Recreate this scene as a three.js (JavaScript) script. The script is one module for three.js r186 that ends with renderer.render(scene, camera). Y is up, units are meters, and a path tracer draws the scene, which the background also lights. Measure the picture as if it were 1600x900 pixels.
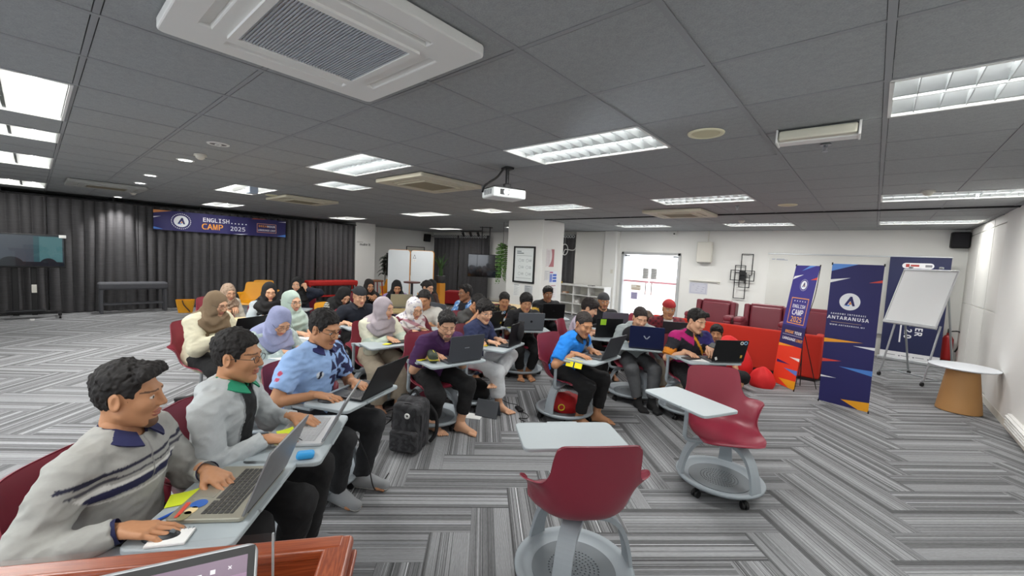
import * as THREE from 'three';
import { RoundedBoxGeometry } from 'three/addons/geometries/RoundedBoxGeometry.js';
import { mergeGeometries } from 'three/addons/utils/BufferGeometryUtils.js';
import { ImprovedNoise } from 'three/addons/math/ImprovedNoise.js';
import { RectAreaLightUniformsLib } from 'three/addons/lights/RectAreaLightUniformsLib.js';

// ------------------------------------------------------------------ camera, sky, light, exposure
const scene = new THREE.Scene();
const camera = new THREE.PerspectiveCamera(69.39, 16 / 9, 0.05, 100);
camera.position.set(0, 1.65, 0);
camera.rotation.order = 'YXZ';
camera.rotation.set(THREE.MathUtils.degToRad(-4.2), THREE.MathUtils.degToRad(40.93), THREE.MathUtils.degToRad(2.76));
const renderer = new THREE.WebGLRenderer({ antialias: true });
renderer.toneMapping = THREE.LinearToneMapping;
renderer.toneMappingExposure = 1.06;
renderer.shadowMap.enabled = true;
renderer.shadowMap.type = THREE.PCFSoftShadowMap;
RectAreaLightUniformsLib.init();
scene.background = new THREE.Color(0.86, 0.92, 1.0).multiplyScalar(4.0);   // bright overcast daylight, seen only through the glass door
const LAMP = 15;                  // radiance of the ceiling troffers
const LAMP_COLOR = new THREE.Color(1.0, 0.985, 0.955);

// ------------------------------------------------------------------ room measures (metres)
const H = 2.56, XR = 1.28, XL = -14.45, ZB = -11.35, ZF = 3.2, MOD = 0.617;

// ------------------------------------------------------------------ helpers
let seed = 7;
const rnd = () => { seed = (seed * 1664525 + 1013904223) >>> 0; return seed / 4294967296; };
const noise = new ImprovedNoise();
const nz = (x, y, z) => noise.noise(x, y, z);
const V = (x, y, z) => new THREE.Vector3(x, y, z);
const D = THREE.MathUtils.degToRad;
const C = (c) => new THREE.Color(c);
const used = {};
const numbered = (n) => { const k = used[n] = (used[n] ?? -1) + 1; return k ? n + '_' + String(k).padStart(3, '0') : n; };
function shade(o) { o.castShadow = true; o.receiveShadow = true; return o; }
function mat(color, roughness = 0.7, extra = {}) { return new THREE.MeshStandardMaterial({ color, roughness, metalness: 0, ...extra }); }
function phys(color, roughness, extra) { return new THREE.MeshPhysicalMaterial({ color, roughness, ...extra }); }
function flat(g) {
  g = g.index ? g.toNonIndexed() : g;
  for (const k of Object.keys(g.attributes)) if (!['position', 'normal', 'uv'].includes(k)) g.deleteAttribute(k);
  if (!g.attributes.uv) g.setAttribute('uv', new THREE.BufferAttribute(new Float32Array(g.attributes.position.count * 2), 2));
  if (!g.attributes.normal) g.computeVertexNormals();
  return g;
}
const merge = (a) => a.length === 1 ? a[0] : mergeGeometries(a.map(flat));
const tr = (g, x = 0, y = 0, z = 0, rx = 0, ry = 0, rz = 0) => g.applyMatrix4(new THREE.Matrix4().makeRotationFromEuler(new THREE.Euler(rx, ry, rz)).setPosition(x, y, z));
const bx = (w, h, d, x = 0, y = 0, z = 0, rx = 0, ry = 0, rz = 0) => tr(new THREE.BoxGeometry(w, h, d), x, y, z, rx, ry, rz);
const rb = (w, h, d, r, x = 0, y = 0, z = 0, rx = 0, ry = 0, rz = 0, seg = 2) => tr(new RoundedBoxGeometry(w, h, d, seg, Math.min(r, w / 2.01, h / 2.01, d / 2.01)), x, y, z, rx, ry, rz);
const cy = (r1, r2, h, x = 0, y = 0, z = 0, seg = 20, rx = 0, ry = 0, rz = 0) => tr(new THREE.CylinderGeometry(r1, r2, h, seg), x, y, z, rx, ry, rz);
const tube = (pts, r, seg = 24, rad = 8, closed = false) => new THREE.TubeGeometry(new THREE.CatmullRomCurve3(pts.map((p) => V(...p)), closed, 'centripetal'), seg, r, rad, closed);
const rod = (a, b, r, seg = 8) => { const A = V(...a), B = V(...b), d = B.clone().sub(A), g = new THREE.CylinderGeometry(r, r, d.length(), seg); g.applyQuaternion(new THREE.Quaternion().setFromUnitVectors(V(0, 1, 0), d.normalize())); return g.translate((A.x + B.x) / 2, (A.y + B.y) / 2, (A.z + B.z) / 2); };
const lathe = (pts, seg = 32) => new THREE.LatheGeometry(pts.map((p) => new THREE.Vector2(...p)), seg);
function roundRect(w, h, r) { const s = new THREE.Shape(), x = w / 2, y = h / 2; s.moveTo(-x + r, -y); s.lineTo(x - r, -y); s.quadraticCurveTo(x, -y, x, -y + r); s.lineTo(x, y - r); s.quadraticCurveTo(x, y, x - r, y); s.lineTo(-x + r, y); s.quadraticCurveTo(-x, y, -x, y - r); s.lineTo(-x, -y + r); s.quadraticCurveTo(-x, -y, -x + r, -y); return s; }
const slab = (w, d, t, r, bev = 0.003) => new THREE.ExtrudeGeometry(roundRect(w - 2 * bev, d - 2 * bev, r), { depth: t - 2 * bev, bevelEnabled: bev > 0, bevelSize: bev, bevelThickness: bev, bevelSegments: 2, curveSegments: 6 }).translate(0, 0, bev - t / 2).rotateX(-Math.PI / 2);
function part(name, geo, m, parent, label) { const o = shade(new THREE.Mesh(Array.isArray(geo) ? merge(geo) : geo, m)); o.name = name; if (label) o.userData.label = label; parent.add(o); return o; }
function thing(name, label, category, [x, y, z] = [0, 0, 0], turn = 0, group) { const o = new THREE.Group(); o.name = numbered(name); scene.add(o); o.position.set(x, y, z); o.rotation.y = turn; o.userData = { label, category }; if (group) o.userData.group = group; return o; }
function solo(name, geo, m, label, category, pos = [0, 0, 0], turn = 0, group) { const o = part(numbered(name), geo, m, scene); o.position.set(...pos); o.rotation.y = turn; o.userData = { label, category }; if (group) o.userData.group = group; return o; }
function struct(name, geo, m) { const o = part(name, geo, m, scene); o.userData.kind = 'structure'; return o; }
function copyOf(root, pos, turn, label, group) { const r = root.clone(); r.name = numbered(root.name.replace(/_\d{3}$/, '')); r.userData = { ...root.userData }; scene.add(r); r.position.set(...pos); r.rotation.y = turn; if (label) r.userData.label = label; if (group) r.userData.group = group; return r; }
function canvasTex(w, h, draw) { const c = document.createElement('canvas'); c.width = w; c.height = h; const x = c.getContext('2d'); draw(x, w, h); const t = new THREE.CanvasTexture(c); t.colorSpace = THREE.SRGBColorSpace; t.magFilter = THREE.LinearFilter; return t; }
function dataTex(w, h, fn, srgb = true) { const a = new Uint8Array(w * h * 4); for (let j = 0; j < h; j++) for (let i = 0; i < w; i++) { const c = fn(i, j); const o = (j * w + i) * 4; for (let k = 0; k < 3; k++) a[o + k] = Math.max(0, Math.min(255, Array.isArray(c) ? c[k] : c)); a[o + 3] = 255; } const t = new THREE.DataTexture(a, w, h); t.wrapS = t.wrapT = THREE.RepeatWrapping; t.magFilter = THREE.LinearFilter; t.minFilter = THREE.LinearMipmapLinearFilter; if (srgb) t.colorSpace = THREE.SRGBColorSpace; t.needsUpdate = true; return t; }
// a grid of points as a sheet with thickness
function sheet(P, th, closedU = false) {
  const n = P.length, m = P[0].length, pos = [], uv = [], idx = [];
  const nor = P.map((r, i) => r.map((p, j) => { const a = P[Math.min(i + 1, n - 1)][j].clone().sub(P[Math.max(i - 1, 0)][j]), b = P[i][Math.min(j + 1, m - 1)].clone().sub(P[i][Math.max(j - 1, 0)]); return b.cross(a).normalize(); }));
  for (const s of [0.5, -0.5]) for (let i = 0; i < n; i++) for (let j = 0; j < m; j++) { const p = P[i][j].clone().addScaledVector(nor[i][j], s * th); pos.push(p.x, p.y, p.z); uv.push(j / (m - 1), i / (n - 1)); }
  const id = (s, i, j) => s * n * m + i * m + j;
  for (let i = 0; i < n - 1; i++) for (let j = 0; j < m - 1; j++) { idx.push(id(0, i, j), id(0, i, j + 1), id(0, i + 1, j + 1), id(0, i, j), id(0, i + 1, j + 1), id(0, i + 1, j)); idx.push(id(1, i, j), id(1, i + 1, j + 1), id(1, i, j + 1), id(1, i, j), id(1, i + 1, j), id(1, i + 1, j + 1)); }
  const edge = (a, b) => { const [i0, j0] = a, [i1, j1] = b; idx.push(id(0, i0, j0), id(1, i0, j0), id(1, i1, j1), id(0, i0, j0), id(1, i1, j1), id(0, i1, j1)); };
  for (let i = 0; i < n - 1; i++) { edge([i, 0], [i + 1, 0]); edge([i + 1, m - 1], [i, m - 1]); }
  for (let j = 0; j < m - 1; j++) { edge([0, j + 1], [0, j]); edge([n - 1, j], [n - 1, j + 1]); }
  const g = new THREE.BufferGeometry(); g.setAttribute('position', new THREE.Float32BufferAttribute(pos, 3)); g.setAttribute('uv', new THREE.Float32BufferAttribute(uv, 2)); g.setIndex(idx); g.computeVertexNormals(); return g;
}
const catmull = (p0, p1, p2, p3, t) => 0.5 * (2 * p1 + (p2 - p0) * t + (2 * p0 - 5 * p1 + 4 * p2 - p3) * t * t + (3 * p1 - p0 - 3 * p2 + p3) * t * t * t);
function spline(arr, t) { const n = arr.length - 1, f = Math.min(n - 1e-6, Math.max(0, t * n)), i = Math.floor(f), u = f - i, g = (k) => arr[Math.max(0, Math.min(n, k))]; return arr[0].map((_, c) => catmull(g(i - 1)[c], g(i)[c], g(i + 1)[c], g(i + 2)[c], u)); }

// ------------------------------------------------------------------ materials
const M = {
  wall: mat('#ebebe7', 0.85), wallpanel: mat('#e6e5e0', 0.6), white: mat('#e9e9e6', 0.5), offwhite: mat('#dedcd2', 0.55), black: mat('#141416', 0.5), blackMatte: mat('#1b1b1d', 0.8),
  maroon: phys('#87273a', 0.4, { clearcoat: 0.15, clearcoatRoughness: 0.4 }), yellow: phys('#f0a818', 0.45, { clearcoat: 0.15, clearcoatRoughness: 0.4 }),
  greyPlastic: mat('#9aa3a9', 0.5), greyDark: mat('#6d7479', 0.55), tray: mat('#aab4b8', 0.45), steel: mat('#a9adb0', 0.35, { metalness: 0.8 }), alu: mat('#c9ccce', 0.4, { metalness: 0.7 }), darkSteel: mat('#3a3b3e', 0.45, { metalness: 0.6 }),
  tile: null, bar: mat('#96989a', 0.75), plenum: mat('#111111', 0.9), curtain: null, leather: phys('#82303e', 0.4, { clearcoat: 0.2, clearcoatRoughness: 0.5 }), redFabric: mat('#bf2a18', 0.85), redBag: mat('#d81f22', 0.7),
  paper: mat('#f1f1ee', 0.8), lime: mat('#d7e62e', 0.8), yellowNote: mat('#f4e61f', 0.8), wood: null, glass: phys('#ffffff', 0.02, { transmission: 1, thickness: 0, ior: 1.5 }), glow: null,
};
{
  const tn = dataTex(256, 256, (i, j) => { const a = nz(i * 0.9, j * 0.9, 3.1) * 13 + nz(i * 0.11, j * 0.11, 7.7) * 5 + (rnd() - 0.5) * 12; return [157 + a, 160 + a, 161 + a]; });
  tn.repeat.set(1.0, 1.0); M.tile = new THREE.MeshStandardMaterial({ map: tn, roughness: 0.95 });
  const wv = dataTex(256, 256, (i, j) => { const a = nz(i * 0.02, j * 0.3, 2.2) * 8 + (rnd() - 0.5) * 10; return [76 + a, 75 + a, 77 + a]; });
  wv.repeat.set(2, 2); M.curtain = new THREE.MeshStandardMaterial({ map: wv, roughness: 0.8 });
  const wd = dataTex(512, 128, (i, j) => { const g = Math.sin(j * 0.35 + nz(i * 0.012, j * 0.06, 1.3) * 9) * 12 + nz(i * 0.02, j * 0.5, 5.5) * 16; return [150 + g, 70 + g * 0.8, 34 + g * 0.6]; });
  M.wood = phys('#ffffff', 0.35, { map: wd, clearcoat: 0.4, clearcoatRoughness: 0.25 });
}
// ------------------------------------------------------------------ floor: herringbone carpet planks
const PW = 0.2435, PL = PW * 4;
const KINDS = 8;
const carpetTex = (() => {
  const W = 256 * KINDS, Hh = 64, prof = [];
  for (let k = 0; k < KINDS; k++) {
    const line = new Float32Array(256);
    const lv = []; let c = 0; while (c < 256) { const w = 22 + rnd() * 46; lv.push([c, 118 + (rnd() - 0.5) * 66]); c += w; } lv.push([270, 120]);
    for (let i = 0; i < 256; i++) { const q = lv.findIndex((l) => l[0] > i), A = lv[Math.max(0, q - 1)], B = lv[q]; const t = Math.max(0, Math.min(1, ((i - A[0]) / (B[0] - A[0]) - 0.6) * 2.5)); line[i] = A[1] + (B[1] - A[1]) * t; }
    for (let n = 0; n < 46; n++) { const p = Math.floor(rnd() * 254), w = 1 + Math.floor(rnd() * 3), dv = (rnd() - 0.5) * 56; for (let q = 0; q < w; q++) line[Math.min(255, p + q)] += dv; }
    for (let n = 0; n < 9; n++) { const p = Math.floor(rnd() * 250); for (let q = 0; q < 2 + (n % 3); q++) line[p + q] = 62 + rnd() * 10; }
    if (k % 2 === 0) { const p = 50 + Math.floor(rnd() * 150); for (let q = 0; q < 6; q++) line[p + q] = 206; for (const o of [-7, 8, 15]) for (let q = 0; q < 3; q++) line[p + o + q] = 60; }
    for (let n = 0; n < 4; n++) { const p = Math.floor(rnd() * 250); for (let q = 0; q < 2; q++) line[p + q] = 186; }
    if (k % 4 === 1) for (let q = 150; q < 235; q++) line[q] = q % 6 < 2 ? 92 : 158;
    prof.push(line);
  }
  return dataTex(W, Hh, (i, j) => { const k = Math.floor(i / 256), v = prof[k][i % 256] + 8 + (rnd() - 0.5) * 24 + nz(i * 0.3, j * 0.08, 9) * 10; return [v * 0.985, v * 0.995, v * 1.01]; });
})();
const carpetMat = new THREE.MeshStandardMaterial({ map: carpetTex, roughness: 0.95 });
const floor = struct('floor', bx(XR - XL + 0.4, 0.2, ZF - ZB + 0.4, (XR + XL) / 2, -0.106, (ZF + ZB) / 2), mat('#55565a', 0.95));
{
  const plankGeo = [];
  for (let k = 0; k < KINDS; k++) for (let fl = 0; fl < 2; fl++) {
    const g = new THREE.BoxGeometry(PL - 0.0012, 0.006, PW - 0.0012), uv = g.attributes.uv, p = g.attributes.position;
    for (let i = 0; i < p.count; i++) { let u = p.getZ(i) / PW + 0.5; u = fl ? 1 - u : u; uv.setXY(i, (k + 0.004 + u * 0.992) / KINDS, p.getX(i) / PL * 0.9 + 0.5); }
    plankGeo.push(g);
  }
  const fw = V(-0.655, 0, -0.755), list = [], s = Math.SQRT1_2;
  const add = (p0, q0, lp, lq, vert) => { const p = p0 + lp / 2, q = q0 + lq / 2, x = (p + q) * s, z = (q - p) * s; if (x < XL - 0.45 || x > XR + 0.45 || z < ZB - 0.45 || z > ZF + 0.4) return; const depth = x * fw.x + z * fw.z, side = x * 0.755 - z * 0.655; if (depth < -0.6 || Math.abs(side) > depth * 1.32 + 1.6) return; list.push({ x, z, vert, depth: Math.hypot(x, z) }); };
  for (let k = -70; k < 90; k++) for (let j = -14; j < 14; j++) { const p0 = -0.74 - k * PW + j * 2 * PL, q0 = -2.868 + k * PW; add(p0, q0, PL, PW, 0); add(p0 - PW, q0 + PW - PL, PW, PL, 1); }
  list.sort((a, b) => a.depth - b.depth);
  const rest = [];
  list.forEach((o, i) => {
    const g = plankGeo[(o.vert ? 1 : 0) + 2 * Math.floor(rnd() * KINDS)], ry = o.vert ? -Math.PI / 4 : Math.PI / 4;
    if (i < 300) { const m = part('carpet_plank', g, carpetMat, floor); m.position.set(o.x, -0.003, o.z); m.rotation.y = ry; } else rest.push(tr(g.clone(), o.x, -0.003, o.z, 0, ry));
  });
  part('distant_carpet_planks', merge(rest), carpetMat, floor).userData.kind = 'stuff';
}
// ------------------------------------------------------------------ walls
const WT = 0.16;
const doorX0 = -5.62, doorX1 = -3.93, doorH = 1.97;
struct('wall_back', [bx(doorX0 - XL, H + 0.3, WT, (doorX0 + XL) / 2, (H + 0.3) / 2, ZB - WT / 2), bx(XR - doorX1 + WT, H + 0.3, WT, (doorX1 + XR + WT) / 2, (H + 0.3) / 2, ZB - WT / 2), bx(doorX1 - doorX0, H + 0.3 - doorH, WT, (doorX0 + doorX1) / 2, doorH + (H + 0.3 - doorH) / 2, ZB - WT / 2)], M.wall);
{ // the window wall behind the camera
  const wins = [[-6.2, -4.2], [-3.7, -1.7], [-1.2, 0.8]], y0 = 0.85, y1 = 2.35, b = []; let x = XL - WT;
  for (const [a, c] of wins) { b.push(bx(a - x, H + 0.3, WT, (a + x) / 2, (H + 0.3) / 2, ZF + WT / 2)); b.push(bx(c - a, y0, WT, (a + c) / 2, y0 / 2, ZF + WT / 2)); b.push(bx(c - a, H + 0.3 - y1, WT, (a + c) / 2, (y1 + H + 0.3) / 2, ZF + WT / 2)); x = c; }
  b.push(bx(XR + WT - x, H + 0.3, WT, (XR + WT + x) / 2, (H + 0.3) / 2, ZF + WT / 2)); struct('wall_front', b, M.wall);
  wins.forEach(([a, c], i) => { const w = new THREE.Group(); w.name = 'window_' + (i + 1); w.userData.kind = 'structure'; scene.add(w); const m = (a + c) / 2, l = c - a, f = mat('#c9cbcc', 0.5); part('window_frame', [bx(l, 0.05, 0.08, m, y0 + 0.025, ZF + 0.06), bx(l, 0.05, 0.08, m, y1 - 0.025, ZF + 0.06), bx(0.05, y1 - y0, 0.08, a + 0.025, (y0 + y1) / 2, ZF + 0.06), bx(0.05, y1 - y0, 0.08, c - 0.025, (y0 + y1) / 2, ZF + 0.06), bx(0.04, y1 - y0, 0.06, m, (y0 + y1) / 2, ZF + 0.06)], f, w); for (const s of [-1, 1]) part('window_pane', bx(l / 2 - 0.05, y1 - y0 - 0.1, 0.006, m + s * l / 4, (y0 + y1) / 2, ZF + 0.06), M.glass, w); });
}
struct('wall_left', bx(WT, H + 0.3, ZF - ZB, XL - WT / 2, (H + 0.3) / 2, (ZF + ZB) / 2), M.wall);
const wr = struct('wall_right', bx(WT, H + 0.3, ZF - ZB, XR + WT / 2, (H + 0.3) / 2, (ZF + ZB) / 2), M.wall);
for (const [z0, z1] of [[-11.3, -10.32], [-10.3, -9.26], [-9.24, -8.42]]) for (const [y0, y1] of [[0.1, 1.21], [1.23, 2.42], [2.44, 2.555]]) part('wall_panel', rb(0.02, y1 - y0, z1 - z0 - 0.01, 0.004, XR - 0.008, (y0 + y1) / 2, (z0 + z1) / 2), M.wallpanel, wr);
struct('baseboard_right', bx(0.018, 0.09, ZF - ZB - 0.02, XR - 0.025, 0.045, (ZF + ZB) / 2), M.offwhite);
struct('baseboard_back', [bx(doorX0 - XL - 0.1, 0.08, 0.014, (doorX0 + XL) / 2 - 0.05, 0.04, ZB + 0.008), bx(XR - doorX1 - 0.12, 0.08, 0.014, (XR + doorX1) / 2 + 0.04, 0.04, ZB + 0.008)], M.offwhite);
struct('trim_1', rb(0.06, H, ZF + 8.4, 0.012, XR - 0.002, H / 2, (ZF - 8.4) / 2), M.wall);   // thicker pier of the right wall
const pil = struct('pillar', rb(1.08, H, 0.86, 0.012, -6.39, H / 2, -8.18), M.wall);
struct('wall_pier_left', rb(1.45, H, 0.72, 0.012, XL + 0.725, H / 2, -7.36), M.wall);
struct('wall_pier_back', rb(0.4, H, 0.22, 0.012, -5.92, H / 2, ZB + 0.1), M.wall);
struct('wall_partition', rb(1.06, H - 0.02, 0.1, 0.008, -6.65, H / 2, ZB + 0.06), M.wallpanel);
// ------------------------------------------------------------------ ceiling: tiles in a grid with troffers let in
const ceilGrid = { x0: -0.03, z0: -0.19 };
const fixtures = [];            // [x0, z0, cells along x, kind]
const cell = (x, z) => [Math.round((x - ceilGrid.x0) / MOD), Math.round((z - ceilGrid.z0) / MOD)];
const taken = new Set();
const FX = [[-4.95, 0.43, 2, 'open'], [-6.18, 0.43, 1, 'open'], [-8.66, 0.43, 2, 'open'], [-12.36, 0.43, 2, 'open'],
  [-4.95, -2.04, 2, 'louvre'], [-6.2, -2.66, 1, 'louvre'], [-8.66, -2.04, 2, 'open'], [-12.36, -2.66, 2, 'open'], [-2.5, -2.66, 2, 'louvre'], [-2.5, -5.74, 2, 'louvre'], [-4.97, -5.74, 2, 'louvre'], [-6.2, -5.74, 1, 'open'],
  [-4.97, -9.44, 2, 'louvre'], [-2.5, -9.44, 2, 'louvre'], [-0.03, -2.66, 2, 'louvre'], [-0.03, -6.36, 2, 'louvre'], [-0.03, -9.44, 2, 'louvre'], [-8.66, -5.74, 2, 'open'], [-12.36, -9.44, 2, 'open'], [-12.36, -5.74, 2, 'open'], [-8.66, -9.44, 2, 'open'],
  [-2.5, 1.05, 2, 'louvre'], [-0.03, 1.05, 2, 'louvre'], [-8.66, 2.28, 2, 'open'], [-4.95, 2.28, 2, 'louvre']];
for (const [x, z, n] of FX) { const [i, j] = cell(x, z); for (let k = 0; k < n; k++) taken.add((i + k) + ',' + (j - 1)); }
const CAS = [[-1.83, -0.83, 'white ceiling air conditioner cassette directly beside the blank grey tiles'], [-4.38, -3.34, 'cream ceiling air conditioner cassette beside the lit troffer and projector'], [-8.3, -3.38, 'cream ceiling air conditioner cassette near the camp banner'], [-2.6, -7.3, 'cream ceiling air conditioner cassette beside the dark ceiling joint'], [-10.07, -0.85, 'grey ceiling air conditioner cassette near the television and curtain']];
const ceiling = struct('ceiling', bx(XR - XL + 0.3, 0.1, ZF - ZB + 0.3, (XR + XL) / 2, H + 0.25, (ZF + ZB) / 2), M.plenum);
{
  const g = new THREE.BoxGeometry(MOD - 0.03, 0.012, MOD - 0.03), list = [];
  { const uv = g.attributes.uv, p = g.attributes.position; for (let i = 0; i < p.count; i++) uv.setXY(i, p.getX(i), p.getZ(i)); }
  const i0 = Math.floor((XL - ceilGrid.x0) / MOD), i1 = Math.ceil((XR - ceilGrid.x0) / MOD), j0 = Math.floor((ZB - ceilGrid.z0) / MOD), j1 = Math.ceil((ZF - ceilGrid.z0) / MOD);
  for (let i = i0; i < i1; i++) for (let j = j0; j < j1; j++) { if (taken.has(i + ',' + j)) continue; const xa = Math.max(XL, ceilGrid.x0 + i * MOD), xb = Math.min(XR, ceilGrid.x0 + (i + 1) * MOD), za = Math.max(ZB, ceilGrid.z0 + j * MOD), zb = Math.min(ZF, ceilGrid.z0 + (j + 1) * MOD); if (xb - xa < 0.05 || zb - za < 0.05) continue; const x = (xa + xb) / 2, z = (za + zb) / 2; const depth = -0.655 * x - 0.755 * z, side = 0.755 * x - 0.655 * z; const seen = depth > 0.2 && Math.abs(side) < depth * 1.3 + 0.6; list.push({ x, z, w: xb - xa, d: zb - za, r: seen ? Math.hypot(x, z) : 99 }); }
  list.sort((a, b) => a.r - b.r);
  const rest = [];
  list.forEach((t, k) => { const full = t.w > MOD - 0.01 && t.d > MOD - 0.01, gg = full ? g : g.clone().scale((t.w - 0.03) / (MOD - 0.03), 1, (t.d - 0.03) / (MOD - 0.03)); if (k < 300 && t.r < 90) part('ceiling_tile', gg, M.tile, ceiling).position.set(t.x, H + 0.009, t.z); else rest.push(gg.clone().translate(t.x, H + 0.009, t.z)); });
  part('distant_ceiling_tiles', merge(rest), M.tile, ceiling).userData.kind = 'stuff';
  for (let i = i0 + 1; i < i1; i++) { let from = ZB; for (let j = j0; j <= j1; j++) { const zj = Math.min(ZF, Math.max(ZB, ceilGrid.z0 + j * MOD)), gap = taken.has((i - 1) + ',' + j) && taken.has(i + ',' + j); if (gap || j === j1) { if (zj - from > 0.02) part('ceiling_grid_bar', bx(0.026, 0.03, zj - from, ceilGrid.x0 + i * MOD, H + 0.0145, (zj + from) / 2), M.bar, ceiling); from = Math.min(ZF, ceilGrid.z0 + (j + 1) * MOD); } } }
  for (let j = j0 + 1; j < j1; j++) part('ceiling_grid_bar', bx(XR - XL, 0.029, 0.022, (XR + XL) / 2, H + 0.016, ceilGrid.z0 + j * MOD), M.bar, ceiling);
}
struct('trim_2', bx(XR + 5.85, 0.02, 0.05, (XR - 5.85) / 2, H - 0.006, -7.8), M.blackMatte);
// troffers
const tubeMat = mat('#ffffff', 0.5, { emissive: LAMP_COLOR, emissiveIntensity: 15 });
const reflMat = mat('#eef0ee', 0.35, { metalness: 0.25 }), louvreMat = mat('#d3d7d8', 0.32, { metalness: 0.55 });
const lampLabels = ['open fluorescent troffer with curved reflectors beside the bare grey tiles', 'single open fluorescent troffer second in the row toward the television', 'open fluorescent troffer third in the row toward the television', 'open fluorescent troffer just in front of the curtain above the television',
  'louvred fluorescent troffer beside the cream cassette above the blue jersey row', 'small square louvred troffer between two long lit troffers', 'bright troffer with white exit box beside it near camp banner', 'bright troffer just in front of the camp banner', 'large louvred troffer between projector and round ceiling speaker', 'louvred troffer beside the cassette at the dark ceiling joint', 'bright louvred troffer in front of the white pillar', 'short bright troffer behind the projector',
  'louvred troffer beyond the ceiling joint near the glass door', 'louvred troffer beyond the ceiling joint near the leather seats', 'large louvred troffer with mirror reflectors beside the emergency light', 'long louvred troffer above the easel side of the room', 'long louvred troffer next to the black wall speaker', 'bright troffer above the two mobile whiteboards', 'bright troffer by the far wall with the black speaker', 'bright troffer in front of the lettered wall pier', 'bright troffer by the far curtain behind the pillar', 'louvred troffer behind the lectern', 'louvred troffer behind the lectern by the panelled wall', 'open troffer behind the first row', 'louvred troffer behind the first chair'];
FX.forEach(([x, z, n, kind], q) => {
  const [i, j] = cell(x, z), x0 = ceilGrid.x0 + i * MOD, w = n * MOD - 0.03, d = MOD - 0.03, cx = x0 + n * MOD / 2, cz = ceilGrid.z0 + (j - 0.5) * MOD;
  const t = thing('ceiling_light', lampLabels[q], 'ceiling light', [cx, H, cz]);
  const top = kind === 'louvre' ? 0.10 : 0.10;
  part('housing', [bx(w, 0.006, d, 0, top, 0), bx(0.006, top, d, -w / 2, top / 2, 0), bx(0.006, top, d, w / 2, top / 2, 0), bx(w, top, 0.006, 0, top / 2, -d / 2), bx(w, top, 0.006, 0, top / 2, d / 2)], reflMat, t);
  part('frame', [bx(w + 0.012, 0.006, 0.016, 0, 0.0, -d / 2), bx(w + 0.012, 0.006, 0.016, 0, 0, d / 2), bx(0.016, 0.006, d, -w / 2, 0, 0), bx(0.016, 0.006, d, w / 2, 0, 0)], M.white, t);
  const tubes = [-d / 4, d / 4];
  for (const tz of tubes) part('lamp_tube', cy(0.014, 0.014, w - 0.06, 0, 0.072, tz, 10, 0, 0, Math.PI / 2), tubeMat, t);
  for (const tz of tubes) { const P = []; for (let a = 0; a <= 8; a++) { const f = a / 8 * 2 - 1; P.push([V(-w / 2 + 0.01, 0.092 - 0.075 * f * f, tz + f * (d / 4 - 0.01)), V(w / 2 - 0.01, 0.092 - 0.075 * f * f, tz + f * (d / 4 - 0.01))]); } part('reflector', sheet(P, 0.002), kind === 'louvre' ? louvreMat : reflMat, t); }
  if (kind === 'louvre') { const cells = n * 6, b = []; for (const tz of tubes) for (let k = 1; k < cells; k++) { const px = -w / 2 + k * w / cells; b.push(bx(0.004, 0.052, d / 2 - 0.03, px, 0.028, tz)); } b.push(bx(w - 0.01, 0.05, 0.01, 0, 0.027, 0)); part('louvre', b, louvreMat, t); }
  const L = new THREE.RectAreaLight(LAMP_COLOR, LAMP * (x < -5.5 ? 0.62 : x > -1 ? 0.78 : z < -5 ? 1.2 : 1), w * 0.92, d * 0.86); L.position.set(0, -0.008, 0); L.rotation.x = -Math.PI / 2; t.add(L); L.name = 'lamp_glow';
});
// cassettes
{
  const grilleMat = mat('#7f8690', 0.6), slotMat = mat('#2a2c2e', 0.7);
  CAS.forEach(([x, z, label], q) => {
    const t = thing('ceiling_cassette', label, 'air conditioner', [x, H, z], 0), m = q === 0 ? M.white : q === 4 ? mat('#a9aaa6', 0.6) : mat('#cfc9b4', 0.6);
    const P = roundRect(0.95, 0.95, 0.03); for (const [sx, sz, sw, sd] of [[0, 0.36, 0.54, 0.05], [0, -0.36, 0.54, 0.05], [0.36, 0, 0.05, 0.54], [-0.36, 0, 0.05, 0.54]]) { const hole = new THREE.Path(); hole.moveTo(sx - sw / 2, sz - sd / 2); hole.lineTo(sx - sw / 2, sz + sd / 2); hole.lineTo(sx + sw / 2, sz + sd / 2); hole.lineTo(sx + sw / 2, sz - sd / 2); P.holes.push(hole); }
    part('panel', new THREE.ExtrudeGeometry(P, { depth: 0.03, bevelEnabled: true, bevelSize: 0.006, bevelThickness: 0.008, bevelSegments: 2, steps: 1 }).rotateX(Math.PI / 2).translate(0, -0.012, 0), m, t);
    part('duct', bx(0.9, 0.02, 0.9, 0, -0.004, 0), slotMat, t);
    for (const a of [0, 1, 2, 3]) { const fl = part('flap', rb(0.53, 0.006, 0.042, 0.002, 0, 0, 0), m, t); fl.position.set(Math.sin(a * Math.PI / 2) * 0.36, -0.034, Math.cos(a * Math.PI / 2) * 0.36); fl.rotation.set(0, a * Math.PI / 2, 0); fl.rotateX(a === 1 ? 0.75 : 0.3); }
    const gr = part('grille_frame', [bx(0.56, 0.012, 0.03, 0, -0.056, 0.265), bx(0.56, 0.012, 0.03, 0, -0.056, -0.265), bx(0.03, 0.012, 0.5, 0.265, -0.056, 0), bx(0.03, 0.012, 0.5, -0.265, -0.056, 0)], m, t);
    const sl = []; for (let k = 0; k < 40; k++) sl.push(bx(0.505, 0.006, 0.006, 0, -0.054, -0.245 + k * 0.01256)); part('grille_slats', sl, q === 0 ? mat('#b5bac2', 0.5) : mat('#978d76', 0.7), gr).userData.kind = 'stuff';
    part('filter', bx(0.52, 0.002, 0.52, 0, -0.0475, 0), q ? mat('#8d8474', 0.8) : grilleMat, t);
  });
}
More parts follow.
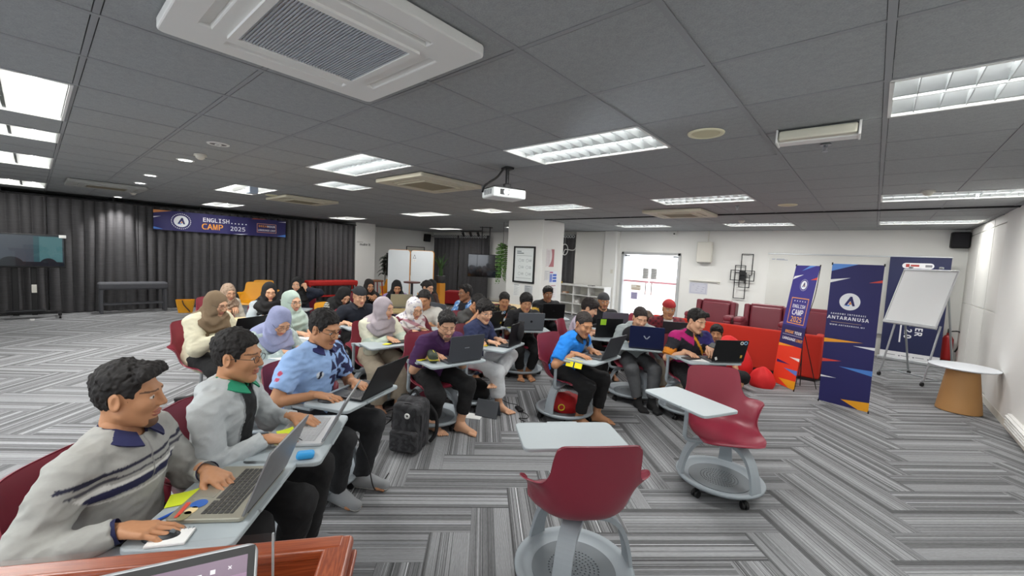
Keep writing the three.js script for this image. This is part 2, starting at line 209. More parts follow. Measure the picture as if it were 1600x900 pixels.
// ------------------------------------------------------------------ door and what lies outside
{
  const d = new THREE.Group(); d.name = 'door_1'; d.userData.kind = 'structure'; scene.add(d); d.position.set((doorX0 + doorX1) / 2, 0, ZB);
  const w = doorX1 - doorX0, fm = mat('#b9bbbb', 0.5);
  part('door_frame', [bx(0.07, doorH, 0.2, -w / 2 + 0.03, doorH / 2, -0.06), bx(0.07, doorH, 0.2, w / 2 - 0.03, doorH / 2, -0.06), bx(w, 0.07, 0.2, 0, doorH - 0.03, -0.06)], fm, d);
  for (const s of [-1, 1]) {
    const lw = w / 2 - 0.075, cx = s * (lw / 2 + 0.006);
    const leaf = part('door_leaf', bx(lw, doorH - 0.085, 0.01, cx, (doorH - 0.07) / 2, -0.05), M.glass, d);
    part('door_band', bx(lw - 0.01, 0.05, 0.002, cx, 1.14, -0.043), mat('#ecaab6', 0.6), leaf);
    part('door_handle', [rod([s * 0.085, 0.78, -0.02], [s * 0.085, 1.12, -0.02], 0.011), rod([s * 0.085, 0.8, -0.05], [s * 0.085, 0.8, -0.02], 0.008), rod([s * 0.085, 1.1, -0.05], [s * 0.085, 1.1, -0.02], 0.008)], M.darkSteel, leaf);
    part('hinge_plate', bx(0.16, 0.035, 0.02, s * (w / 2 - 0.14), doorH - 0.1, -0.05), M.darkSteel, leaf);
    part('notice', bx(0.17, 0.3, 0.002, s * 0.12, 1.38, -0.043), new THREE.MeshStandardMaterial({ roughness: 0.8, map: canvasTex(64, 112, (x) => { x.fillStyle = '#c4c4c2'; x.fillRect(0, 0, 64, 112); x.fillStyle = '#8c8c8c'; for (let k = 0; k < 12; k++) x.fillRect(6, 6 + k * 9, 30 + (k * 17) % 24, 4); }) }), leaf);
  }
  part('notice', bx(0.2, 0.2, 0.002, -0.42, 0.72, -0.043), new THREE.MeshStandardMaterial({ roughness: 0.8, map: canvasTex(64, 64, (x) => { x.fillStyle = '#b9b6d6'; x.fillRect(0, 0, 64, 64); x.fillStyle = '#7c6f8e'; for (let k = 0; k < 6; k++) x.fillRect(8, 8 + k * 9, 48, 3); }) }), d);
  part('door_lettering', bx(0.3, 0.16, 0.002, -0.38, 0.96, -0.043), new THREE.MeshStandardMaterial({ roughness: 0.8, transparent: true, map: canvasTex(128, 64, (x) => { x.fillStyle = '#eee9dd'; x.fillRect(0, 0, 128, 64); x.fillStyle = '#b9a48a'; x.fillRect(70, 10, 44, 12); x.fillRect(14, 32, 100, 6); x.fillRect(14, 46, 100, 10); }) }), d);
  // corridor outside
  const out = thing('corridor', 'bright outdoor corridor floor and pale wall beyond the glass door', 'corridor', [(doorX0 + doorX1) / 2, 0, ZB - WT]);
  part('paving', bx(9, 0.05, 6, 0, -0.03, -3.1), mat('#d9d6d2', 0.6), out);
  part('opposite_wall', bx(9, 1.15, 0.1, 0, 0.57, -4.2), mat('#f3dcd2', 0.8), out);
  
  for (let k = 0; k < 4; k++) part('chevron', [bx(0.5, 0.06, 0.02, -0.15 + 0.12 * k, 0.35 + 0.13 * k, -4.13, 0, 0, 0.6), bx(0.5, 0.06, 0.02, 0.2 + 0.12 * k, 0.35 + 0.13 * k, -4.13, 0, 0, -0.4)], mat(['#9aa0a4', '#e7a77c', '#b9bcc0', '#e0b48a'][k], 0.8), out);
}
// ------------------------------------------------------------------ curtains
function curtain(name, label, a, b, y0, y1, period, amp, group, eyelets) {
  const A = V(a[0], 0, a[1]), B = V(b[0], 0, b[1]), len = A.distanceTo(B), dir = B.clone().sub(A).normalize(), nrm = V(-dir.z, 0, dir.x), n = Math.ceil(len / period * 10), P = [];
  const ph = rnd() * 9;
  for (let r = 0; r <= 10; r++) { const t = r / 10, row = []; for (let c = 0; c <= n; c++) { const s = c / n * len, w = s / period * 2 * Math.PI + nz(s * 1.7, ph, t * 0.5) * 3.0 * (0.4 + t * 0.6), k = amp * (0.75 + 0.5 * nz(s * 2.3, ph + 4, t * 0.8)); const p = A.clone().addScaledVector(dir, s + Math.cos(w) * amp * 0.3).addScaledVector(nrm, Math.sin(w) * k + nz(s * 0.8, ph, 3 + t) * 0.05 * t); p.y = y1 + (y0 - y1) * t; row.push(p); } P.push(row); }
  const o = thing(name, label, 'curtain', [0, 0, 0], 0, group);
  part('fabric', sheet(P, 0.003), M.curtain, o);
  if (eyelets) for (let s = period / 4; s < len; s += period / 2) part('eyelet', new THREE.TorusGeometry(0.04, 0.014, 8, 16).rotateY(Math.atan2(nrm.x, nrm.z)).translate(A.x + dir.x * s + nrm.x * amp * 1.15, y1 - 0.06, A.z + dir.z * s + nrm.z * amp * 1.15), M.alu, o);
  return o;
}
{
  const zs = [3.1, 1.3, -0.2, -1.62, -3.0, -4.35, -5.7, -6.98];
  for (let k = 0; k < zs.length - 1; k++) curtain('curtain', 'charcoal pleated curtain panel along the television wall', [-13.0, zs[k + 1]], [-13.0, zs[k]], 0.015, 2.44, 0.17, 0.045, 'charcoal curtain panels beside the television');
  solo('curtain_rod', [rod([-13.0, 2.46, 3.1], [-13.0, 2.46, -7.02], 0.016), ...[2, 0.4, -1.2, -2.8, -4.4, -6].map((z) => rod([-13.0, 2.46, z], [-13.0, 2.56, z], 0.01))], M.black, 'long black rod carrying the charcoal curtains', 'curtain rod');
  curtain('curtain', 'dark eyelet curtain behind the hanging black screen, wall side', [-14.2, ZB + 0.16], [-12.62, ZB + 0.16], 0.02, 2.43, 0.26, 0.06, null, true);
  curtain('curtain', 'dark eyelet curtain partly behind the hanging black screen', [-12.56, ZB + 0.16], [-10.95, ZB + 0.16], 0.02, 2.43, 0.26, 0.06, null, true);
  solo('curtain_rod', rod([-14.3, 2.38, ZB + 0.22], [-10.85, 2.38, ZB + 0.22], 0.014), M.black, 'black rod through the metal curtain eyelets', 'curtain rod');
  curtain('curtain', 'narrow dark eyelet curtain between pillar and white partition', [-8.3, ZB + 0.1], [-7.2, ZB + 0.1], 0.02, 2.46, 0.2, 0.05, null, true);
  curtain('curtain', 'gathered grey drape hanging beside the trailing plant', [-7.75, -9.3], [-7.55, -9.3], 0.05, 2.4, 0.09, 0.04);
}
// ------------------------------------------------------------------ prints
const NAVY = '#23215f';
function shards(x, w, h, list) { for (const [c, ...p] of list) { x.fillStyle = c; x.beginPath(); x.moveTo(p[0] * w, p[1] * h); for (let k = 2; k < p.length; k += 2) x.lineTo(p[k] * w, p[k + 1] * h); x.closePath(); x.fill(); } }
function emblem(x, cx, cy0, r, ring) { x.fillStyle = '#eef0f4'; x.beginPath(); x.arc(cx, cy0, r, 0, 7); x.fill(); if (ring) { x.strokeStyle = '#e6e8ee'; x.lineWidth = r * 0.12; x.setLineDash([r * 0.16, r * 0.12]); x.beginPath(); x.arc(cx, cy0, r * 1.3, 0, 7); x.stroke(); x.setLineDash([]); } const q = (c, ...p) => { x.fillStyle = c; x.beginPath(); x.moveTo(cx + p[0] * r, cy0 + p[1] * r); for (let k = 2; k < p.length; k += 2) x.lineTo(cx + p[k] * r, cy0 + p[k + 1] * r); x.fill(); }; q('#23215f', -0.5, 0.42, 0.02, -0.62, 0.2, -0.62, 0.52, 0.45, 0.3, 0.5, 0.06, -0.12, -0.24, 0.42); q('#e08a2c', -0.1, 0.3, 0.06, -0.06, 0.2, 0.3); q('#3f7fd0', -0.55, 0.5, 0.1, 0.3, -0.05, 0.52); }
const spaced = (x, t, cx, y, sp) => { const ws = [...t].map((c) => x.measureText(c).width + sp); let X = cx - ws.reduce((a, b) => a + b, 0) / 2; x.textAlign = 'left';[...t].forEach((c, i) => { x.fillText(c, X, y); X += ws[i]; }); };
const bannerBlue = canvasTex(512, 1760, (x, w, h) => {
  x.fillStyle = NAVY; x.fillRect(0, 0, w, h);
  shards(x, w, h, [['#5d92dd', 0, 0, 0.52, 0, 0, 0.052], ['#f0f0f2', 0, 0.135, 0.4, 0.095, 0, 0.112], ['#dc4a3c', 0.75, 0.123, 1, 0.1, 1, 0.118], ['#f2a32a', 0, 0.535, 0.78, 0.535, 0, 0.565], ['#eeeef2', 0.58, 0.565, 1, 0.555, 1, 0.575], ['#dd4438', 0, 0.685, 0.4, 0.685, 0, 0.71], ['#4c84d4', 0.35, 0.725, 1, 0.715, 1, 0.752], ['#f0f0f2', 0, 0.808, 0.33, 0.812, 0, 0.822], ['#f2a81e', 0.45, 0.955, 1, 0.935, 1, 1, 0.8, 1]]);
  emblem(x, w * 0.43, h * 0.262, w * 0.205, false);
  x.fillStyle = '#f2f2f6'; x.font = 'bold 26px sans-serif'; spaced(x, 'AKADEMI INTEGRASI', w * 0.43, h * 0.358, 6); x.font = 'bold 58px sans-serif'; spaced(x, 'ANTARANUSA', w * 0.43, h * 0.392, 4);
  x.fillStyle = '#e9c58a'; x.fillRect(w * 0.1, h * 0.412, w * 0.6, 3); x.fillStyle = '#f2f2f6'; x.font = 'bold 24px sans-serif'; spaced(x, 'WWW.ANTARANUSA.MY', w * 0.43, h * 0.437, 5);
});
const bannerCamp = canvasTex(512, 1760, (x, w, h) => {
  x.fillStyle = '#3a3388'; x.fillRect(0, 0, w, h); x.fillStyle = NAVY; x.fillRect(0, h * 0.5, w, h * 0.17);
  x.fillStyle = '#ee3f22'; x.fillRect(0, h * 0.66, w, h * 0.34);
  shards(x, w, h, [['#5d92dd', 0.3, 0.045, 0.85, 0, 0.6, 0], ['#f0f0f2', 0, 0.12, 0.42, 0.075, 0.05, 0.092], ['#dc4a3c', 0.75, 0.115, 1, 0.09, 1, 0.112], ['#f2a32a', 0, 0.662, 0.7, 0.662, 0, 0.685], ['#f1e9e6', 0.55, 0.755, 1, 0.745, 1, 0.77], ['#3a1a66', 0.05, 0.8, 0.65, 0.815, 0.05, 0.825], ['#5d80cf', 0.4, 0.855, 1, 0.845, 1, 0.885], ['#f2a81e', 0.25, 0.95, 1, 0.93, 1, 1, 0.75, 1]]);
  emblem(x, w * 0.52, h * 0.16, w * 0.12, true);
  x.strokeStyle = '#f0a050'; x.lineWidth = 12; x.strokeRect(w * 0.16, h * 0.27, w * 0.7, h * 0.21);
  x.fillStyle = '#f2f2f6'; for (let k = 0; k < 5; k++) { x.beginPath(); x.arc(w * (0.29 + k * 0.11), h * 0.294, 9, 0, 7); x.fill(); }
  x.textAlign = 'center'; x.font = 'bold 66px monospace'; x.fillText('ENGLISH', w * 0.51, h * 0.35); x.font = 'bold 104px monospace'; x.fillText('CAMP', w * 0.51, h * 0.408); x.fillStyle = '#f6b23c'; x.fillText('2025', w * 0.51, h * 0.466);
  x.font = 'bold 60px sans-serif'; x.fillStyle = '#f0a33c'; x.fillText('BREAK', w * 0.34, h * 0.566); x.fillStyle = '#f4f4f6'; x.fillText('YOUR', w * 0.72, h * 0.566); x.fillRect(w * 0.08, h * 0.578, w * 0.84, 4); x.font = 'bold 54px sans-serif'; x.fillText('LANGUAGE', w * 0.38, h * 0.622); x.fillStyle = '#f0a33c'; x.fillText('LIMIT', w * 0.83, h * 0.622);
});
const bannerWide = canvasTex(1536, 256, (x, w, h) => {
  x.fillStyle = '#2b2763'; x.fillRect(0, 0, w, h);
  shards(x, w, h, [['#e2955a', 0, 0, 0.12, 0, 0, 0.16], ['#e8e8ee', 0, 0.4, 0.05, 0.3, 0, 0.34], ['#4f86d6', 0, 0.85, 0.06, 0.95, 0, 0.96], ['#d8603c', 0.7, 0.05, 0.85, 0, 0.72, 0], ['#e8e8ee', 0.93, 0.1, 1, 0.05, 1, 0.1], ['#4f86d6', 0.92, 0.95, 1, 0.82, 1, 0.98], ['#dfe3ee', 0.55, 0.98, 0.68, 0.93, 0.62, 1]]);
  emblem(x, w * 0.18, h * 0.5, 76, true);
  x.textAlign = 'left'; x.fillStyle = '#f2f2f6'; x.font = 'bold 74px monospace'; x.fillText('ENGLISH', w * 0.325, h * 0.42); x.fillStyle = '#f0a03a'; x.font = 'bold 104px monospace'; x.fillText('CAMP', w * 0.318, h * 0.82); x.fillStyle = '#e8eaf2'; x.font = 'bold 80px monospace'; x.fillText('2025', w * 0.53, h * 0.8);
  for (let k = 0; k < 5; k++) { x.beginPath(); x.arc(w * (0.545 + k * 0.028), h * 0.4, 9, 0, 7); x.fill(); }
  x.strokeStyle = '#e8a58a'; x.lineWidth = 7; x.strokeRect(w * 0.75, h * 0.28, w * 0.165, h * 0.5); x.textAlign = 'center'; x.font = 'bold 44px sans-serif'; x.fillStyle = '#f0a03a'; x.fillText('BREAK', w * 0.805, h * 0.48); x.fillStyle = '#f2f2f6'; x.fillText('YOUR', w * 0.87, h * 0.48); x.font = 'bold 40px sans-serif'; x.fillText('LANGUAGE LIMIT', w * 0.833, h * 0.7, w * 0.155);
});
const rollPrint = canvasTex(640, 1600, (x, w, h) => {
  x.fillStyle = '#20264f'; x.fillRect(0, 0, w, h); x.fillStyle = '#e8e8ea'; x.fillRect(0, h * 0.925, w, h * 0.075);
  x.fillStyle = '#f4f4f6'; x.beginPath(); x.roundRect(w * 0.22, h * 0.06, w * 0.52, h * 0.052, 40); x.fill(); x.fillStyle = '#b3413a'; x.fillRect(w * 0.28, h * 0.07, 40, 48); x.font = 'bold 44px sans-serif'; x.fillRect(w * 0.36, h * 0.075, 90, 30); x.fillStyle = '#8a8a90'; x.fillRect(w * 0.6, h * 0.075, 70, 36);
  x.lineWidth = 34; x.lineCap = 'round'; x.strokeStyle = '#3a6fe0'; x.beginPath(); x.moveTo(w * 0.5, h * 0.29); x.lineTo(w * 0.34, h * 0.29); x.arc(w * 0.34, h * 0.262, 44, 1.57, 4.7); x.arc(w * 0.45, h * 0.235, 60, 3.4, 5.9); x.stroke(); x.strokeStyle = '#58b947'; x.beginPath(); x.arc(w * 0.55, h * 0.27, 66, 2.6, 6.6); x.stroke();
  x.save(); x.translate(w * 0.3, h * 0.36); x.rotate(Math.PI / 2); x.fillStyle = '#f4f4f6'; x.textAlign = 'left'; x.font = 'bold 26px sans-serif'; x.fillText('FACULTY OF ENGINEERING', 0, 0, h * 0.24); x.fillRect(h * 0.25, -20, h * 0.22, 18); x.font = 'bold 112px sans-serif'; x.fillText('S', 0, -52); x.fillText(': 2.0', h * 0.29, -52); x.fillText('ER', h * 0.31, -164); x.restore();
  x.fillStyle = '#6a6a74'; for (let k = 0; k < 4; k++) { x.beginPath(); x.arc(w * (0.1 + k * 0.24), h * 0.962, 10, 0, 7); x.fill(); x.fillRect(w * (0.13 + k * 0.24), h * 0.957, 90, 8); }
});
// x-frame banners
function xBanner(label, tex, bl, br, w, h, lift, tilt = 0) {
  const A = V(bl[0], lift, bl[1]), B = V(br[0], lift, br[1]), dir = B.clone().sub(A).normalize(), nrm = V(-dir.z, 0, dir.x);
  const t = thing('standing_banner', label, 'banner', [(A.x + B.x) / 2, 0, (A.z + B.z) / 2], Math.atan2(-dir.z, dir.x));
  // local: x along banner, +z towards the viewer
  const P = []; for (let r = 0; r <= 12; r++) { const row = []; for (let c = 0; c <= 6; c++) { const v = r / 12, u = c / 6; row.push(V((u - 0.5) * w, lift + v * h, 0.018 * Math.sin(Math.PI * v) * (1 - 0.5 * Math.sin(Math.PI * u)))); } P.push(row); }
  const g = sheet(P, 0.0016); part('printed_sheet', g, new THREE.MeshStandardMaterial({ map: tex, roughness: 0.55 }), t);
  const k = [0, lift + h * 0.5, -0.12];
  for (const [x, y] of [[-w / 2, lift + h], [w / 2, lift + h], [-w / 2, lift], [w / 2, lift]]) { part('support_rod', tube([[x, y, -0.004], [x * 0.55, lift + h / 2 + (y - lift - h / 2) * 0.5, -0.09], k], 0.005, 16, 6), M.black, t); part('corner_hook', cy(0.008, 0.008, 0.03, x, y, 0.0, 8), M.black, t); }
  t.rotation.order = 'YXZ'; t.rotation.x = -tilt;
  part('hub', cy(0.028, 0.028, 0.05, ...k, 12, Math.PI / 2), M.black, t);
  part('rear_leg', rod(k, [0.05, -0.5 * Math.tan(tilt) * 0.9 + 0.006, -0.5], 0.006), M.black, t); part('rear_leg', rod(k, [-0.12, -0.36 * Math.tan(tilt) * 0.9 + 0.006, -0.36], 0.006), M.black, t);
  return t;
}
xBanner('navy standing banner reading ANTARANUSA with round white emblem', bannerBlue, [-0.40, -6.55], [0.07, -6.44], 0.50, 1.74, 0.025);
xBanner('purple and orange standing banner reading ENGLISH CAMP 2025', bannerCamp, [-1.01, -7.1], [-0.7, -6.77], 0.45, 1.72, 0.025, 0.115);
{
  const P = []; for (let r = 0; r <= 6; r++) { const row = []; for (let c = 0; c <= 48; c++) { const z = -1.87 - c / 48 * 2.92, v = r / 6; row.push(V(-12.9 + 0.012 * Math.sin(c * 0.8 + v) + 0.008 * Math.sin(c * 0.33 + v * 4), 1.905 + v * 0.47 - 0.0 * c, z)); } P.push(row); }
  const t = thing('hanging_banner', 'long navy banner reading ENGLISH CAMP 2025 hung on the curtain', 'banner'); part('printed_sheet', sheet(P, 0.002), new THREE.MeshStandardMaterial({ map: bannerWide, roughness: 0.6 }), t);
  for (const z of [-1.9, -2.9, -3.9, -4.75]) part('cord', rod([-12.9, 2.37, z], [-12.97, 2.46, z], 0.004, 6), M.black, t);
}
// pull-up banner behind the easel
{
  const t = thing('pull_up_banner', 'tall navy pull-up banner with sideways lettering behind the easel', 'banner', [0.62, 0, -11.02], -0.12);
  part('printed_sheet', bx(0.84, 2.0, 0.004, 0, 1.03, 0), [M.white, M.white, M.white, M.white, new THREE.MeshStandardMaterial({ map: rollPrint, roughness: 0.55 }), M.white], t);
  part('base_case', rb(0.9, 0.07, 0.16, 0.02, 0, 0.035, 0), M.alu, t); part('top_rail', rb(0.86, 0.02, 0.02, 0.006, 0, 2.03, 0), M.alu, t);
}
// flip chart easel
{
  const t = thing('flipchart_easel', 'white dry-erase easel board on a chrome wheeled stand', 'easel', [0.56, 0, -9.15], -0.62);
  const rx = -0.36;
  part('board', tr(rb(0.68, 0.9, 0.016, 0.006), 0, 1.33, 0.0, rx), phys('#f1f4f4', 0.12, { clearcoat: 0.6, clearcoatRoughness: 0.08 }), t);
  part('board_frame', [tr(rb(0.72, 0.03, 0.03, 0.006), 0, 1.33 + 0.455 * Math.cos(rx), 0.455 * Math.sin(rx), rx), tr(rb(0.72, 0.05, 0.04, 0.006), 0, 1.33 - 0.455 * Math.cos(rx), -0.455 * Math.sin(rx), rx), tr(rb(0.02, 0.92, 0.026, 0.006), -0.35, 1.33, 0, rx), tr(rb(0.02, 0.92, 0.026, 0.006), 0.35, 1.33, 0, rx)], M.alu, t);
  for (const s of [-0.2, 0.2]) part('clip', rb(0.05, 0.03, 0.03, 0.006, s, 1.8, -0.06), M.steel, t);
  for (const s of [-1, 1]) { part('leg', rod([s * 0.3, 0.92, -0.02], [s * 0.3, 0.07, 0.2], 0.014), M.steel, t); part('leg', rod([s * 0.3, 1.5, -0.08], [s * 0.3, 0.07, -0.42], 0.014), M.steel, t); part('foot_bar', rod([s * 0.3, 0.08, 0.22], [s * 0.3, 0.08, -0.44], 0.013), M.steel, t); for (const z of [0.22, -0.44]) part('caster', cy(0.032, 0.032, 0.024, s * 0.3, 0.032, z, 14, 0, 0, Math.PI / 2), M.black, t); }
  part('crossbar', rod([-0.3, 0.08, -0.1], [0.3, 0.08, -0.1], 0.012), M.steel, t);
}
// cone table
{
  const t = thing('side_table', 'round white topped table on a tapered tan base', 'table', [0.93, 0, -7.58]);
  part('pedestal', lathe([[0, 0.004], [0.205, 0.004], [0.21, 0.012], [0.15, 0.5], [0.145, 0.525], [0, 0.525]], 40), mat('#b98a55', 0.55), t);
  part('table_top', lathe([[0, 0.525], [0.1, 0.527], [0.29, 0.545], [0.315, 0.557], [0.318, 0.566], [0.305, 0.572], [0, 0.573]], 48), mat('#e6eaf0', 0.3), t);
}
// recliner chairs and the low red partition
{
  const mk = (label, pos) => {
    const t = thing('leather_recliner', label, 'armchair', pos, 0, undefined);
    part('backrest', [rb(0.56, 0.56, 0.2, 0.06, 0, 0.74, -0.26, -0.12), rb(0.5, 0.44, 0.08, 0.04, 0, 0.75, -0.14, -0.12)], M.leather, t);
    part('seat', rb(0.52, 0.2, 0.56, 0.06, 0, 0.36, 0.1), M.leather, t);
    for (const s of [-1, 1]) part('armrest', [rb(0.13, 0.5, 0.62, 0.04, s * 0.34, 0.47, 0.08), rb(0.14, 0.1, 0.3, 0.04, s * 0.34, 0.74, 0.25)], M.leather, t);
    for (const s of [-1, 1]) part('back_wing', rb(0.09, 0.52, 0.26, 0.03, s * 0.31, 0.74, -0.22, -0.12), M.leather, t);
    part('base', rb(0.7, 0.22, 0.62, 0.02, 0, 0.115, 0.02), M.blackMatte, t); return t;
  };
  mk('maroon leather recliner nearest the glass door end', [-2.27, 0, -8.52]); mk('maroon leather recliner in the middle of the row', [-1.42, 0, -8.52]); mk('maroon leather recliner half behind the purple banner', [-0.57, 0, -8.52]);
  const t = thing('low_partition', 'low bright red upholstered partition in front of the recliners', 'partition', [-1.8, 0, -7.72]);
  part('panel', rb(2.6, 0.66, 0.1, 0.03, 0, 0.37, 0.0), M.redFabric, t); part('end_panel', rb(0.1, 0.66, 0.3, 0.03, 1.25, 0.37, -0.14), M.redFabric, t); part('plinth', bx(2.5, 0.045, 0.08, 0, 0.022, 0), M.black, t);
  const o = solo('floor_cushion', rb(0.12, 0.3, 0.5, 0.05, -0.38, 0.17, -8.0), mat('#8e8e92', 0.9), 'grey rounded cushion peeking beside the red partition end', 'cushion');
}
// beanbag
{
  const g = new THREE.SphereGeometry(0.36, 40, 28), p = g.attributes.position; for (let i = 0; i < p.count; i++) { let x = p.getX(i), y = p.getY(i), z = p.getZ(i); const k = 1 + 0.08 * nz(x * 4, y * 4, z * 4); y = y < -0.16 ? -0.2 : y; p.setXYZ(i, x * k * (1.05 - y * 0.5), (y + 0.2) * 1.15 * k, z * k * (1.02 - y * 0.5)); } g.computeVertexNormals();
  solo('beanbag', g.clone().scale(0.92, 0.92, 0.8), M.redBag, 'bright red beanbag behind the person sitting on the carpet', 'beanbag', [-1.62, 0.0, -7.0]);
  const g2 = g.clone().scale(0.42, 0.42, 0.42); solo('beanbag', g2, M.redBag, 'small red floor cushion beside the man sitting on the carpet', 'beanbag', [-1.08, 0.0, -6.75]);
}
// wall things on the back wall
{
  const t = thing('wall_art', 'black wire wall ornament of overlapping rectangles', 'wall art', [0, 0, ZB + 0.03]);
  const fr = (x0, x1, y0, y1, z) => { const r = 0.016, a = []; for (const [p, q] of [[[x0, y0], [x1, y0]], [[x1, y0], [x1, y1]], [[x1, y1], [x0, y1]], [[x0, y1], [x0, y0]]]) a.push(bx(Math.abs(q[0] - p[0]) + r, Math.abs(q[1] - p[1]) + r, r, (p[0] + q[0]) / 2, (p[1] + q[1]) / 2, z)); part('wire_frame', a, M.black, t); };
  fr(-2.46, -2.22, 1.5, 2.0, 0.03); fr(-2.58, -2.34, 0.92, 1.55, 0.02); fr(-2.67, -2.16, 1.36, 1.6, 0.05); fr(-2.58, -2.36, 1.3, 1.72, 0.035); fr(-2.47, -2.25, 1.2, 1.5, 0.06); part('back_plate', bx(0.13, 0.22, 0.02, -2.42, 1.48, 0.03), M.black, t);
  const b = thing('wall_heater_box', 'white wall mounted appliance box between door and ornament', 'appliance', [-3.32, 1.76, ZB]);
  part('body', rb(0.36, 0.52, 0.14, 0.02, 0, 0.26, 0.075), M.offwhite, b); part('outlet', rb(0.3, 0.04, 0.12, 0.012, 0, -0.005, 0.07), mat('#9a9a96', 0.6), b); part('conduit', rod([0.05, 0.52, 0.03], [0.05, 0.8, 0.03], 0.012), M.offwhite, b);
  const wb = thing('wall_whiteboard', 'large white board on the wall behind the banners', 'whiteboard', [-0.75, 0.06, ZB + 0.005]);
  part('board', bx(2.3, 1.96, 0.02, 0, 0.98, 0.012), phys('#dcdcd6', 0.25, { clearcoat: 0.3 }), wb); part('top_rail', rb(2.34, 0.03, 0.03, 0.008, 0, 1.97, 0.016), M.alu, wb); part('pen_ledge', rb(2.3, 0.02, 0.08, 0.006, 0, 0.4, 0.04), M.alu, wb);
  part('lettering', bx(0.34, 0.05, 0.002, -0.92, 1.84, 0.024), new THREE.MeshStandardMaterial({ roughness: 0.7, map: canvasTex(256, 40, (x) => { x.fillStyle = '#dcdcd6'; x.fillRect(0, 0, 256, 40); x.fillStyle = '#8d97b2'; x.fillRect(4, 10, 52, 8); x.fillRect(4, 24, 40, 4); x.fillRect(70, 8, 120, 8); x.fillRect(70, 22, 170, 8); }) }), wb);
  const sh = thing('wall_ledge', 'thin white wall ledge above the pinned paper', 'ledge', [-3.28, 1.28, ZB]); part('rail', rb(0.74, 0.025, 0.05, 0.006, 0, 0, 0.03), M.offwhite, sh); part('bracket', bx(0.06, 0.05, 0.03, 0.33, -0.02, 0.02), M.offwhite, sh);
  solo('pinned_sheet', bx(0.45, 0.29, 0.003), new THREE.MeshStandardMaterial({ roughness: 0.85, map: canvasTex(128, 80, (x) => { x.fillStyle = '#cfd0da'; x.fillRect(0, 0, 128, 80); x.strokeStyle = '#a7aac0'; x.lineWidth = 2; x.strokeRect(10, 8, 108, 64); x.fillStyle = '#a9abbf'; for (let k = 0; k < 7; k++) x.fillRect(20 + (k * 37) % 80, 16 + k * 7, 14, 3); }) }), 'faded bluish drawing pinned beneath the wall ledge', 'paper', [-3.43, 1.08, ZB + 0.003]);
  const sp = thing('wall_speaker', 'black wall speaker in the corner above the easel', 'speaker', [1.13, 2.36, ZB]); part('cabinet', rb(0.25, 0.3, 0.2, 0.03, 0, 0, 0.15, 0.05), M.blackMatte, sp); part('grille', rb(0.2, 0.25, 0.01, 0.02, 0, -0.005, 0.25, 0.05), mat('#232327', 0.9), sp); part('bracket', bx(0.05, 0.08, 0.06, 0, 0, 0.03), M.black, sp);
  const sp2 = thing('wall_speaker', 'small black wall speaker beside the far curtains', 'speaker', [XL, 2.3, -10.9], Math.PI / 2); part('cabinet', rb(0.24, 0.32, 0.22, 0.03, 0, 0, 0.15, 0.1), M.blackMatte, sp2); part('bracket', bx(0.05, 0.08, 0.06, 0, 0, 0.03), M.black, sp2);
  const cm = thing('security_camera', 'small white security camera at the ceiling above the door', 'camera', [-4.1, H - 0.02, ZB + 0.06]); part('mount', cy(0.03, 0.03, 0.03, 0, 0, 0), M.white, cm); part('body', cy(0.028, 0.028, 0.1, 0, -0.045, 0.05, 14, 1.3), M.white, cm); part('lens', cy(0.02, 0.02, 0.012, 0, -0.058, 0.1, 14, 1.3), M.black, cm);
  const cm2 = thing('security_camera', 'small white security camera above the far black speaker', 'camera', [XL + 0.1, H - 0.02, -9.5]); part('mount', cy(0.03, 0.03, 0.03, 0, 0, 0), M.white, cm2); part('body', cy(0.03, 0.03, 0.12, 0.06, -0.05, 0, 14, 0, 0, 1.3), M.white, cm2);
  solo('light_switch', rb(0.08, 0.12, 0.012, 0.004), M.offwhite, 'white light switch on the pier beside the door', 'switch', [-5.82, 1.38, ZB + 0.217]);
  const fe = thing('fire_extinguisher', 'red fire extinguisher in the corner behind the easel', 'extinguisher', [1.13, 0.12, ZB + 0.15]); part('cylinder', lathe([[0, 0], [0.075, 0.005], [0.08, 0.03], [0.08, 0.4], [0.05, 0.46], [0.025, 0.48], [0.025, 0.52], [0, 0.52]], 20), mat('#a81c1c', 0.35), fe); part('valve', [bx(0.03, 0.06, 0.12, 0, 0.55, 0.02), bx(0.02, 0.02, 0.14, 0, 0.585, 0.03)], M.black, fe); part('hose', tube([[0, 0.55, 0.05], [0.13, 0.56, 0.08], [0.14, 0.3, 0.08], [0.1, 0.18, 0.06]], 0.012, 20, 8), M.black, fe); part('stand', cy(0.1, 0.11, 0.12, 0, -0.06, 0, 18), M.black, fe);
  const gr = thing('wall_vent', 'white slatted vent low on the right wall', 'vent', [XR - 0.04, 0.15, -5.95], -Math.PI / 2); part('frame', rb(2.0, 0.13, 0.05, 0.008, 0, 0, 0.0), M.white, gr); for (let k = 0; k < 4; k++) part('slat', bx(1.94, 0.012, 0.03, 0, -0.045 + k * 0.03, 0.03, 0.5), M.white, gr);
}
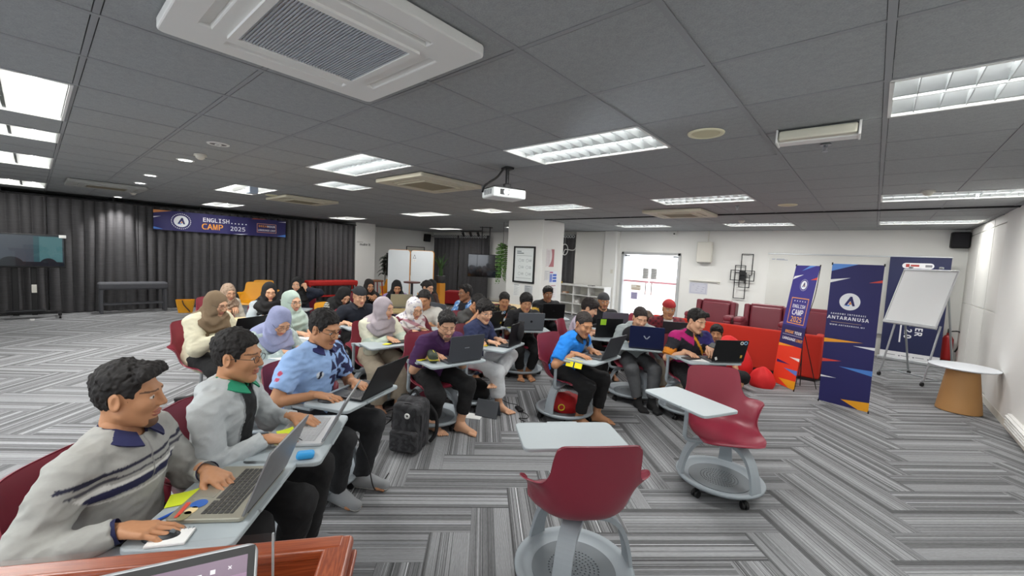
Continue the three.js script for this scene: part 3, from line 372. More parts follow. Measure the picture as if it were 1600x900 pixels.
// pillar notices
{
  const frameTex = canvasTex(300, 400, (x) => { x.fillStyle = '#e9efee'; x.fillRect(0, 0, 300, 400); x.fillStyle = '#7a8688'; x.fillRect(30, 36, 70, 12); x.fillRect(30, 58, 110, 12); x.fillRect(30, 92, 240, 3); x.strokeStyle = '#8f9a9b'; x.lineWidth = 3; for (let r = 0; r < 3; r++) for (let c = 0; c < 2; c++) { x.beginPath(); x.arc(80 + c * 120, 150 + r * 80, 18, 0, 7); x.stroke(); for (let k = 0; k < 3; k++) x.fillRect(108 + c * 120, 138 + r * 80 + k * 10, 40, 3); } x.fillRect(30, 360, 240, 3); });
  const t = thing('framed_poster', 'black framed rules poster on the front of the pillar', 'poster', [-6.365, 1.49, -7.75]);
  part('frame', [bx(0.66, 0.04, 0.03, 0, 0.42, 0.016), bx(0.66, 0.04, 0.03, 0, -0.42, 0.016), bx(0.04, 0.84, 0.03, -0.31, 0, 0.016), bx(0.04, 0.84, 0.03, 0.31, 0, 0.016)], M.black, t); part('print', bx(0.58, 0.8, 0.008, 0, 0, 0.01), new THREE.MeshStandardMaterial({ map: frameTex, roughness: 0.35 }), t);
  const note = (label, pos, w, h, turn, draw) => solo('paper_notice', bx(w, h, 0.003), new THREE.MeshStandardMaterial({ roughness: 0.8, map: canvasTex(128, Math.round(128 * h / w), draw) }), label, 'notice', pos, turn);
  const lines = (bg, fg, head) => (x, w, h) => { x.fillStyle = bg; x.fillRect(0, 0, w, h); x.fillStyle = head || fg; x.fillRect(10, 8, w - 40, 8); x.fillStyle = fg; for (let k = 0; k < 12; k++) x.fillRect(10, 26 + k * (h - 34) / 12, 40 + (k * 29) % 60, 3); };
  note('white list notice below the left side of the framed poster', [-6.56, 0.86, -7.746], 0.22, 0.3, 0, lines('#eceeec', '#a9aeae', '#777d80')); note('grey photocopied notice below the right side of framed poster', [-6.2, 0.89, -7.746], 0.24, 0.22, 0, lines('#c3c6c8', '#84898c'));
  const px = -5.848, py = Math.PI / 2;
  note('tall red and white programme leaflet on the pillar side', [px, 1.68, -8.08], 0.31, 0.42, py, (x, w, h) => { x.fillStyle = '#e6e2e2'; x.fillRect(0, 0, w, h); x.fillStyle = '#b8787c'; x.beginPath(); x.moveTo(w, 0); x.lineTo(w, h); x.lineTo(w * 0.3, h); x.quadraticCurveTo(w * 0.95, h * 0.6, w * 0.6, 0); x.fill(); x.fillStyle = '#b7a9aa'; for (let k = 0; k < 14; k++) x.fillRect(12, 16 + k * 11, 50, 3); });
  note('small white leaflet with grey print on pillar side', [px, 1.26, -7.99], 0.2, 0.24, py, lines('#e3e4e4', '#b0b2b4')); note('blue and white schedule sheet on pillar side', [px, 1.22, -8.24], 0.32, 0.3, py, (x, w, h) => { x.fillStyle = '#e8ecf4'; x.fillRect(0, 0, w, h); x.fillStyle = '#b04a78'; x.fillRect(8, 8, 50, 12); x.fillStyle = '#3f66c8'; for (let k = 0; k < 3; k++) { x.fillRect(56, 30 + k * 28, 62, 20); } x.fillStyle = '#7d8fd6'; x.fillRect(8, 30, 40, 76); }); note('white sheet with red rule below the schedule', [px, 0.86, -8.28], 0.28, 0.36, py, lines('#ececec', '#b5a6a8', '#b07880'));
}
// shelf with small boxes
{
  const t = thing('shelf_unit', 'white open shelf unit in front of the partition', 'shelf', [-6.83, 0, -10.9]); const w = 2.1, d = 0.4, top = 0.9;
  part('top_board', rb(w, 0.04, d + 0.04, 0.006, 0, top, 0), M.white, t); for (let k = 0; k <= 4; k++) part('divider', bx(0.03, top - 0.02, d, -w / 2 + 0.015 + k * (w - 0.03) / 4, top / 2 - 0.01, 0), M.white, t); for (const y of [0.05, 0.34, 0.62]) part('shelf_board', bx(w - 0.02, 0.025, d - 0.01, 0, y, 0), M.white, t); part('back_board', bx(w, top, 0.015, 0, top / 2, -d / 2), M.offwhite, t);
  const stuff = [[-0.82, 0.632, 0.1, 0.12, 0.1, '#c7a24a'], [-0.66, 0.632, 0.09, 0.07, 0.1, '#d8c8a0'], [-0.34, 0.632, 0.16, 0.05, 0.14, '#c99a78'], [-0.75, 0.352, 0.14, 0.1, 0.14, '#b7b1a6'], [0.1, 0.352, 0.14, 0.12, 0.12, '#cfccc8'], [-0.55, 0.92, 0.09, 0.06, 0.08, '#cfae4a'], [0.55, 0.92, 0.18, 0.015, 0.14, '#55555a'], [0.05, 0.352, 0.1, 0.16, 0.1, '#e2e2e0']];
  const names = ['ochre carton on the upper shelf beside the pillar', 'beige carton next to the ochre carton', 'flat pinkish box on the upper shelf', 'grey box on the lower shelf', 'pale grey box in the middle compartment', 'small yellow box on top of the shelf unit', 'flat dark tablet on top of the shelf unit', 'white carton standing behind the pale grey box'];
  stuff.forEach(([x, y, a, b, c, col], k) => { const o = thing('small_box', names[k], 'box', [-6.83 + x, y, -10.82 - (k === 7 ? 0.13 : 0)]); part('carton', rb(a, b, c, 0.006, 0, b / 2 + 0.001, 0), mat(col, 0.8), o); part('label_strip', bx(a * 0.6, b * 0.4, 0.002, 0, b * 0.5, c / 2 + 0.001), M.paper, o); });
}
// televisions
{
  const screenTex = canvasTex(512, 288, (x, w, h) => { x.fillStyle = '#3b4650'; x.fillRect(0, 0, w, h); x.fillStyle = '#55616e'; x.fillRect(0, 8, w * 0.7, h - 16); x.fillStyle = '#5d949a'; x.fillRect(w * 0.68, 12, w * 0.3, h - 24); x.fillStyle = '#3d6f78'; x.fillRect(w * 0.62, 12, w * 0.07, h - 24); x.fillStyle = '#1c2a33'; x.beginPath(); x.ellipse(w * 0.35, h, w * 0.16, h * 0.3, 0, 0, 7); x.ellipse(w * 0.8, h, w * 0.12, h * 0.26, 0, 0, 7); x.fill(); x.fillRect(0, h * 0.86, w, h * 0.14); });
  const t = thing('television_stand', 'large television on a black wheeled stand before the curtain', 'television', [-12.5, 0, 0.13], Math.PI / 2);
  part('casing', rb(1.12, 0.66, 0.05, 0.012, 0, 1.33, 0.06), M.black, t); part('screen', bx(1.07, 0.61, 0.004, 0, 1.335, 0.087), phys('#050608', 0.12, { emissive: '#ffffff', emissiveMap: screenTex, emissiveIntensity: 0.42, clearcoat: 0.5 }), t);
  part('asset_tag', bx(0.1, 0.06, 0.002, 0.52, 1.63, 0.09), M.paper, t); part('column', [rb(0.08, 1.3, 0.05, 0.01, -0.12, 0.7, -0.03), rb(0.08, 1.3, 0.05, 0.01, 0.12, 0.7, -0.03)], M.black, t); part('base', [rb(0.95, 0.05, 0.06, 0.01, 0, 0.11, 0), rb(0.05, 0.05, 0.55, 0.01, -0.45, 0.09, 0.05), rb(0.05, 0.05, 0.55, 0.01, 0.45, 0.09, 0.05)], M.black, t);
  for (const s of [-1, 1]) for (const z of [-0.2, 0.3]) part('caster', cy(0.035, 0.035, 0.03, s * 0.45, 0.035, z, 14, 0, 0, Math.PI / 2), M.black, t);
  part('power_adaptor', rb(0.07, 0.16, 0.04, 0.006, 0.12, 0.58, 0.02), M.offwhite, t); part('shelf', rb(0.5, 0.02, 0.2, 0.005, 0, 0.15, 0.05), M.darkSteel, t);
  const s2 = thing('hanging_television', 'black television hung from the ceiling beside the dark curtain', 'television', [-9.22, 0, -9.27], 0.72);
  part('casing', rb(1.06, 0.72, 0.06, 0.012, 0, 1.345, 0), M.black, s2); part('screen', bx(1.02, 0.68, 0.004, 0, 1.345, 0.032), phys('#060608', 0.12, { clearcoat: 0.6 }), s2); part('hanger', [rod([-0.12, 1.4, -0.06], [-0.12, H, -0.06], 0.016), rod([0.12, 1.4, -0.06], [0.12, H, -0.06], 0.016), bx(0.4, 0.3, 0.04, 0, 1.4, -0.05)], M.black, s2); part('ceiling_plate', bx(0.4, 0.02, 0.1, 0, H - 0.02, -0.06), M.black, s2);
  const s3 = thing('wall_television', 'black wall television mostly hidden behind the mobile whiteboards', 'television', [XL, 1.15, -9.75], Math.PI / 2); part('casing', rb(1.4, 0.88, 0.06, 0.012, 0, 0, 0.05), M.black, s3); part('screen', bx(1.34, 0.82, 0.004, 0, 0, 0.082), phys('#060608', 0.15, { clearcoat: 0.6 }), s3);
  const tk = thing('track_light', 'black ceiling track with three spot heads before the curtain', 'track light', [-11.3, H, -10.6]); part('track', bx(1.1, 0.03, 0.05, 0, -0.02, 0), M.black, tk); for (const x of [-0.4, 0, 0.4]) part('spot_head', cy(0.05, 0.04, 0.16, x, -0.14, 0.03, 12, 0.4), M.black, tk);
  const wl = thing('wall_lettering', 'small black make it lettering on the white wall pier', 'lettering', [-12.998, 1.86, -7.33], Math.PI / 2); part('letters', bx(0.62, 0.16, 0.002, 0, 0, 0.001), new THREE.MeshStandardMaterial({ roughness: 0.8, map: canvasTex(256, 64, (x) => { x.fillStyle = '#ebebe7'; x.fillRect(0, 0, 256, 64); x.fillStyle = '#8d8a84'; x.fillRect(10, 6, 90, 6); x.fillStyle = '#161616'; x.font = 'bold 44px sans-serif'; x.fillText('make it', 50, 54); }) }), wl);
  const pf = thing('picture_frame', 'thin black empty frame on the wall above the whiteboards', 'frame', [XL + 0.02, 1.76, -10.42], Math.PI / 2); part('print', bx(0.86, 0.24, 0.006, 0, 0, 0), M.offwhite, pf); part('frame', [bx(0.9, 0.025, 0.02, 0, 0.13, 0.004), bx(0.9, 0.025, 0.02, 0, -0.13, 0.004), bx(0.025, 0.26, 0.02, -0.44, 0, 0.004), bx(0.025, 0.26, 0.02, 0.44, 0, 0.004)], M.black, pf);
}
// mobile whiteboards with orange frames
{
  const mk = (label, x, z, w, sign) => { const t = thing('mobile_whiteboard', label, 'whiteboard', [x, 0, z], 0.72);
    part('board', new THREE.ExtrudeGeometry(roundRect(w, 1.5, 0.07), { depth: 0.02, bevelEnabled: true, bevelSize: 0.005, bevelThickness: 0.005, bevelSegments: 2, curveSegments: 6 }).translate(0, 0.95, 0), mat('#e3e8ea', 0.3), t);
    part('edge_frame', new THREE.ExtrudeGeometry(roundRect(w + 0.03, 1.53, 0.08), { depth: 0.016, bevelEnabled: false, curveSegments: 6 }).translate(0.008, 0.95, -0.018), mat('#d8933a', 0.6), t);
    for (const s of [-1, 1]) { part('foot', rb(0.05, 0.04, 0.5, 0.012, s * w * 0.4, 0.08, 0), M.steel, t); for (const q of [-0.22, 0.22]) part('caster', cy(0.03, 0.03, 0.024, s * w * 0.4, 0.03, q, 12, 0, 0, Math.PI / 2), M.black, t); part('upright', rod([s * w * 0.4, 0.08, -0.03], [s * w * 0.4, 0.5, -0.03], 0.015), M.steel, t); }
    if (sign) { const st = new THREE.MeshStandardMaterial({ roughness: 0.6, map: canvasTex(64, 128, (x) => { x.fillStyle = '#e3e8ea'; x.fillRect(0, 0, 64, 128); x.strokeStyle = '#333'; x.lineWidth = 4; x.beginPath(); x.moveTo(12, 62); x.lineTo(32, 14); x.lineTo(52, 62); x.closePath(); x.stroke(); x.fillStyle = '#f4f4f2'; x.fillRect(12, 74, 44, 36); x.fillStyle = '#9a9a98'; for (let k = 0; k < 3; k++) x.fillRect(18, 82 + k * 9, 30, 2); }) }); part('triangle_notice', bx(0.11, 0.24, 0.002, -w / 2 + 0.09, 1.5, 0.027), st, t); } return t; };
  mk('plain mobile whiteboard with orange edge beside the dark plant', -9.52, -6.36, 0.56, false); mk('mobile whiteboard with a drawn triangle notice', -9.05, -6.76, 0.58, true);
}
// benches by the curtain
{
  const mk = (label, m, pos, len) => { const t = thing('upholstered_bench', label, 'bench', pos, Math.PI / 2); part('pad', rb(len, 0.16, 0.36, 0.05, 0, 0.6, 0), m, t); for (const s of [-1, 1]) for (const z of [-0.13, 0.13]) part('leg', rb(0.05, 0.53, 0.05, 0.008, s * (len / 2 - 0.05), 0.265, z), m, t); part('stretcher', [rb(len - 0.1, 0.03, 0.03, 0.006, 0, 0.2, 0.13), rb(len - 0.1, 0.03, 0.03, 0.006, 0, 0.2, -0.13)], m, t); return t; };
  mk('charcoal grey bench standing against the long curtain', mat('#4e4f54', 0.8), [-12.66, 0, -1.48], 1.18); mk('bright red padded bench standing against the long curtain', mat('#c2241f', 0.7), [-12.62, 0, -6.05], 1.55);
  const wo = thing('wire_ornament', 'white wire loop ornament hung before the narrow curtain', 'wall art', [-7.52, 1.98, ZB + 0.2]); part('hanging_wire', rod([0, 0.17, 0], [0, H - 1.98, 0], 0.003, 6), M.white, wo); part('loop', new THREE.TorusGeometry(0.17, 0.014, 8, 28).scale(0.7, 1, 1), M.white, wo); part('tail', tube([[-0.05, -0.15, 0], [0.02, 0.0, 0.01], [0.12, 0.0, 0.01], [0.36, 0.0, 0.01], [0.44, 0.16, 0.0]], 0.012, 30, 6), M.white, wo);
  const ot = thing('ottoman', 'red cube ottoman below the hanging television', 'ottoman', [-10.35, 0, -9.15], 0.6); part('cushion', rb(0.72, 0.42, 0.6, 0.05, 0, 0.25, 0), mat('#a81d22', 0.8), ot); for (const [x, z] of [[-1, -1], [1, -1], [-1, 1], [1, 1]]) part('foot', cy(0.02, 0.016, 0.05, x * 0.28, 0.025, z * 0.22, 10), M.black, ot);
}
// plants
{
  const leafGeo = (l, w, bend) => { const P = []; for (let i = 0; i <= 8; i++) { const t = i / 8, ww = w * Math.sin(Math.PI * Math.min(1, t * 0.92 + 0.08)), y = l * t * Math.cos(bend * t), z = l * t * Math.sin(bend * t); P.push([V(-ww / 2, y, z), V(0, y - ww * 0.15, z), V(ww / 2, y, z)]); } return sheet(P, 0.002); };
  const p1 = thing('potted_snake_plant', 'upright dark green snake plant in an orange pot', 'plant', [-9.06, 0, -7.41]); part('stand', rb(0.2, 0.85, 0.2, 0.02, 0, 0.425, 0), mat('#e0962c', 0.6), p1); part('pot', lathe([[0, 0.85], [0.11, 0.85], [0.14, 1.05], [0.12, 1.05], [0, 1.03]], 20), mat('#3a3a3c', 0.6), p1);
  for (let k = 0; k < 14; k++) { const a = k * 2.4, g = leafGeo(0.5 + rnd() * 0.25, 0.06, 0.25 + rnd() * 0.5); part('leaf', tr(g, Math.cos(a) * 0.05, 1.0, Math.sin(a) * 0.05, 0, a), mat(k % 2 ? '#35512c' : '#466a35', 0.6), p1); }
  const p2 = thing('potted_rubber_plant', 'dark broad leaved plant in a thin stand beside whiteboard', 'plant', [-11.2, 0, -7.0]); part('stem', tube([[0, 0.3, 0], [0.04, 0.8, 0.02], [-0.02, 1.3, 0]], 0.015, 16, 6), mat('#4a4038', 0.8), p2); part('pot', lathe([[0, 0], [0.12, 0], [0.16, 0.3], [0.14, 0.3], [0, 0.28]], 20), mat('#47484a', 0.7), p2);
  for (let k = 0; k < 22; k++) { const a = k * 2.4, g = leafGeo(0.2 + rnd() * 0.1, 0.11, 1.2); part('leaf', tr(g, Math.cos(a) * 0.05, 0.95 + (k % 11) * 0.045, Math.sin(a) * 0.05, 0.6, a), mat('#20281f', 0.5), p2); }
  const p3 = thing('trailing_plant', 'hanging trailing green plant beside the white pillar', 'plant', [-7.42, 0, -8.12]); part('hanger', [rod([0, 2.0, 0], [0, H, 0], 0.006), cy(0.09, 0.07, 0.1, 0, 1.93, 0, 16)], mat('#4a4a48', 0.7), p3);
  const vm = [mat('#4f7a35', 0.7), mat('#6b9a4a', 0.7), mat('#88a866', 0.7)]; const gg = leafGeo(0.055, 0.035, 0.9);
  for (let k = 0; k < 26; k++) { const a = k * 2.4, L = 0.45 + rnd() * 0.6, r = 0.07 + rnd() * 0.09, st = []; for (let q = 0; q < L / 0.035; q++) { const y = 1.97 - q * 0.035, rr = r * Math.min(1, 0.5 + q * 0.2); st.push(tr(gg.clone(), Math.cos(a) * rr, y, Math.sin(a) * rr, 0.9, a + q * 2.1)); } part('trailing_stem', merge(st), vm[k % 3], p3); }
}
// ceiling small things
{
  const spk = (x, z, label) => { const t = thing('ceiling_speaker', label, 'speaker', [x, H, z]); part('rim', lathe([[0.085, -0.001], [0.1, -0.012], [0.115, -0.008], [0.118, 0.0]], 32), mat('#ece8c8', 0.6), t); part('grille', lathe([[0, -0.008], [0.04, -0.009], [0.045, -0.006], [0.06, -0.009], [0.065, -0.006], [0.08, -0.009], [0.088, -0.004]], 32), mat('#d9d4b0', 0.7), t); };
  spk(-0.95, -3.04, 'round cream ceiling speaker beside the large louvred troffer'); spk(-0.99, -6.88, 'round cream ceiling speaker beyond the emergency light'); spk(-8.3, -2.86, 'round tan ceiling disc beside the banner troffer');
  const dn = (x, z, label) => { const t = thing('downlight', label, 'downlight', [x, H, z]); part('rim', lathe([[0.062, 0.0], [0.066, -0.006], [0.08, -0.006], [0.084, 0.0]], 28), M.white, t); part('lamp_disc', cy(0.062, 0.062, 0.004, 0, -0.0035, 0, 28), mat('#ffffff', 0.5, { emissive: LAMP_COLOR, emissiveIntensity: 6 }), t); const L = new THREE.SpotLight(LAMP_COLOR, 11, 0, 0.9, 0.6, 2); L.position.set(0, -0.02, 0); L.target.position.set(0, -1, 0); L.castShadow = true; L.shadow.radius = 3; t.add(L); t.add(L.target); L.name = 'downlight_glow'; L.target.name = 'downlight_aim'; };
  dn(-5.91, -1.14, 'lit round downlight next to the smoke detector'); dn(-7.82, -1.11, 'lit round downlight between two other lit downlights'); dn(-9.07, -1.16, 'lit round downlight beside the grey cassette'); dn(-12.7, -1.25, 'lit round downlight just above the curtain folds');
  const dead = thing('downlight', 'unlit round downlight with a metallic spiral lamp', 'downlight', [-4.65, H, -1.14]); part('rim', lathe([[0.066, 0.0], [0.07, -0.007], [0.086, -0.006], [0.09, 0]], 28), M.white, dead); part('recess', cy(0.066, 0.066, 0.004, 0, -0.002, 0, 28), mat('#6e6f70', 0.5), dead); part('spiral_lamp', tube([...Array(16)].map((_, k) => [Math.cos(k) * 0.04, -0.006, Math.sin(k) * 0.02]), 0.006, 60, 6), M.white, dead);
  const sd = (x, z, label) => { const t = thing('smoke_detector', label, 'smoke detector', [x, H, z]); part('base', cy(0.055, 0.058, 0.02, 0, -0.01, 0, 24), mat('#d8d4c8', 0.6), t); part('sensor', lathe([[0, -0.055], [0.02, -0.054], [0.038, -0.04], [0.045, -0.02]], 24), mat('#d8d4c8', 0.6), t); };
  sd(-5.37, -1.16, 'cream smoke detector between dead and lit downlights'); sd(-11.0, -1.3, 'cream smoke detector past the grey cassette'); sd(0.35, -6.2, 'cream smoke detector beside the long louvred troffer'); sd(-2.0, -8.9, 'cream smoke detector near the recliner troffer');
  const spr = (x, z, label) => { const t = thing('sprinkler', label, 'sprinkler', [x, H, z]); part('escutcheon', cy(0.03, 0.035, 0.008, 0, -0.004, 0, 20), M.steel, t); part('frame', [rod([-0.012, -0.008, 0], [-0.006, -0.05, 0], 0.003, 6), rod([0.012, -0.008, 0], [0.006, -0.05, 0], 0.003, 6), cy(0.008, 0.01, 0.02, 0, -0.014, 0, 10)], M.steel, t); part('deflector', cy(0.018, 0.018, 0.003, 0, -0.052, 0, 16), M.steel, t); };
  spr(-0.34, -3.72, 'steel sprinkler head beside the emergency light'); spr(0.75, -6.6, 'steel sprinkler head beside the long wall side troffer'); spr(-4.6, -9.0, 'steel sprinkler head past the ceiling joint'); spr(-1.6, -6.8, 'steel sprinkler head beside the joint cassette');
  const em = thing('emergency_light', 'white box emergency light with a clear diffuser under the ceiling', 'emergency light', [-0.35, H, -3.28], 0.04); part('body', rb(0.42, 0.075, 0.09, 0.006, 0, -0.04, -0.03), M.white, em); part('diffuser', rb(0.4, 0.06, 0.06, 0.012, 0, -0.04, 0.04), mat('#d9d6c4', 0.4), em); for (const s of [-1, 1]) part('end_cap', rb(0.012, 0.085, 0.14, 0.003, s * 0.21, -0.043, 0), M.white, em); part('rating_plate', bx(0.11, 0.03, 0.002, -0.13, -0.04, -0.076), M.greyDark, em);
  const ex = thing('exit_box', 'small pale blue box fitting beside the banner troffer', 'box light', [-7.55, H, -2.3]); part('body', rb(0.2, 0.1, 0.12, 0.01, 0, -0.05, 0), mat('#aebdd0', 0.5), ex); part('bracket', bx(0.06, 0.02, 0.06, 0, -0.006, 0), M.white, ex);
  // projector
  const pj = thing('projector', 'white ceiling projector with a glowing lens', 'projector', [-2.92, 0, -3.17], D(40.9 + 28));
  part('body', rb(0.37, 0.095, 0.28, 0.02, 0, 2.285, 0), mat('#e7ebea', 0.45), pj); part('top_plate', rb(0.35, 0.012, 0.26, 0.005, 0, 2.337, 0), M.black, pj); part('lens_window', rb(0.1, 0.055, 0.01, 0.008, -0.06, 2.29, 0.139), M.black, pj); part('lens', cy(0.024, 0.026, 0.02, -0.045, 2.29, 0.145, 24, Math.PI / 2), mat('#ffffff', 0.3, { emissive: '#e8f4ff', emissiveIntensity: 5 }), pj);
  for (let k = 0; k < 4; k++) part('vent_slot', rb(0.006, 0.05, 0.03, 0.002, -0.183, 2.29, 0.08 - k * 0.045), M.greyDark, pj); part('front_vents', [...Array(5)].map((_, k) => bx(0.004, 0.05, 0.004, 0.11 + k * 0.012, 2.288, 0.139)), M.greyPlastic, pj);
  part('mount', [cy(0.018, 0.018, 0.2, 0.03, 2.45, 0, 12), rb(0.1, 0.02, 0.1, 0.005, 0.03, 2.55, 0), rb(0.07, 0.05, 0.05, 0.008, 0.03, 2.37, 0), rb(0.2, 0.014, 0.03, 0.004, 0, 2.348, 0), rb(0.03, 0.014, 0.2, 0.004, 0.03, 2.348, 0)], M.black, pj); part('cable', tube([[0, 2.55, -0.03], [-0.06, 2.46, -0.05], [-0.14, 2.4, -0.06], [-0.2, 2.35, -0.05], [-0.2, 2.3, -0.09]], 0.011, 30, 8), M.black, pj);
  { const L = new THREE.SpotLight('#e8f4ff', 6, 0, 0.35, 0.5, 2); L.position.set(-0.045, 2.29, 0.17); L.target.position.set(-0.045, 2.1, 3); L.castShadow = true; pj.add(L); pj.add(L.target); L.name = 'lens_glow'; L.target.name = 'lens_aim'; }
}
// ------------------------------------------------------------------ swivel tray chairs
const SEAT = 0.44;
const shellGeo = (() => {
  // half rows from the centre line to the edge, front lip first
  const rows = [
    [[0, 0.425, 0.238], [0.07, 0.425, 0.236], [0.14, 0.424, 0.228], [0.185, 0.424, 0.212], [0.205, 0.424, 0.192]],
    [[0, 0.442, 0.21], [0.07, 0.442, 0.208], [0.15, 0.443, 0.198], [0.205, 0.446, 0.178], [0.228, 0.448, 0.155]],
    [[0, 0.436, 0.12], [0.08, 0.436, 0.12], [0.16, 0.440, 0.112], [0.218, 0.450, 0.1], [0.240, 0.456, 0.09]],
    [[0, 0.430, 0.02], [0.08, 0.431, 0.02], [0.165, 0.438, 0.02], [0.225, 0.456, 0.02], [0.246, 0.470, 0.02]],
    [[0, 0.434, -0.08], [0.08, 0.435, -0.08], [0.17, 0.445, -0.072], [0.232, 0.480, -0.05], [0.252, 0.520, -0.035]],
    [[0, 0.452, -0.16], [0.09, 0.454, -0.155], [0.175, 0.475, -0.13], [0.240, 0.54, -0.085], [0.282, 0.612, -0.05]],
    [[0, 0.50, -0.208], [0.09, 0.502, -0.2], [0.178, 0.53, -0.165], [0.240, 0.59, -0.12], [0.318, 0.642, -0.085]],
    [[0, 0.56, -0.228], [0.09, 0.562, -0.222], [0.176, 0.582, -0.195], [0.232, 0.618, -0.165], [0.302, 0.650, -0.14]],
    [[0, 0.62, -0.240], [0.09, 0.62, -0.236], [0.170, 0.630, -0.218], [0.214, 0.642, -0.2], [0.240, 0.654, -0.19]],
    [[0, 0.70, -0.254], [0.085, 0.70, -0.251], [0.16, 0.70, -0.240], [0.198, 0.70, -0.226], [0.212, 0.70, -0.22]],
    [[0, 0.78, -0.270], [0.085, 0.78, -0.268], [0.155, 0.78, -0.258], [0.190, 0.78, -0.247], [0.203, 0.78, -0.242]],
    [[0, 0.835, -0.283], [0.08, 0.835, -0.281], [0.145, 0.834, -0.272], [0.180, 0.832, -0.263], [0.194, 0.83, -0.259]],
    [[0, 0.862, -0.290], [0.075, 0.862, -0.288], [0.13, 0.86, -0.281], [0.162, 0.856, -0.273], [0.178, 0.848, -0.269]],
  ];
  const full = rows.map((r) => [...r.slice(1).reverse().map(([x, y, z]) => [-x, y, z]), ...r]);
  const P = []; const nu = 28, nv = 34;
  for (let i = 0; i <= nv; i++) { const cross = full[0].map((_, c) => spline(full.map((r) => r[c]), i / nv)); const row = []; for (let j = 0; j <= nu; j++) row.push(V(...spline(cross, j / nu))); P.push(row); }
  return sheet(P, 0.009);
})();
const trayDish = (() => {
  const ring = (x, y, r, n) => [...Array(n)].map((_, k) => new THREE.Vector2(x + Math.cos(k / n * 2 * Math.PI) * r, y + Math.sin(k / n * 2 * Math.PI) * r)), disc = new THREE.Shape(ring(0, 0, 0.212, 56));
  for (let r = 1; r <= 6; r++) { const n = r * 7; for (let k = 0; k < n; k++) { const a = k / n * Math.PI * 2; disc.holes.push(new THREE.Path(ring(Math.cos(a) * r * 0.021, Math.sin(a) * r * 0.021, 0.005, 7).reverse())); } }
  return new THREE.ExtrudeGeometry(disc, { depth: 0.004, bevelEnabled: false }).rotateX(-Math.PI / 2).translate(0, 0.083, 0);
})();
const trayRim = lathe([[0.205, 0.082], [0.24, 0.088], [0.262, 0.104], [0.275, 0.112], [0.295, 0.112], [0.303, 0.104], [0.300, 0.09], [0.275, 0.074], [0.2, 0.072], [0.2, 0.082]], 56);
const under = cy(0.2, 0.2, 0.004, 0, 0.07, 0, 40);
function legGeo(a) { // broad blade rising from the ring to the hub
  const path = [[0.285, 0.105, 0.052, 0.017], [0.278, 0.16, 0.046, 0.018], [0.258, 0.24, 0.042, 0.02], [0.222, 0.315, 0.042, 0.024], [0.165, 0.365, 0.044, 0.028], [0.09, 0.385, 0.046, 0.03], [0.0, 0.39, 0.046, 0.03]];
  const P = [], N = 24, S = [[-1, -1], [0, -1.1], [1, -1], [1, 1], [0, 1.1], [-1, 1], [-1, -1]];
  for (let i = 0; i <= N; i++) { const [r, y, w, th] = spline(path, i / N), [r2, y2] = spline(path, Math.min(1, i / N + 0.01)), [r1, y1] = spline(path, Math.max(0, i / N - 0.01)); const tx = r2 - r1, ty = y2 - y1, L = Math.hypot(tx, ty), nx = -ty / L, ny = tx / L; P.push(S.map(([sw, st]) => { const rr = r - nx * st * th / 2, yy = y - ny * st * th / 2, side = sw * w; return V(Math.sin(a) * rr + Math.cos(a) * side, yy, Math.cos(a) * rr - Math.sin(a) * side); })); }
  const pos = [], idx = [], m = S.length; P.forEach((r) => r.forEach((p) => pos.push(p.x, p.y, p.z))); for (let i = 0; i < N; i++) for (let j = 0; j < m - 1; j++) { const q = i * m + j; idx.push(q, q + 1, q + m + 1, q, q + m + 1, q + m); }
  const g = new THREE.BufferGeometry(); g.setAttribute('position', new THREE.Float32BufferAttribute(pos, 3)); g.setIndex(idx); const f = g.toNonIndexed(); f.computeVertexNormals(); return f;
}
const legGeos = [Math.PI / 6, Math.PI * 5 / 6, -Math.PI / 2].map(legGeo);
const casterGeo = merge([cy(0.026, 0.026, 0.018, -0.013, 0.026, 0, 14, 0, 0, Math.PI / 2), cy(0.026, 0.026, 0.018, 0.013, 0.026, 0, 14, 0, 0, Math.PI / 2), rb(0.02, 0.03, 0.05, 0.006, 0, 0.05, 0), cy(0.01, 0.01, 0.03, 0, 0.06, 0, 8)]);
const TP = [-0.29, 0, 0.06];             // pivot of the writing tray, at the sitter's right
const trayArmGeo = merge([tube([[0.2, 0.385, -0.02], [0.1, 0.38, 0.0], [0.02, 0.385, 0.0], [0, 0.41, 0.0], [0, 0.5, 0], [0, 0.6, 0], [0, 0.665, 0.0]], 0.016, 40, 10), rb(0.06, 0.016, 0.16, 0.005, 0.03, 0.676, 0.08), cy(0.024, 0.024, 0.03, 0, 0.668, 0, 16)]);
const trayGeo = merge([slab(0.56, 0.33, 0.02, 0.035, 0.005), rb(0.18, 0.012, 0.016, 0.004, 0, 0.006, 0.165)]);
const starGeo = merge([0, 1, 2, 3, 4].map((k) => tr(rb(0.045, 0.03, 0.3, 0.01, 0, 0.1, 0.15, 0.12), 0, 0, 0, 0, k * 1.2566)));
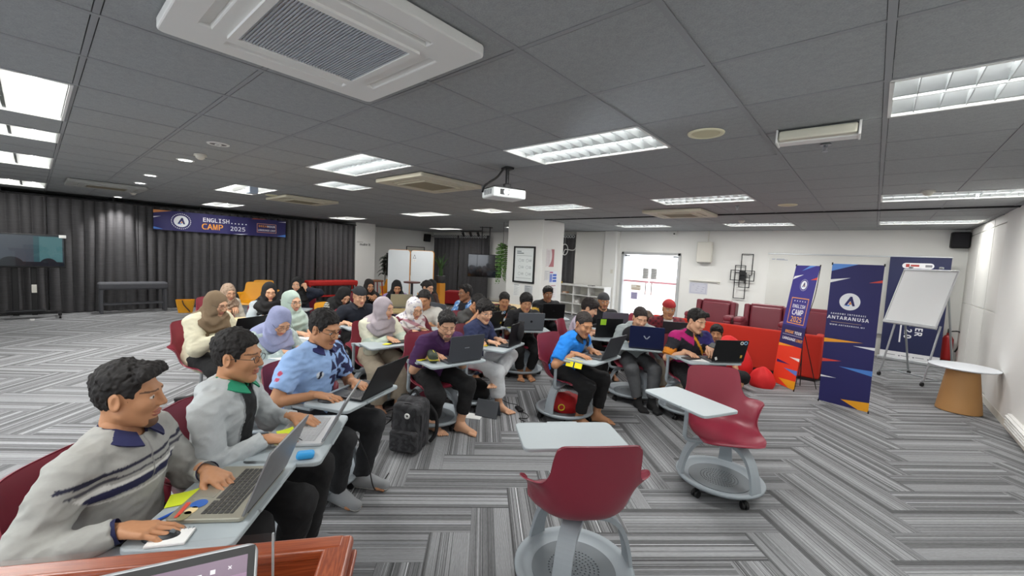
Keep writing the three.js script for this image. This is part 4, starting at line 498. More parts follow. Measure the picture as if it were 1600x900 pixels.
function makeChair(kind, color) {
  const t = new THREE.Group(); t.name = 'tray_chair'; t.userData = { category: 'chair', label: '' };
  part('seat_shell', shellGeo, color, t);
  if (kind === 'tripod') {
    part('storage_ring', trayRim, M.greyPlastic, t); part('perforated_tray', merge([trayDish, under]), M.greyDark, t);
    for (const g of legGeos) part('leg', g, M.greyPlastic, t);
    part('hub', cy(0.07, 0.055, 0.05, 0, 0.402, 0, 20), M.greyDark, t);
    for (let k = 0; k < 5; k++) { const c = part('caster', casterGeo, M.black, t); c.position.set(Math.sin(k * 1.2566 + 0.3) * 0.26, 0, Math.cos(k * 1.2566 + 0.3) * 0.26); c.rotation.y = k * 2.1; }
  } else {
    part('star_base', starGeo, M.black, t); part('gas_column', [cy(0.022, 0.022, 0.26, 0, 0.25, 0, 16), cy(0.035, 0.035, 0.12, 0, 0.15, 0, 16), cy(0.08, 0.06, 0.04, 0, 0.4, 0, 18)], M.black, t);
    for (let k = 0; k < 5; k++) { const c = part('caster', casterGeo, M.black, t); c.position.set(Math.sin(k * 1.2566) * 0.28, 0, Math.cos(k * 1.2566) * 0.28); }
  }
  if (kind === 'tripod') {
    const arm = part('tray_arm', trayArmGeo, M.greyPlastic, t); arm.position.set(...TP);
    const top = part('writing_tray', trayGeo, M.tray, t); top.position.set(TP[0] + 0.29, 0.693, TP[2] + 0.25);
  }
  return t;
}
const chairProto = makeChair('tripod', M.maroon), chairStar = makeChair('star', M.maroon), chairYellow = makeChair('star', M.yellow);
function swingTray(c, a, dx = 0.29, dz = 0.25, spin = a) { const top = c.children.find((o) => o.name === 'writing_tray'), arm = c.children.find((o) => o.name === 'tray_arm'); if (!top) return; const q = V(dx, 0, dz).applyAxisAngle(V(0, 1, 0), a); top.position.set(TP[0] + q.x, 0.693, TP[2] + q.z); top.rotation.y = spin; }
function chair(proto, x, z, deg, label, trayTurn = 0) { const r = proto.clone(); r.name = numbered('tray_chair'); r.userData = { category: 'chair', label, group: 'swivel tray chairs' }; scene.add(r); r.position.set(x, 0, z); r.rotation.y = D(deg); if (trayTurn) swingTray(r, D(trayTurn)); return r; }
const local = (x, z, deg, p) => { const v = V(...p).applyAxisAngle(V(0, 1, 0), D(deg)); return [x + v.x, v.y, z + v.z]; };
// ------------------------------------------------------------------ laptops
const keyGeo = (() => { const a = []; for (let r = 0; r < 6; r++) for (let c = 0; c < 15; c++) { if (r === 5 && c > 3 && c < 9) continue; a.push(bx(0.0165, 0.0022, r === 0 ? 0.009 : 0.0148, -0.137 + c * 0.0196, 0, 0.038 - r * 0.0185 + (r === 0 ? 0 : 0.002))); } a.push(bx(0.095, 0.0022, 0.0148, -0.01, 0, 0.038 - 5 * 0.0185 + 0.002)); return merge(a); })();
function laptop(label, x, y, z, deg, o = {}) {
  const { lid = '#6c6f74', deck = '#8b8e92', keys = '#26282b', open = 108, logo, w = 0.345, d = 0.235, screen = '#a9b4c8' } = o;
  const t = thing('laptop', label, 'laptop', [x, y, z], D(deg)), s = w / 0.345, dm = mat(deck, 0.4, { metalness: 0.5 }), lm = mat(lid, 0.42, { metalness: 0.4 });
  part('base', slab(w, d, 0.015, 0.014, 0.003).translate(0, 0.009, 0), dm, t);
  const kb = part('keyboard', keyGeo, mat(keys, 0.6), t); kb.position.set(0, 0.0172, 0.035); kb.scale.set(s, 1, 1);
  part('trackpad', slab(0.11, 0.07, 0.002, 0.006, 0.0005).translate(0, 0.0172, -0.072), mat(deck, 0.25, { metalness: 0.5 }), t);
  part('hinge', cy(0.006, 0.006, w * 0.8, 0, 0.014, d / 2 - 0.004, 10, 0, 0, Math.PI / 2), M.black, t);
  const a = D(open - 90), L = new THREE.Group();   // lid is built upright and leaned back away from the sitter
  const lidGeo = tr(slab(w, d, 0.007, 0.012, 0.002), 0, 0, 0, Math.PI / 2).translate(0, d / 2, 0), M4 = new THREE.Matrix4().makeRotationX(a).setPosition(0, 0.016, d / 2 - 0.002);
  const lidM = part('lid', lidGeo.applyMatrix4(M4), lm, t);
  part('bezel', bx(w - 0.006, d - 0.006, 0.001, 0, d / 2, -0.0038).applyMatrix4(M4), M.black, lidM);
  part('screen', bx(w - 0.022, d - 0.032, 0.001, 0, d / 2 + 0.004, -0.0046).applyMatrix4(M4), mat('#111111', 0.3, { emissive: screen, emissiveIntensity: 0.9 }), lidM);
  if (logo) { const lg = logo(d); for (const [g, m, nm] of lg) part(nm || 'emblem', g.applyMatrix4(M4), m, lidM); }
  return t;
}
const bar = (w, h, x, y, rz = 0) => bx(w, h, 0.0012, x, y, 0.0042, 0, 0, rz);
const logoV = (d) => [[merge([bar(0.045, 0.012, 0.017, d / 2, 0.9), bar(0.045, 0.012, -0.017, d / 2, -0.9)]), mat('#c9d2dc', 0.3, { metalness: 0.6 })]];
const logoWord = (d) => [[merge([bar(0.012, 0.008, -0.018, d * 0.52), bar(0.012, 0.008, -0.002, d * 0.52), bar(0.014, 0.008, 0.015, d * 0.52)]), mat('#aab0b8', 0.3, { metalness: 0.6 })]];
const logoRound = (d) => [[cy(0.016, 0.016, 0.0012, 0, d / 2, 0.0042, 20, Math.PI / 2), mat('#2c2e33', 0.3, { metalness: 0.5 })]];
const stickers = (d) => [[new THREE.TorusGeometry(0.014, 0.004, 8, 18).translate(0.10, d * 0.88, 0.0045), M.white, 'ring_sticker'], [new THREE.TorusGeometry(0.016, 0.004, 8, 18).translate(0.14, d * 0.89, 0.0045), mat('#8fb8dc', 0.5), 'ring_sticker'], [bar(0.02, 0.03, 0.13, d * 0.25), mat('#d9b04a', 0.6), 'yellow_sticker'], [bar(0.022, 0.035, -0.13, d * 0.14, 0.5), M.white, 'white_sticker']];
const noteOn = (d) => [[bar(0.075, 0.075, -0.085, d * 0.8), mat('#9fd02c', 0.8), 'sticky_note']];
// ------------------------------------------------------------------ people: distance fields meshed with surface nets
const smin = (a, b, k) => { const h = Math.max(k - Math.abs(a - b), 0) / k; return Math.min(a, b) - h * h * k * 0.25; };
class Field {
  constructor(min, max, c) { this.c = c; this.o = min; this.n = [0, 1, 2].map((i) => Math.max(4, Math.ceil((max[i] - min[i]) / c) + 1)); this.d = new Float32Array(this.n[0] * this.n[1] * this.n[2]).fill(0.4); }
  each(lo, hi, fn) {
    const { o, c, n, d } = this, a = [0, 1, 2].map((i) => Math.max(0, Math.floor((lo[i] - o[i]) / c))), b = [0, 1, 2].map((i) => Math.min(n[i] - 1, Math.ceil((hi[i] - o[i]) / c)));
    for (let z = a[2]; z <= b[2]; z++) for (let y = a[1]; y <= b[1]; y++) { let q = (z * n[1] + y) * n[0] + a[0]; for (let x = a[0]; x <= b[0]; x++, q++) d[q] = fn(o[0] + x * c, o[1] + y * c, o[2] + z * c, d[q]); }
  }
  // tapered capsule, flattened by sq along axis ax
  cone(a, b, ra, rb, k = 0.02, ax = null, sq = 1, clip = null) {
    const m = Math.max(ra, rb) + k + 3 * this.c, bx0 = b[0] - a[0], by = b[1] - a[1], bz = b[2] - a[2], l2 = bx0 * bx0 + by * by + bz * bz + 1e-9, e = ax ? 1 / (sq * sq) - 1 : 0;
    this.each([0, 1, 2].map((i) => Math.min(a[i], b[i]) - m), [0, 1, 2].map((i) => Math.max(a[i], b[i]) + m), (x, y, z, old) => {
      const px = x - a[0], py = y - a[1], pz = z - a[2], t = Math.max(0, Math.min(1, (px * bx0 + py * by + pz * bz) / l2)), vx = px - bx0 * t, vy = py - by * t, vz = pz - bz * t;
      let r2 = vx * vx + vy * vy + vz * vz; if (e) { const q = vx * ax[0] + vy * ax[1] + vz * ax[2]; r2 += q * q * e; }
      let v = Math.sqrt(r2) - (ra + (rb - ra) * t); if (clip) v = Math.max(v, clip(x, y, z)); return smin(old, v, k);
    });
    return this;
  }
  ell(c, r, k = 0.02, R = null, sub = false) { // ellipsoid, R = three axis vectors
    const m = Math.max(...r) + k + 3 * this.c;
    this.each(c.map((v) => v - m), c.map((v) => v + m), (x, y, z, old) => {
      let px = x - c[0], py = y - c[1], pz = z - c[2];
      if (R) { const qx = px * R[0][0] + py * R[0][1] + pz * R[0][2], qy = px * R[1][0] + py * R[1][1] + pz * R[1][2], qz = px * R[2][0] + py * R[2][1] + pz * R[2][2]; px = qx; py = qy; pz = qz; }
      const k0 = Math.hypot(px / r[0], py / r[1], pz / r[2]), k1 = Math.hypot(px / (r[0] * r[0]), py / (r[1] * r[1]), pz / (r[2] * r[2])) + 1e-9, v = k0 < 1e-6 ? -Math.min(...r) : k0 * (k0 - 1) / k1;
      return sub ? -smin(-old, v, k) : smin(old, v, k);
    });
    return this;
  }
  warp(fn) { const { d } = this; this.each(this.o, [0, 1, 2].map((i) => this.o[i] + this.n[i] * this.c), (x, y, z, v) => Math.abs(v) < 0.05 ? fn(x, y, z, v) : v); return this; }
  mesh() {
    const { n, d, o, c } = this, nx = n[0], ny = n[1], nZ = n[2], sy = nx, sz = nx * ny, id = new Int32Array(d.length).fill(-1), pos = [], idx = [], v = new Float64Array(8), off = [0, 1, sy, sy + 1, sz, sz + 1, sz + sy, sz + sy + 1];
    for (let z = 0; z < nZ - 1; z++) for (let y = 0; y < ny - 1; y++) { let q = (z * ny + y) * nx; for (let x = 0; x < nx - 1; x++, q++) {
      const s0 = d[q] < 0; if (s0 === d[q + 1] < 0 && s0 === d[q + sy] < 0 && s0 === d[q + sy + 1] < 0 && s0 === d[q + sz] < 0 && s0 === d[q + sz + 1] < 0 && s0 === d[q + sz + sy] < 0 && s0 === d[q + sz + sy + 1] < 0) continue;
      let ax = 0, ay = 0, az = 0, cnt = 0; for (let i = 0; i < 8; i++) v[i] = d[q + off[i]];
      for (let i = 0; i < 8; i++) for (let b = 1; b < 8; b <<= 1) { if (i & b) continue; const w = v[i | b]; if (v[i] < 0 === w < 0) continue; const t = v[i] / (v[i] - w); ax += (i & 1) + (b === 1 ? t : 0); ay += ((i >> 1) & 1) + (b === 2 ? t : 0); az += (i >> 2) + (b === 4 ? t : 0); cnt++; }
      id[q] = pos.length / 3; pos.push(o[0] + (x + ax / cnt) * c, o[1] + (y + ay / cnt) * c, o[2] + (z + az / cnt) * c);
    } }
    const st = [1, sy, sz, 1, sy];
    for (let z = 1; z < nZ - 1; z++) for (let y = 1; y < ny - 1; y++) { let q = (z * ny + y) * nx + 1; for (let x = 1; x < nx - 1; x++, q++) {
      const a = d[q] < 0;
      for (let ax = 0; ax < 3; ax++) { if (a === d[q + st[ax]] < 0) continue; const u = st[ax + 1], w = st[ax + 2], A = id[q - u - w], B = id[q - w], E = id[q], F = id[q - u]; if (A < 0 || B < 0 || E < 0 || F < 0) continue; if (a) idx.push(A, B, E, A, E, F); else idx.push(A, E, B, A, F, E); }
    } }
    return { pos: new Float32Array(pos), idx };
  }
}
function joinMeshes(list) { // [{pos, idx, col}] -> one BufferGeometry with vertex colours
  let nv = 0, ni = 0; for (const m of list) { nv += m.pos.length; ni += m.idx.length; }
  const pos = new Float32Array(nv), col = new Float32Array(nv), idx = new Uint32Array(ni); let a = 0, b = 0;
  for (const m of list) { pos.set(m.pos, a); col.set(m.col, a); for (let i = 0; i < m.idx.length; i++) idx[b + i] = m.idx[i] + a / 3; a += m.pos.length; b += m.idx.length; }
  const g = new THREE.BufferGeometry(); g.setAttribute('position', new THREE.BufferAttribute(pos, 3)); g.setAttribute('color', new THREE.BufferAttribute(col, 3)); g.setIndex(new THREE.BufferAttribute(idx, 1)); g.computeVertexNormals(); return g;
}
const paint = (m, fn) => { const n = m.pos.length / 3; m.col = new Float32Array(n * 3); for (let i = 0; i < n; i++) { const c = fn(m.pos[i * 3], m.pos[i * 3 + 1], m.pos[i * 3 + 2]); m.col[i * 3] = c.r; m.col[i * 3 + 1] = c.g; m.col[i * 3 + 2] = c.b; } return m; };
const moved = (m, M4) => { const p = new Float32Array(m.pos.length), v = V(0, 0, 0); for (let i = 0; i < p.length; i += 3) { v.set(m.pos[i], m.pos[i + 1], m.pos[i + 2]).applyMatrix4(M4); p[i] = v.x; p[i + 1] = v.y; p[i + 2] = v.z; } return { pos: p, idx: m.idx, col: m.col, src: m }; };
const colored = new THREE.MeshStandardMaterial({ vertexColors: true, roughness: 0.85 });
const skinMat = new THREE.MeshPhysicalMaterial({ vertexColors: true, roughness: 0.55, sheen: 0.15, sheenRoughness: 0.6 });
const hairMat = new THREE.MeshStandardMaterial({ vertexColors: true, roughness: 0.72 });
// ---- head, in its own frame: +z the face, +y up, chin at -0.115, crown at +0.118
const headCache = {};
function headMesh(c, fem) {
  const key = c + (fem ? 'f' : 'm'); if (headCache[key]) return headCache[key];
  const f = new Field([-0.1, -0.19, -0.13], [0.1, 0.13, 0.13], c), j = fem ? 0.9 : 1;
  f.ell([0, 0.03, -0.014], [0.074, 0.087, 0.094], 0.02); f.ell([0, -0.028, 0.026], [0.06 * (fem ? 0.98 : 1), 0.084, 0.064], 0.03);
  for (const s of [-1, 1]) { f.cone([s * 0.05 * j, -0.055, 0.004], [s * 0.012, -0.1, 0.062], 0.022, 0.017, 0.03); f.ell([s * 0.034, -0.022, 0.062], [0.026, 0.026, 0.026], 0.02); }
  f.ell([0, -0.098, 0.068], [0.018, 0.016, 0.017], 0.02);
  f.cone([-0.032, 0.026, 0.078], [0.032, 0.026, 0.078], 0.012, 0.012, 0.02);
  for (const s of [-1, 1]) f.ell([s * 0.031, 0.005, 0.098], [0.018, 0.010, 0.016], 0.012, null, true);
  for (const s of [-1, 1]) f.ell([s * 0.031, 0.004, 0.0745], [0.0135, 0.0125, 0.0125], 0.003);
  f.cone([0, 0.018, 0.088], [0, -0.024, 0.107], 0.0085, 0.0115, 0.012); for (const s of [-1, 1]) f.ell([s * 0.0125, -0.028, 0.097], [0.0085, 0.0085, 0.011], 0.008);
  f.ell([0, -0.0565, 0.0885], [0.024, 0.0062, 0.0105], 0.006); f.ell([0, -0.0685, 0.0865], [0.021, 0.0072, 0.0105], 0.006); f.ell([0, -0.0622, 0.1], [0.024, 0.0018, 0.008], 0.002, null, true);
  for (const s of [-1, 1]) { const R = [[Math.cos(0.35), 0, -s * Math.sin(0.35)], [0, 1, 0], [s * Math.sin(0.35), 0, Math.cos(0.35)]]; f.ell([s * 0.076, -0.004, -0.012], [0.0085, 0.033, 0.021], 0.008, R); f.ell([s * 0.085, -0.002, -0.006], [0.006, 0.020, 0.011], 0.006, R, true); }
  f.cone([0, -0.05, -0.028], [0, -0.19, -0.05], fem ? 0.044 : 0.05, fem ? 0.045 : 0.05, 0.03);
  const m = f.mesh();
  m.cls = (x, y, z) => { const ax = Math.abs(x); if (z > 0.07 && ((ax / 0.0245) ** 2 + ((y + 0.0565) / 0.0066) ** 2 < 1 || (ax / 0.0215) ** 2 + ((y + 0.069) / 0.008) ** 2 < 1)) return 1; const ex = (ax - 0.031) / 0.0135, ey = (y - 0.0045) / 0.0062; if (z > 0.05 && ex * ex + ey * ey < 1) return Math.hypot(ax - 0.031, y - 0.004) < 0.0058 ? 4 : 3; const bw = 0.026 + 0.10 * Math.max(0, 0.03 - Math.abs(ax - 0.034)) * 0; if (z > 0.045 && ax > 0.010 && ax < 0.056 && Math.abs(y - (0.0285 - 0.2 * Math.max(0, ax - 0.04))) < 0.0038 - 0.05 * Math.max(0, ax - 0.035)) return 2; if (y < -0.066 && z > 0.052 && ax < 0.03 && y < -0.083) return 5; if (z > 0.07 && y < -0.043 && y > -0.0525 && ax < 0.03) return 6; if (y < -0.03 && ax > 0.036 && z < 0.075 && z > -0.01 && y < -0.055 + z * 0.0) return 7; return 0; };
  return headCache[key] = m;
}
const skinColors = { l: ['#d6a584', '#bb7668'], m: ['#bd8862', '#a06152'], d: ['#966647', '#7f4a3e'] };
function paintHead(m, tone, o = {}) { const [sk, lp] = skinColors[tone].map(C), hair = C(o.hair || '#15110f'), white = C('#d8d2ca'), iris = C('#1d120d'), beard = sk.clone().lerp(hair, 0.75), stub = sk.clone().lerp(hair, 0.3); return paint(m, (x, y, z) => { const k = m.cls(x, y, z); const n = 1 + nz(x * 60, y * 60, z * 60) * 0.035; if (k === 1) return lp; if (k === 2) return hair.clone().lerp(sk, 0.25); if (k === 3) return o.down ? sk : white; if (k === 4) return o.down ? sk.clone().multiplyScalar(0.9) : iris; if (k === 5 && o.goatee) return beard; if (k === 6 && o.moustache) return stub; if (k === 7 && o.beard) return beard; if ((k === 5 || k === 6) && o.beard) return beard; return sk.clone().multiplyScalar(n); }); }
// ---- hair shells, head frame
const hairCache = {};
function hairMesh(style, c) {
  const key = style + c; if (hairCache[key]) return hairCache[key];
  const S = { short: { t: 0.013, top: 0.023, line: 0.078, nape: -0.06, fringe: 0 }, quiff: { t: 0.011, top: 0.024, line: 0.082, nape: -0.055, fringe: 0.018 }, crop: { t: 0.007, top: 0.012, line: 0.08, nape: -0.045, fringe: 0 }, mop: { t: 0.02, top: 0.026, line: 0.05, nape: -0.075, fringe: 0.012 }, curtain: { t: 0.018, top: 0.02, line: 0.058, nape: -0.075, fringe: 0.01 }, bun: { t: 0.012, top: 0.014, line: 0.07, nape: -0.07, fringe: 0 } }[style];
  const f = new Field([-0.125, -0.12, -0.17], [0.125, 0.18, 0.15], c);
  f.ell([0, 0.032, -0.016], [0.074 + S.t, 0.087 + S.top, 0.094 + S.t], 0.01);
  if (S.fringe) { f.cone([-0.045, 0.092, 0.062], [0.045, 0.096, 0.062], 0.014 + S.fringe, 0.013 + S.fringe, 0.03); }
  if (style === 'mop') for (const s of [-1, 1]) f.cone([s * 0.06, 0.07, 0.055], [s * 0.035, 0.052, 0.083], 0.018, 0.011, 0.02);
  if (style === 'curtain') for (const s of [-1, 1]) f.cone([s * 0.012, 0.108, 0.06], [s * 0.066, 0.04, 0.062], 0.02, 0.012, 0.02);
  if (style === 'bun') f.ell([0, 0.02, -0.13], [0.035, 0.032, 0.03], 0.015);
  const dl = S.line - 0.066, zLine = (y) => { const T = [[-0.09, -0.075], [-0.062, -0.052], [-0.03, -0.034], [-0.022, 0.018], [0.0, 0.034], [0.022, 0.042], [0.045 + dl, 0.058], [0.066 + dl, 0.088], [0.085 + dl, 0.13]]; if (y <= T[0][0]) return T[0][1] + (y - T[0][0]); for (let i = 1; i < T.length; i++) if (y < T[i][0]) { const t = (y - T[i - 1][0]) / (T[i][0] - T[i - 1][0]); return T[i - 1][1] + t * (T[i][1] - T[i - 1][1]); } return 0.2; };
  f.warp((x, y, z, v) => { const upk = Math.max(0, Math.min(1, (y - 0.01) * 14)), strand = nz(x * 120, y * 60, z * 80) * 0.006 + nz(x * 46 + 7, y * 30, z * 34) * 0.008 * (S.top > 0.013 ? 1 : 0.35) * (0.35 + 0.65 * upk) + (1 - upk) * 0.006; const cut = Math.max((z - zLine(y)) * 0.75, S.nape - y) + nz(x * 70, y * 50, z * 40) * 0.007; const ear = 0.026 - Math.hypot((y + 0.002) * 0.8, z + 0.008) - 0.0; let q = Math.max(v + strand, cut); if (Math.abs(x) > 0.06) q = Math.max(q, ear); return q; });
  return hairCache[key] = f.mesh();
}
function capMesh(kind, c) {
  const key = 'cap' + kind + c; if (hairCache[key]) return hairCache[key];
  const f = new Field([-0.13, -0.1, -0.2], [0.13, 0.16, 0.2], c); f.ell([0, 0.034, -0.016], [0.088, 0.1, 0.108], 0.01);
  const lo = kind === 'beanie' ? 0.03 : 0.042; f.warp((x, y, z, v) => Math.max(v, lo - y + z * (kind === 'back' ? -0.12 : 0.12) * 0.6));
  if (kind === 'back') f.ell([0, 0.035, -0.13], [0.07, 0.008, 0.06], 0.01);
  return hairCache[key] = f.mesh();
}
// ---- hands, wrist at the origin, fingers along +z, back of the hand +y, thumb at +x (right hand)
const handCache = {};
function handMesh(pose, side, c) {
  const key = pose + side + c; if (handCache[key]) return handCache[key];
  const curl = { type: [0.35, 0.55, 0.35], mouse: [0.15, 0.35, 0.25], hold: [0.75, 1.0, 0.7], rest: [0.3, 0.4, 0.3], fist: [1.25, 1.5, 0.9] }[pose], f = new Field([-0.075, -0.11, -0.05], [0.085, 0.05, 0.21], c), sx = side === 'r' ? 1 : -1;
  f.cone([0, 0, -0.04], [0, 0.002, 0.012], 0.026, 0.026, 0.015, [0, 1, 0], 0.72);
  const kx = [0.031, 0.0105, -0.0105, -0.030], kz = [0.086, 0.092, 0.087, 0.077], len = [[0.044, 0.026, 0.02], [0.049, 0.03, 0.021], [0.045, 0.028, 0.02], [0.035, 0.021, 0.018]];
  for (let i = 0; i < 4; i++) f.cone([kx[i] * 0.55 * sx, 0, 0.012], [kx[i] * sx, 0.002, kz[i] - 0.004], 0.0145, 0.0115, 0.012);
  f.cone([0.012 * sx, -0.006, 0.022], [0.008 * sx, -0.006, 0.07], 0.017, 0.014, 0.015);
  for (let i = 0; i < 4; i++) { let p = [kx[i] * sx, 0.0, kz[i]], a = 0, sp = (1.5 - i) * 0.045 * sx; const r = [0.0095, 0.0088, 0.0082, 0.007].map((v) => v * (i === 3 ? 0.9 : 1)); for (let k = 0; k < 3; k++) { a += curl[k] * (1 + 0.12 * (i - 1)) * (pose === 'type' && k === 0 ? (i % 2 ? 1.1 : 0.75) : 1); const q = [p[0] + Math.sin(sp) * len[i][k], p[1] - Math.sin(a) * len[i][k], p[2] + Math.cos(a) * len[i][k] * Math.cos(sp)]; f.cone(p, q, r[k], r[k + 1], 0.003); p = q; } }
  const th = pose === 'hold' || pose === 'fist' ? [[0.022, -0.006, 0.016], [0.043, -0.022, 0.045], [0.036, -0.04, 0.07], [0.022, -0.05, 0.086]] : [[0.022, -0.004, 0.016], [0.05, -0.014, 0.044], [0.058, -0.022, 0.075], [0.052, -0.03, 0.1]];
  f.cone([th[0][0] * sx, th[0][1], th[0][2]], [th[1][0] * sx, th[1][1], th[1][2]], 0.0155, 0.0118, 0.014); f.cone([th[1][0] * sx, th[1][1], th[1][2]], [th[2][0] * sx, th[2][1], th[2][2]], 0.0112, 0.0098, 0.004); f.cone([th[2][0] * sx, th[2][1], th[2][2]], [th[3][0] * sx, th[3][1], th[3][2]], 0.0096, 0.008, 0.003);
  return handCache[key] = f.mesh();
}
const rotX = (v, a) => [v[0], v[1] * Math.cos(a) - v[2] * Math.sin(a), v[1] * Math.sin(a) + v[2] * Math.cos(a)];
const rotY = (v, a) => [v[0] * Math.cos(a) + v[2] * Math.sin(a), v[1], -v[0] * Math.sin(a) + v[2] * Math.cos(a)];
const add3 = (a, b) => [a[0] + b[0], a[1] + b[1], a[2] + b[2]], mix3 = (a, b, t) => a.map((v, i) => v + (b[i] - v) * t), sub3 = (a, b) => [a[0] - b[0], a[1] - b[1], a[2] - b[2]], len3 = (a) => Math.hypot(...a), nrm3 = (a) => { const l = len3(a) || 1; return a.map((v) => v / l); }, dot3 = (a, b) => a[0] * b[0] + a[1] * b[1] + a[2] * b[2], cross3 = (a, b) => [a[1] * b[2] - a[2] * b[1], a[2] * b[0] - a[0] * b[2], a[0] * b[1] - a[1] * b[0]];
function ik(a, t, l1, l2, hint) { let d = sub3(t, a), L = len3(d); const mx = (l1 + l2) * 0.995; if (L > mx) { t = add3(a, d.map((v) => v * mx / L)); d = sub3(t, a); L = mx; } L = Math.max(L, Math.abs(l1 - l2) + 0.02); const u = nrm3(d), x = (l1 * l1 - l2 * l2 + L * L) / (2 * L), hgt = Math.sqrt(Math.max(0, l1 * l1 - x * x)); let h = sub3(hint, u.map((v) => v * dot3(hint, u))); h = nrm3(h); return { mid: add3(a, add3(u.map((v) => v * x), h.map((v) => v * hgt))), end: t }; }
// ---- whole figure. Local frame: seated at the origin of the chair, facing +z.
function person(label, x, z, deg, o) {
  const { s = 0.87, lean = 0.15, hp = 0.2, hy = 0, hr = 0, fem = false, tone = 'm', lod = 2, twist = 0, seat = SEAT, look = {}, y0 = 0 } = o;
  const cB = [0.011, 0.014, 0.02][lod], cS = o.cell || [0.0075, 0.0095, 0.013][lod], cH = [0.0028, 0.004, 0.0055][lod], cHand = [0.003, 0.0042, 0.006][lod];
  const t = thing('person', label, 'person', [x, y0, z], D(deg));
  const bw = o.build || 1;                      // girth
  const pel = [0, seat + 0.08 * s, o.slide ?? -0.07], wa = add3(pel, rotX([0, 0.16 * s, 0], 0.6 * lean)), ch = add3(wa, rotX([0, 0.18 * s, 0], lean)), nb = add3(ch, rotX([0, 0.135 * s, -0.005], 1.1 * lean)), nt = add3(nb, rotX([0, 0.066, 0.01], 0.7 * lean + 0.3 * hp));
  const HR = new THREE.Matrix4().makeRotationFromEuler(new THREE.Euler(0.4 * lean + hp, D(hy), hr, 'YXZ')), hOff = V(0, 0.085, 0.02).applyMatrix4(HR), hc = [nt[0] + hOff.x, nt[1] + hOff.y, nt[2] + hOff.z];
  const HM = HR.clone().scale(V(...(Array(3).fill(o.head || 1)))).setPosition(...hc), hv = (p) => { const v = V(...p).applyMatrix4(HM); return [v.x, v.y, v.z]; };
  const hAx = [[1, 0, 0], [0, 1, 0], [0, 0, 1]].map((p) => { const v = V(...p).applyMatrix4(HR); return [v.x, v.y, v.z]; });
  const fr = rotY(rotX([0, 0, 1], lean), D(twist)), up = rotX([0, 1, 0], lean), sd = rotY([1, 0, 0], D(twist));
  const shW = (fem ? 0.155 : 0.178) * (0.6 + 0.4 * Math.min(1, s + 0.08)), sh = [-1, 1].map((q) => add3(nb, add3(sd.map((v) => v * q * shW), up.map((v) => v * -0.05))));   // [right, left]
  const la = 0.265 * (0.5 + s * 0.5) * 1.03, lf = 0.235 * (0.5 + s * 0.5) * 1.03;
  // hands: wrist targets, right first
  const W = o.wrists || [[-0.09, 0.735, 0.2], [0.09, 0.735, 0.2]], HP = o.hands || ['type', 'type'], HD = o.hdir || [[0.25, -0.12, 1], [-0.25, -0.12, 1]], HU = o.hup || [[0, 1, 0], [0, 1, 0]];
  const arm = [0, 1].map((i) => ik(sh[i], W[i], la, lf, (o.elbow && o.elbow[i]) || [(i ? 1 : -1) * 0.7, -0.8, -0.35]));
  const hip = [-1, 1].map((q) => add3(pel, [q * 0.085, -0.01, 0.03])), F = o.feet || [[-0.1, 0.075, 0.27], [0.11, 0.075, 0.3]], K = o.knees || [[-0.25, 1, 0.7], [0.25, 1, 0.7]], lt = 0.41 * (0.5 + s * 0.5), ls = 0.40 * (0.5 + s * 0.5);
  const leg = [0, 1].map((i) => ik(hip[i], F[i], lt, ls, K[i])), FD = o.footDir || [[-0.15, 0, 1], [0.2, 0, 1]];
  const bounds = (pts, m) => [[0, 1, 2].map((i) => Math.min(...pts.map((p) => p[i])) - m), [0, 1, 2].map((i) => Math.max(...pts.map((p) => p[i])) + m)];
  const sk = C(skinColors[tone][0]);
  const sit = (px, py, pz, v) => (seat > 0.3 && pz < 0.2 && pz > -0.3 && py < seat + 0.03 ? Math.max(v, seat + 0.002 + Math.max(0, -0.1 - pz) * 0.25 - py) : v);
  const torso = (f, e) => { f.cone(pel, wa, 0.15 * bw + e, 0.135 * bw + e, 0.04, fr, 0.76); f.cone(wa, ch, 0.135 * bw + e, (fem ? 0.14 : 0.152) * bw + e, 0.05, fr, 0.72); f.cone(add3(sh[0], sd.map((v) => v * 0.03)), add3(sh[1], sd.map((v) => v * -0.03)), 0.056 + e, 0.056 + e, 0.06); f.cone(ch, nb, 0.13 * bw + e, 0.07 + e * 0.5, 0.05, fr, 0.72); if (fem) f.ell(add3(ch, fr.map((v) => v * 0.075)), [0.12, 0.08, 0.06], 0.05, [sd, up, fr]); };
  const footPrims = (f, i, e, toes) => { const a = leg[i].end, d = nrm3(FD[i]), n = cross3([0, 1, 0], d), heel = add3(a, [d[0] * -0.035, 0.032 - 0.075 + (a[1] - 0.075) * 0 , d[2] * -0.035]), gy = a[1] - 0.075, ball = [a[0] + d[0] * 0.12, gy + 0.022, a[2] + d[2] * 0.12]; heel[1] = gy + 0.033; f.cone(heel, ball, 0.031 + e, 0.022 + e, 0.02); f.cone(a, heel, 0.034 + e, 0.03 + e, 0.02); f.cone(a, ball, 0.034 + e, 0.02 + e, 0.03); f.cone(add3(ball, n.map((v) => v * 0.024)), add3(ball, n.map((v) => v * -0.024)), 0.017 + e, 0.016 + e, 0.015); const inner = i ? -1 : 1; for (let k = 0; k < 5; k++) { const off = (2 - k) * 0.0185 * inner, L = [0.062, 0.056, 0.05, 0.042, 0.032][k]; const b0 = add3(ball, n.map((v) => v * off)), b1 = [b0[0] + d[0] * L, gy + 0.012, b0[2] + d[2] * L]; f.cone(b0, b1, (k ? 0.011 : 0.014) + e, (k ? 0.0085 : 0.0115) + e, toes ? 0.003 : 0.02); } };
  // body (skin): limbs, trunk, neck; the head and hands have finer grids of their own
  const [b0, b1] = bounds([pel, ch, nb, ...sh, ...arm.map((a) => a.mid), ...arm.map((a) => a.end), ...hip, ...leg.map((l) => l.mid), ...leg.map((l) => l.end)], 0.2), fb = new Field(b0, b1, cB);
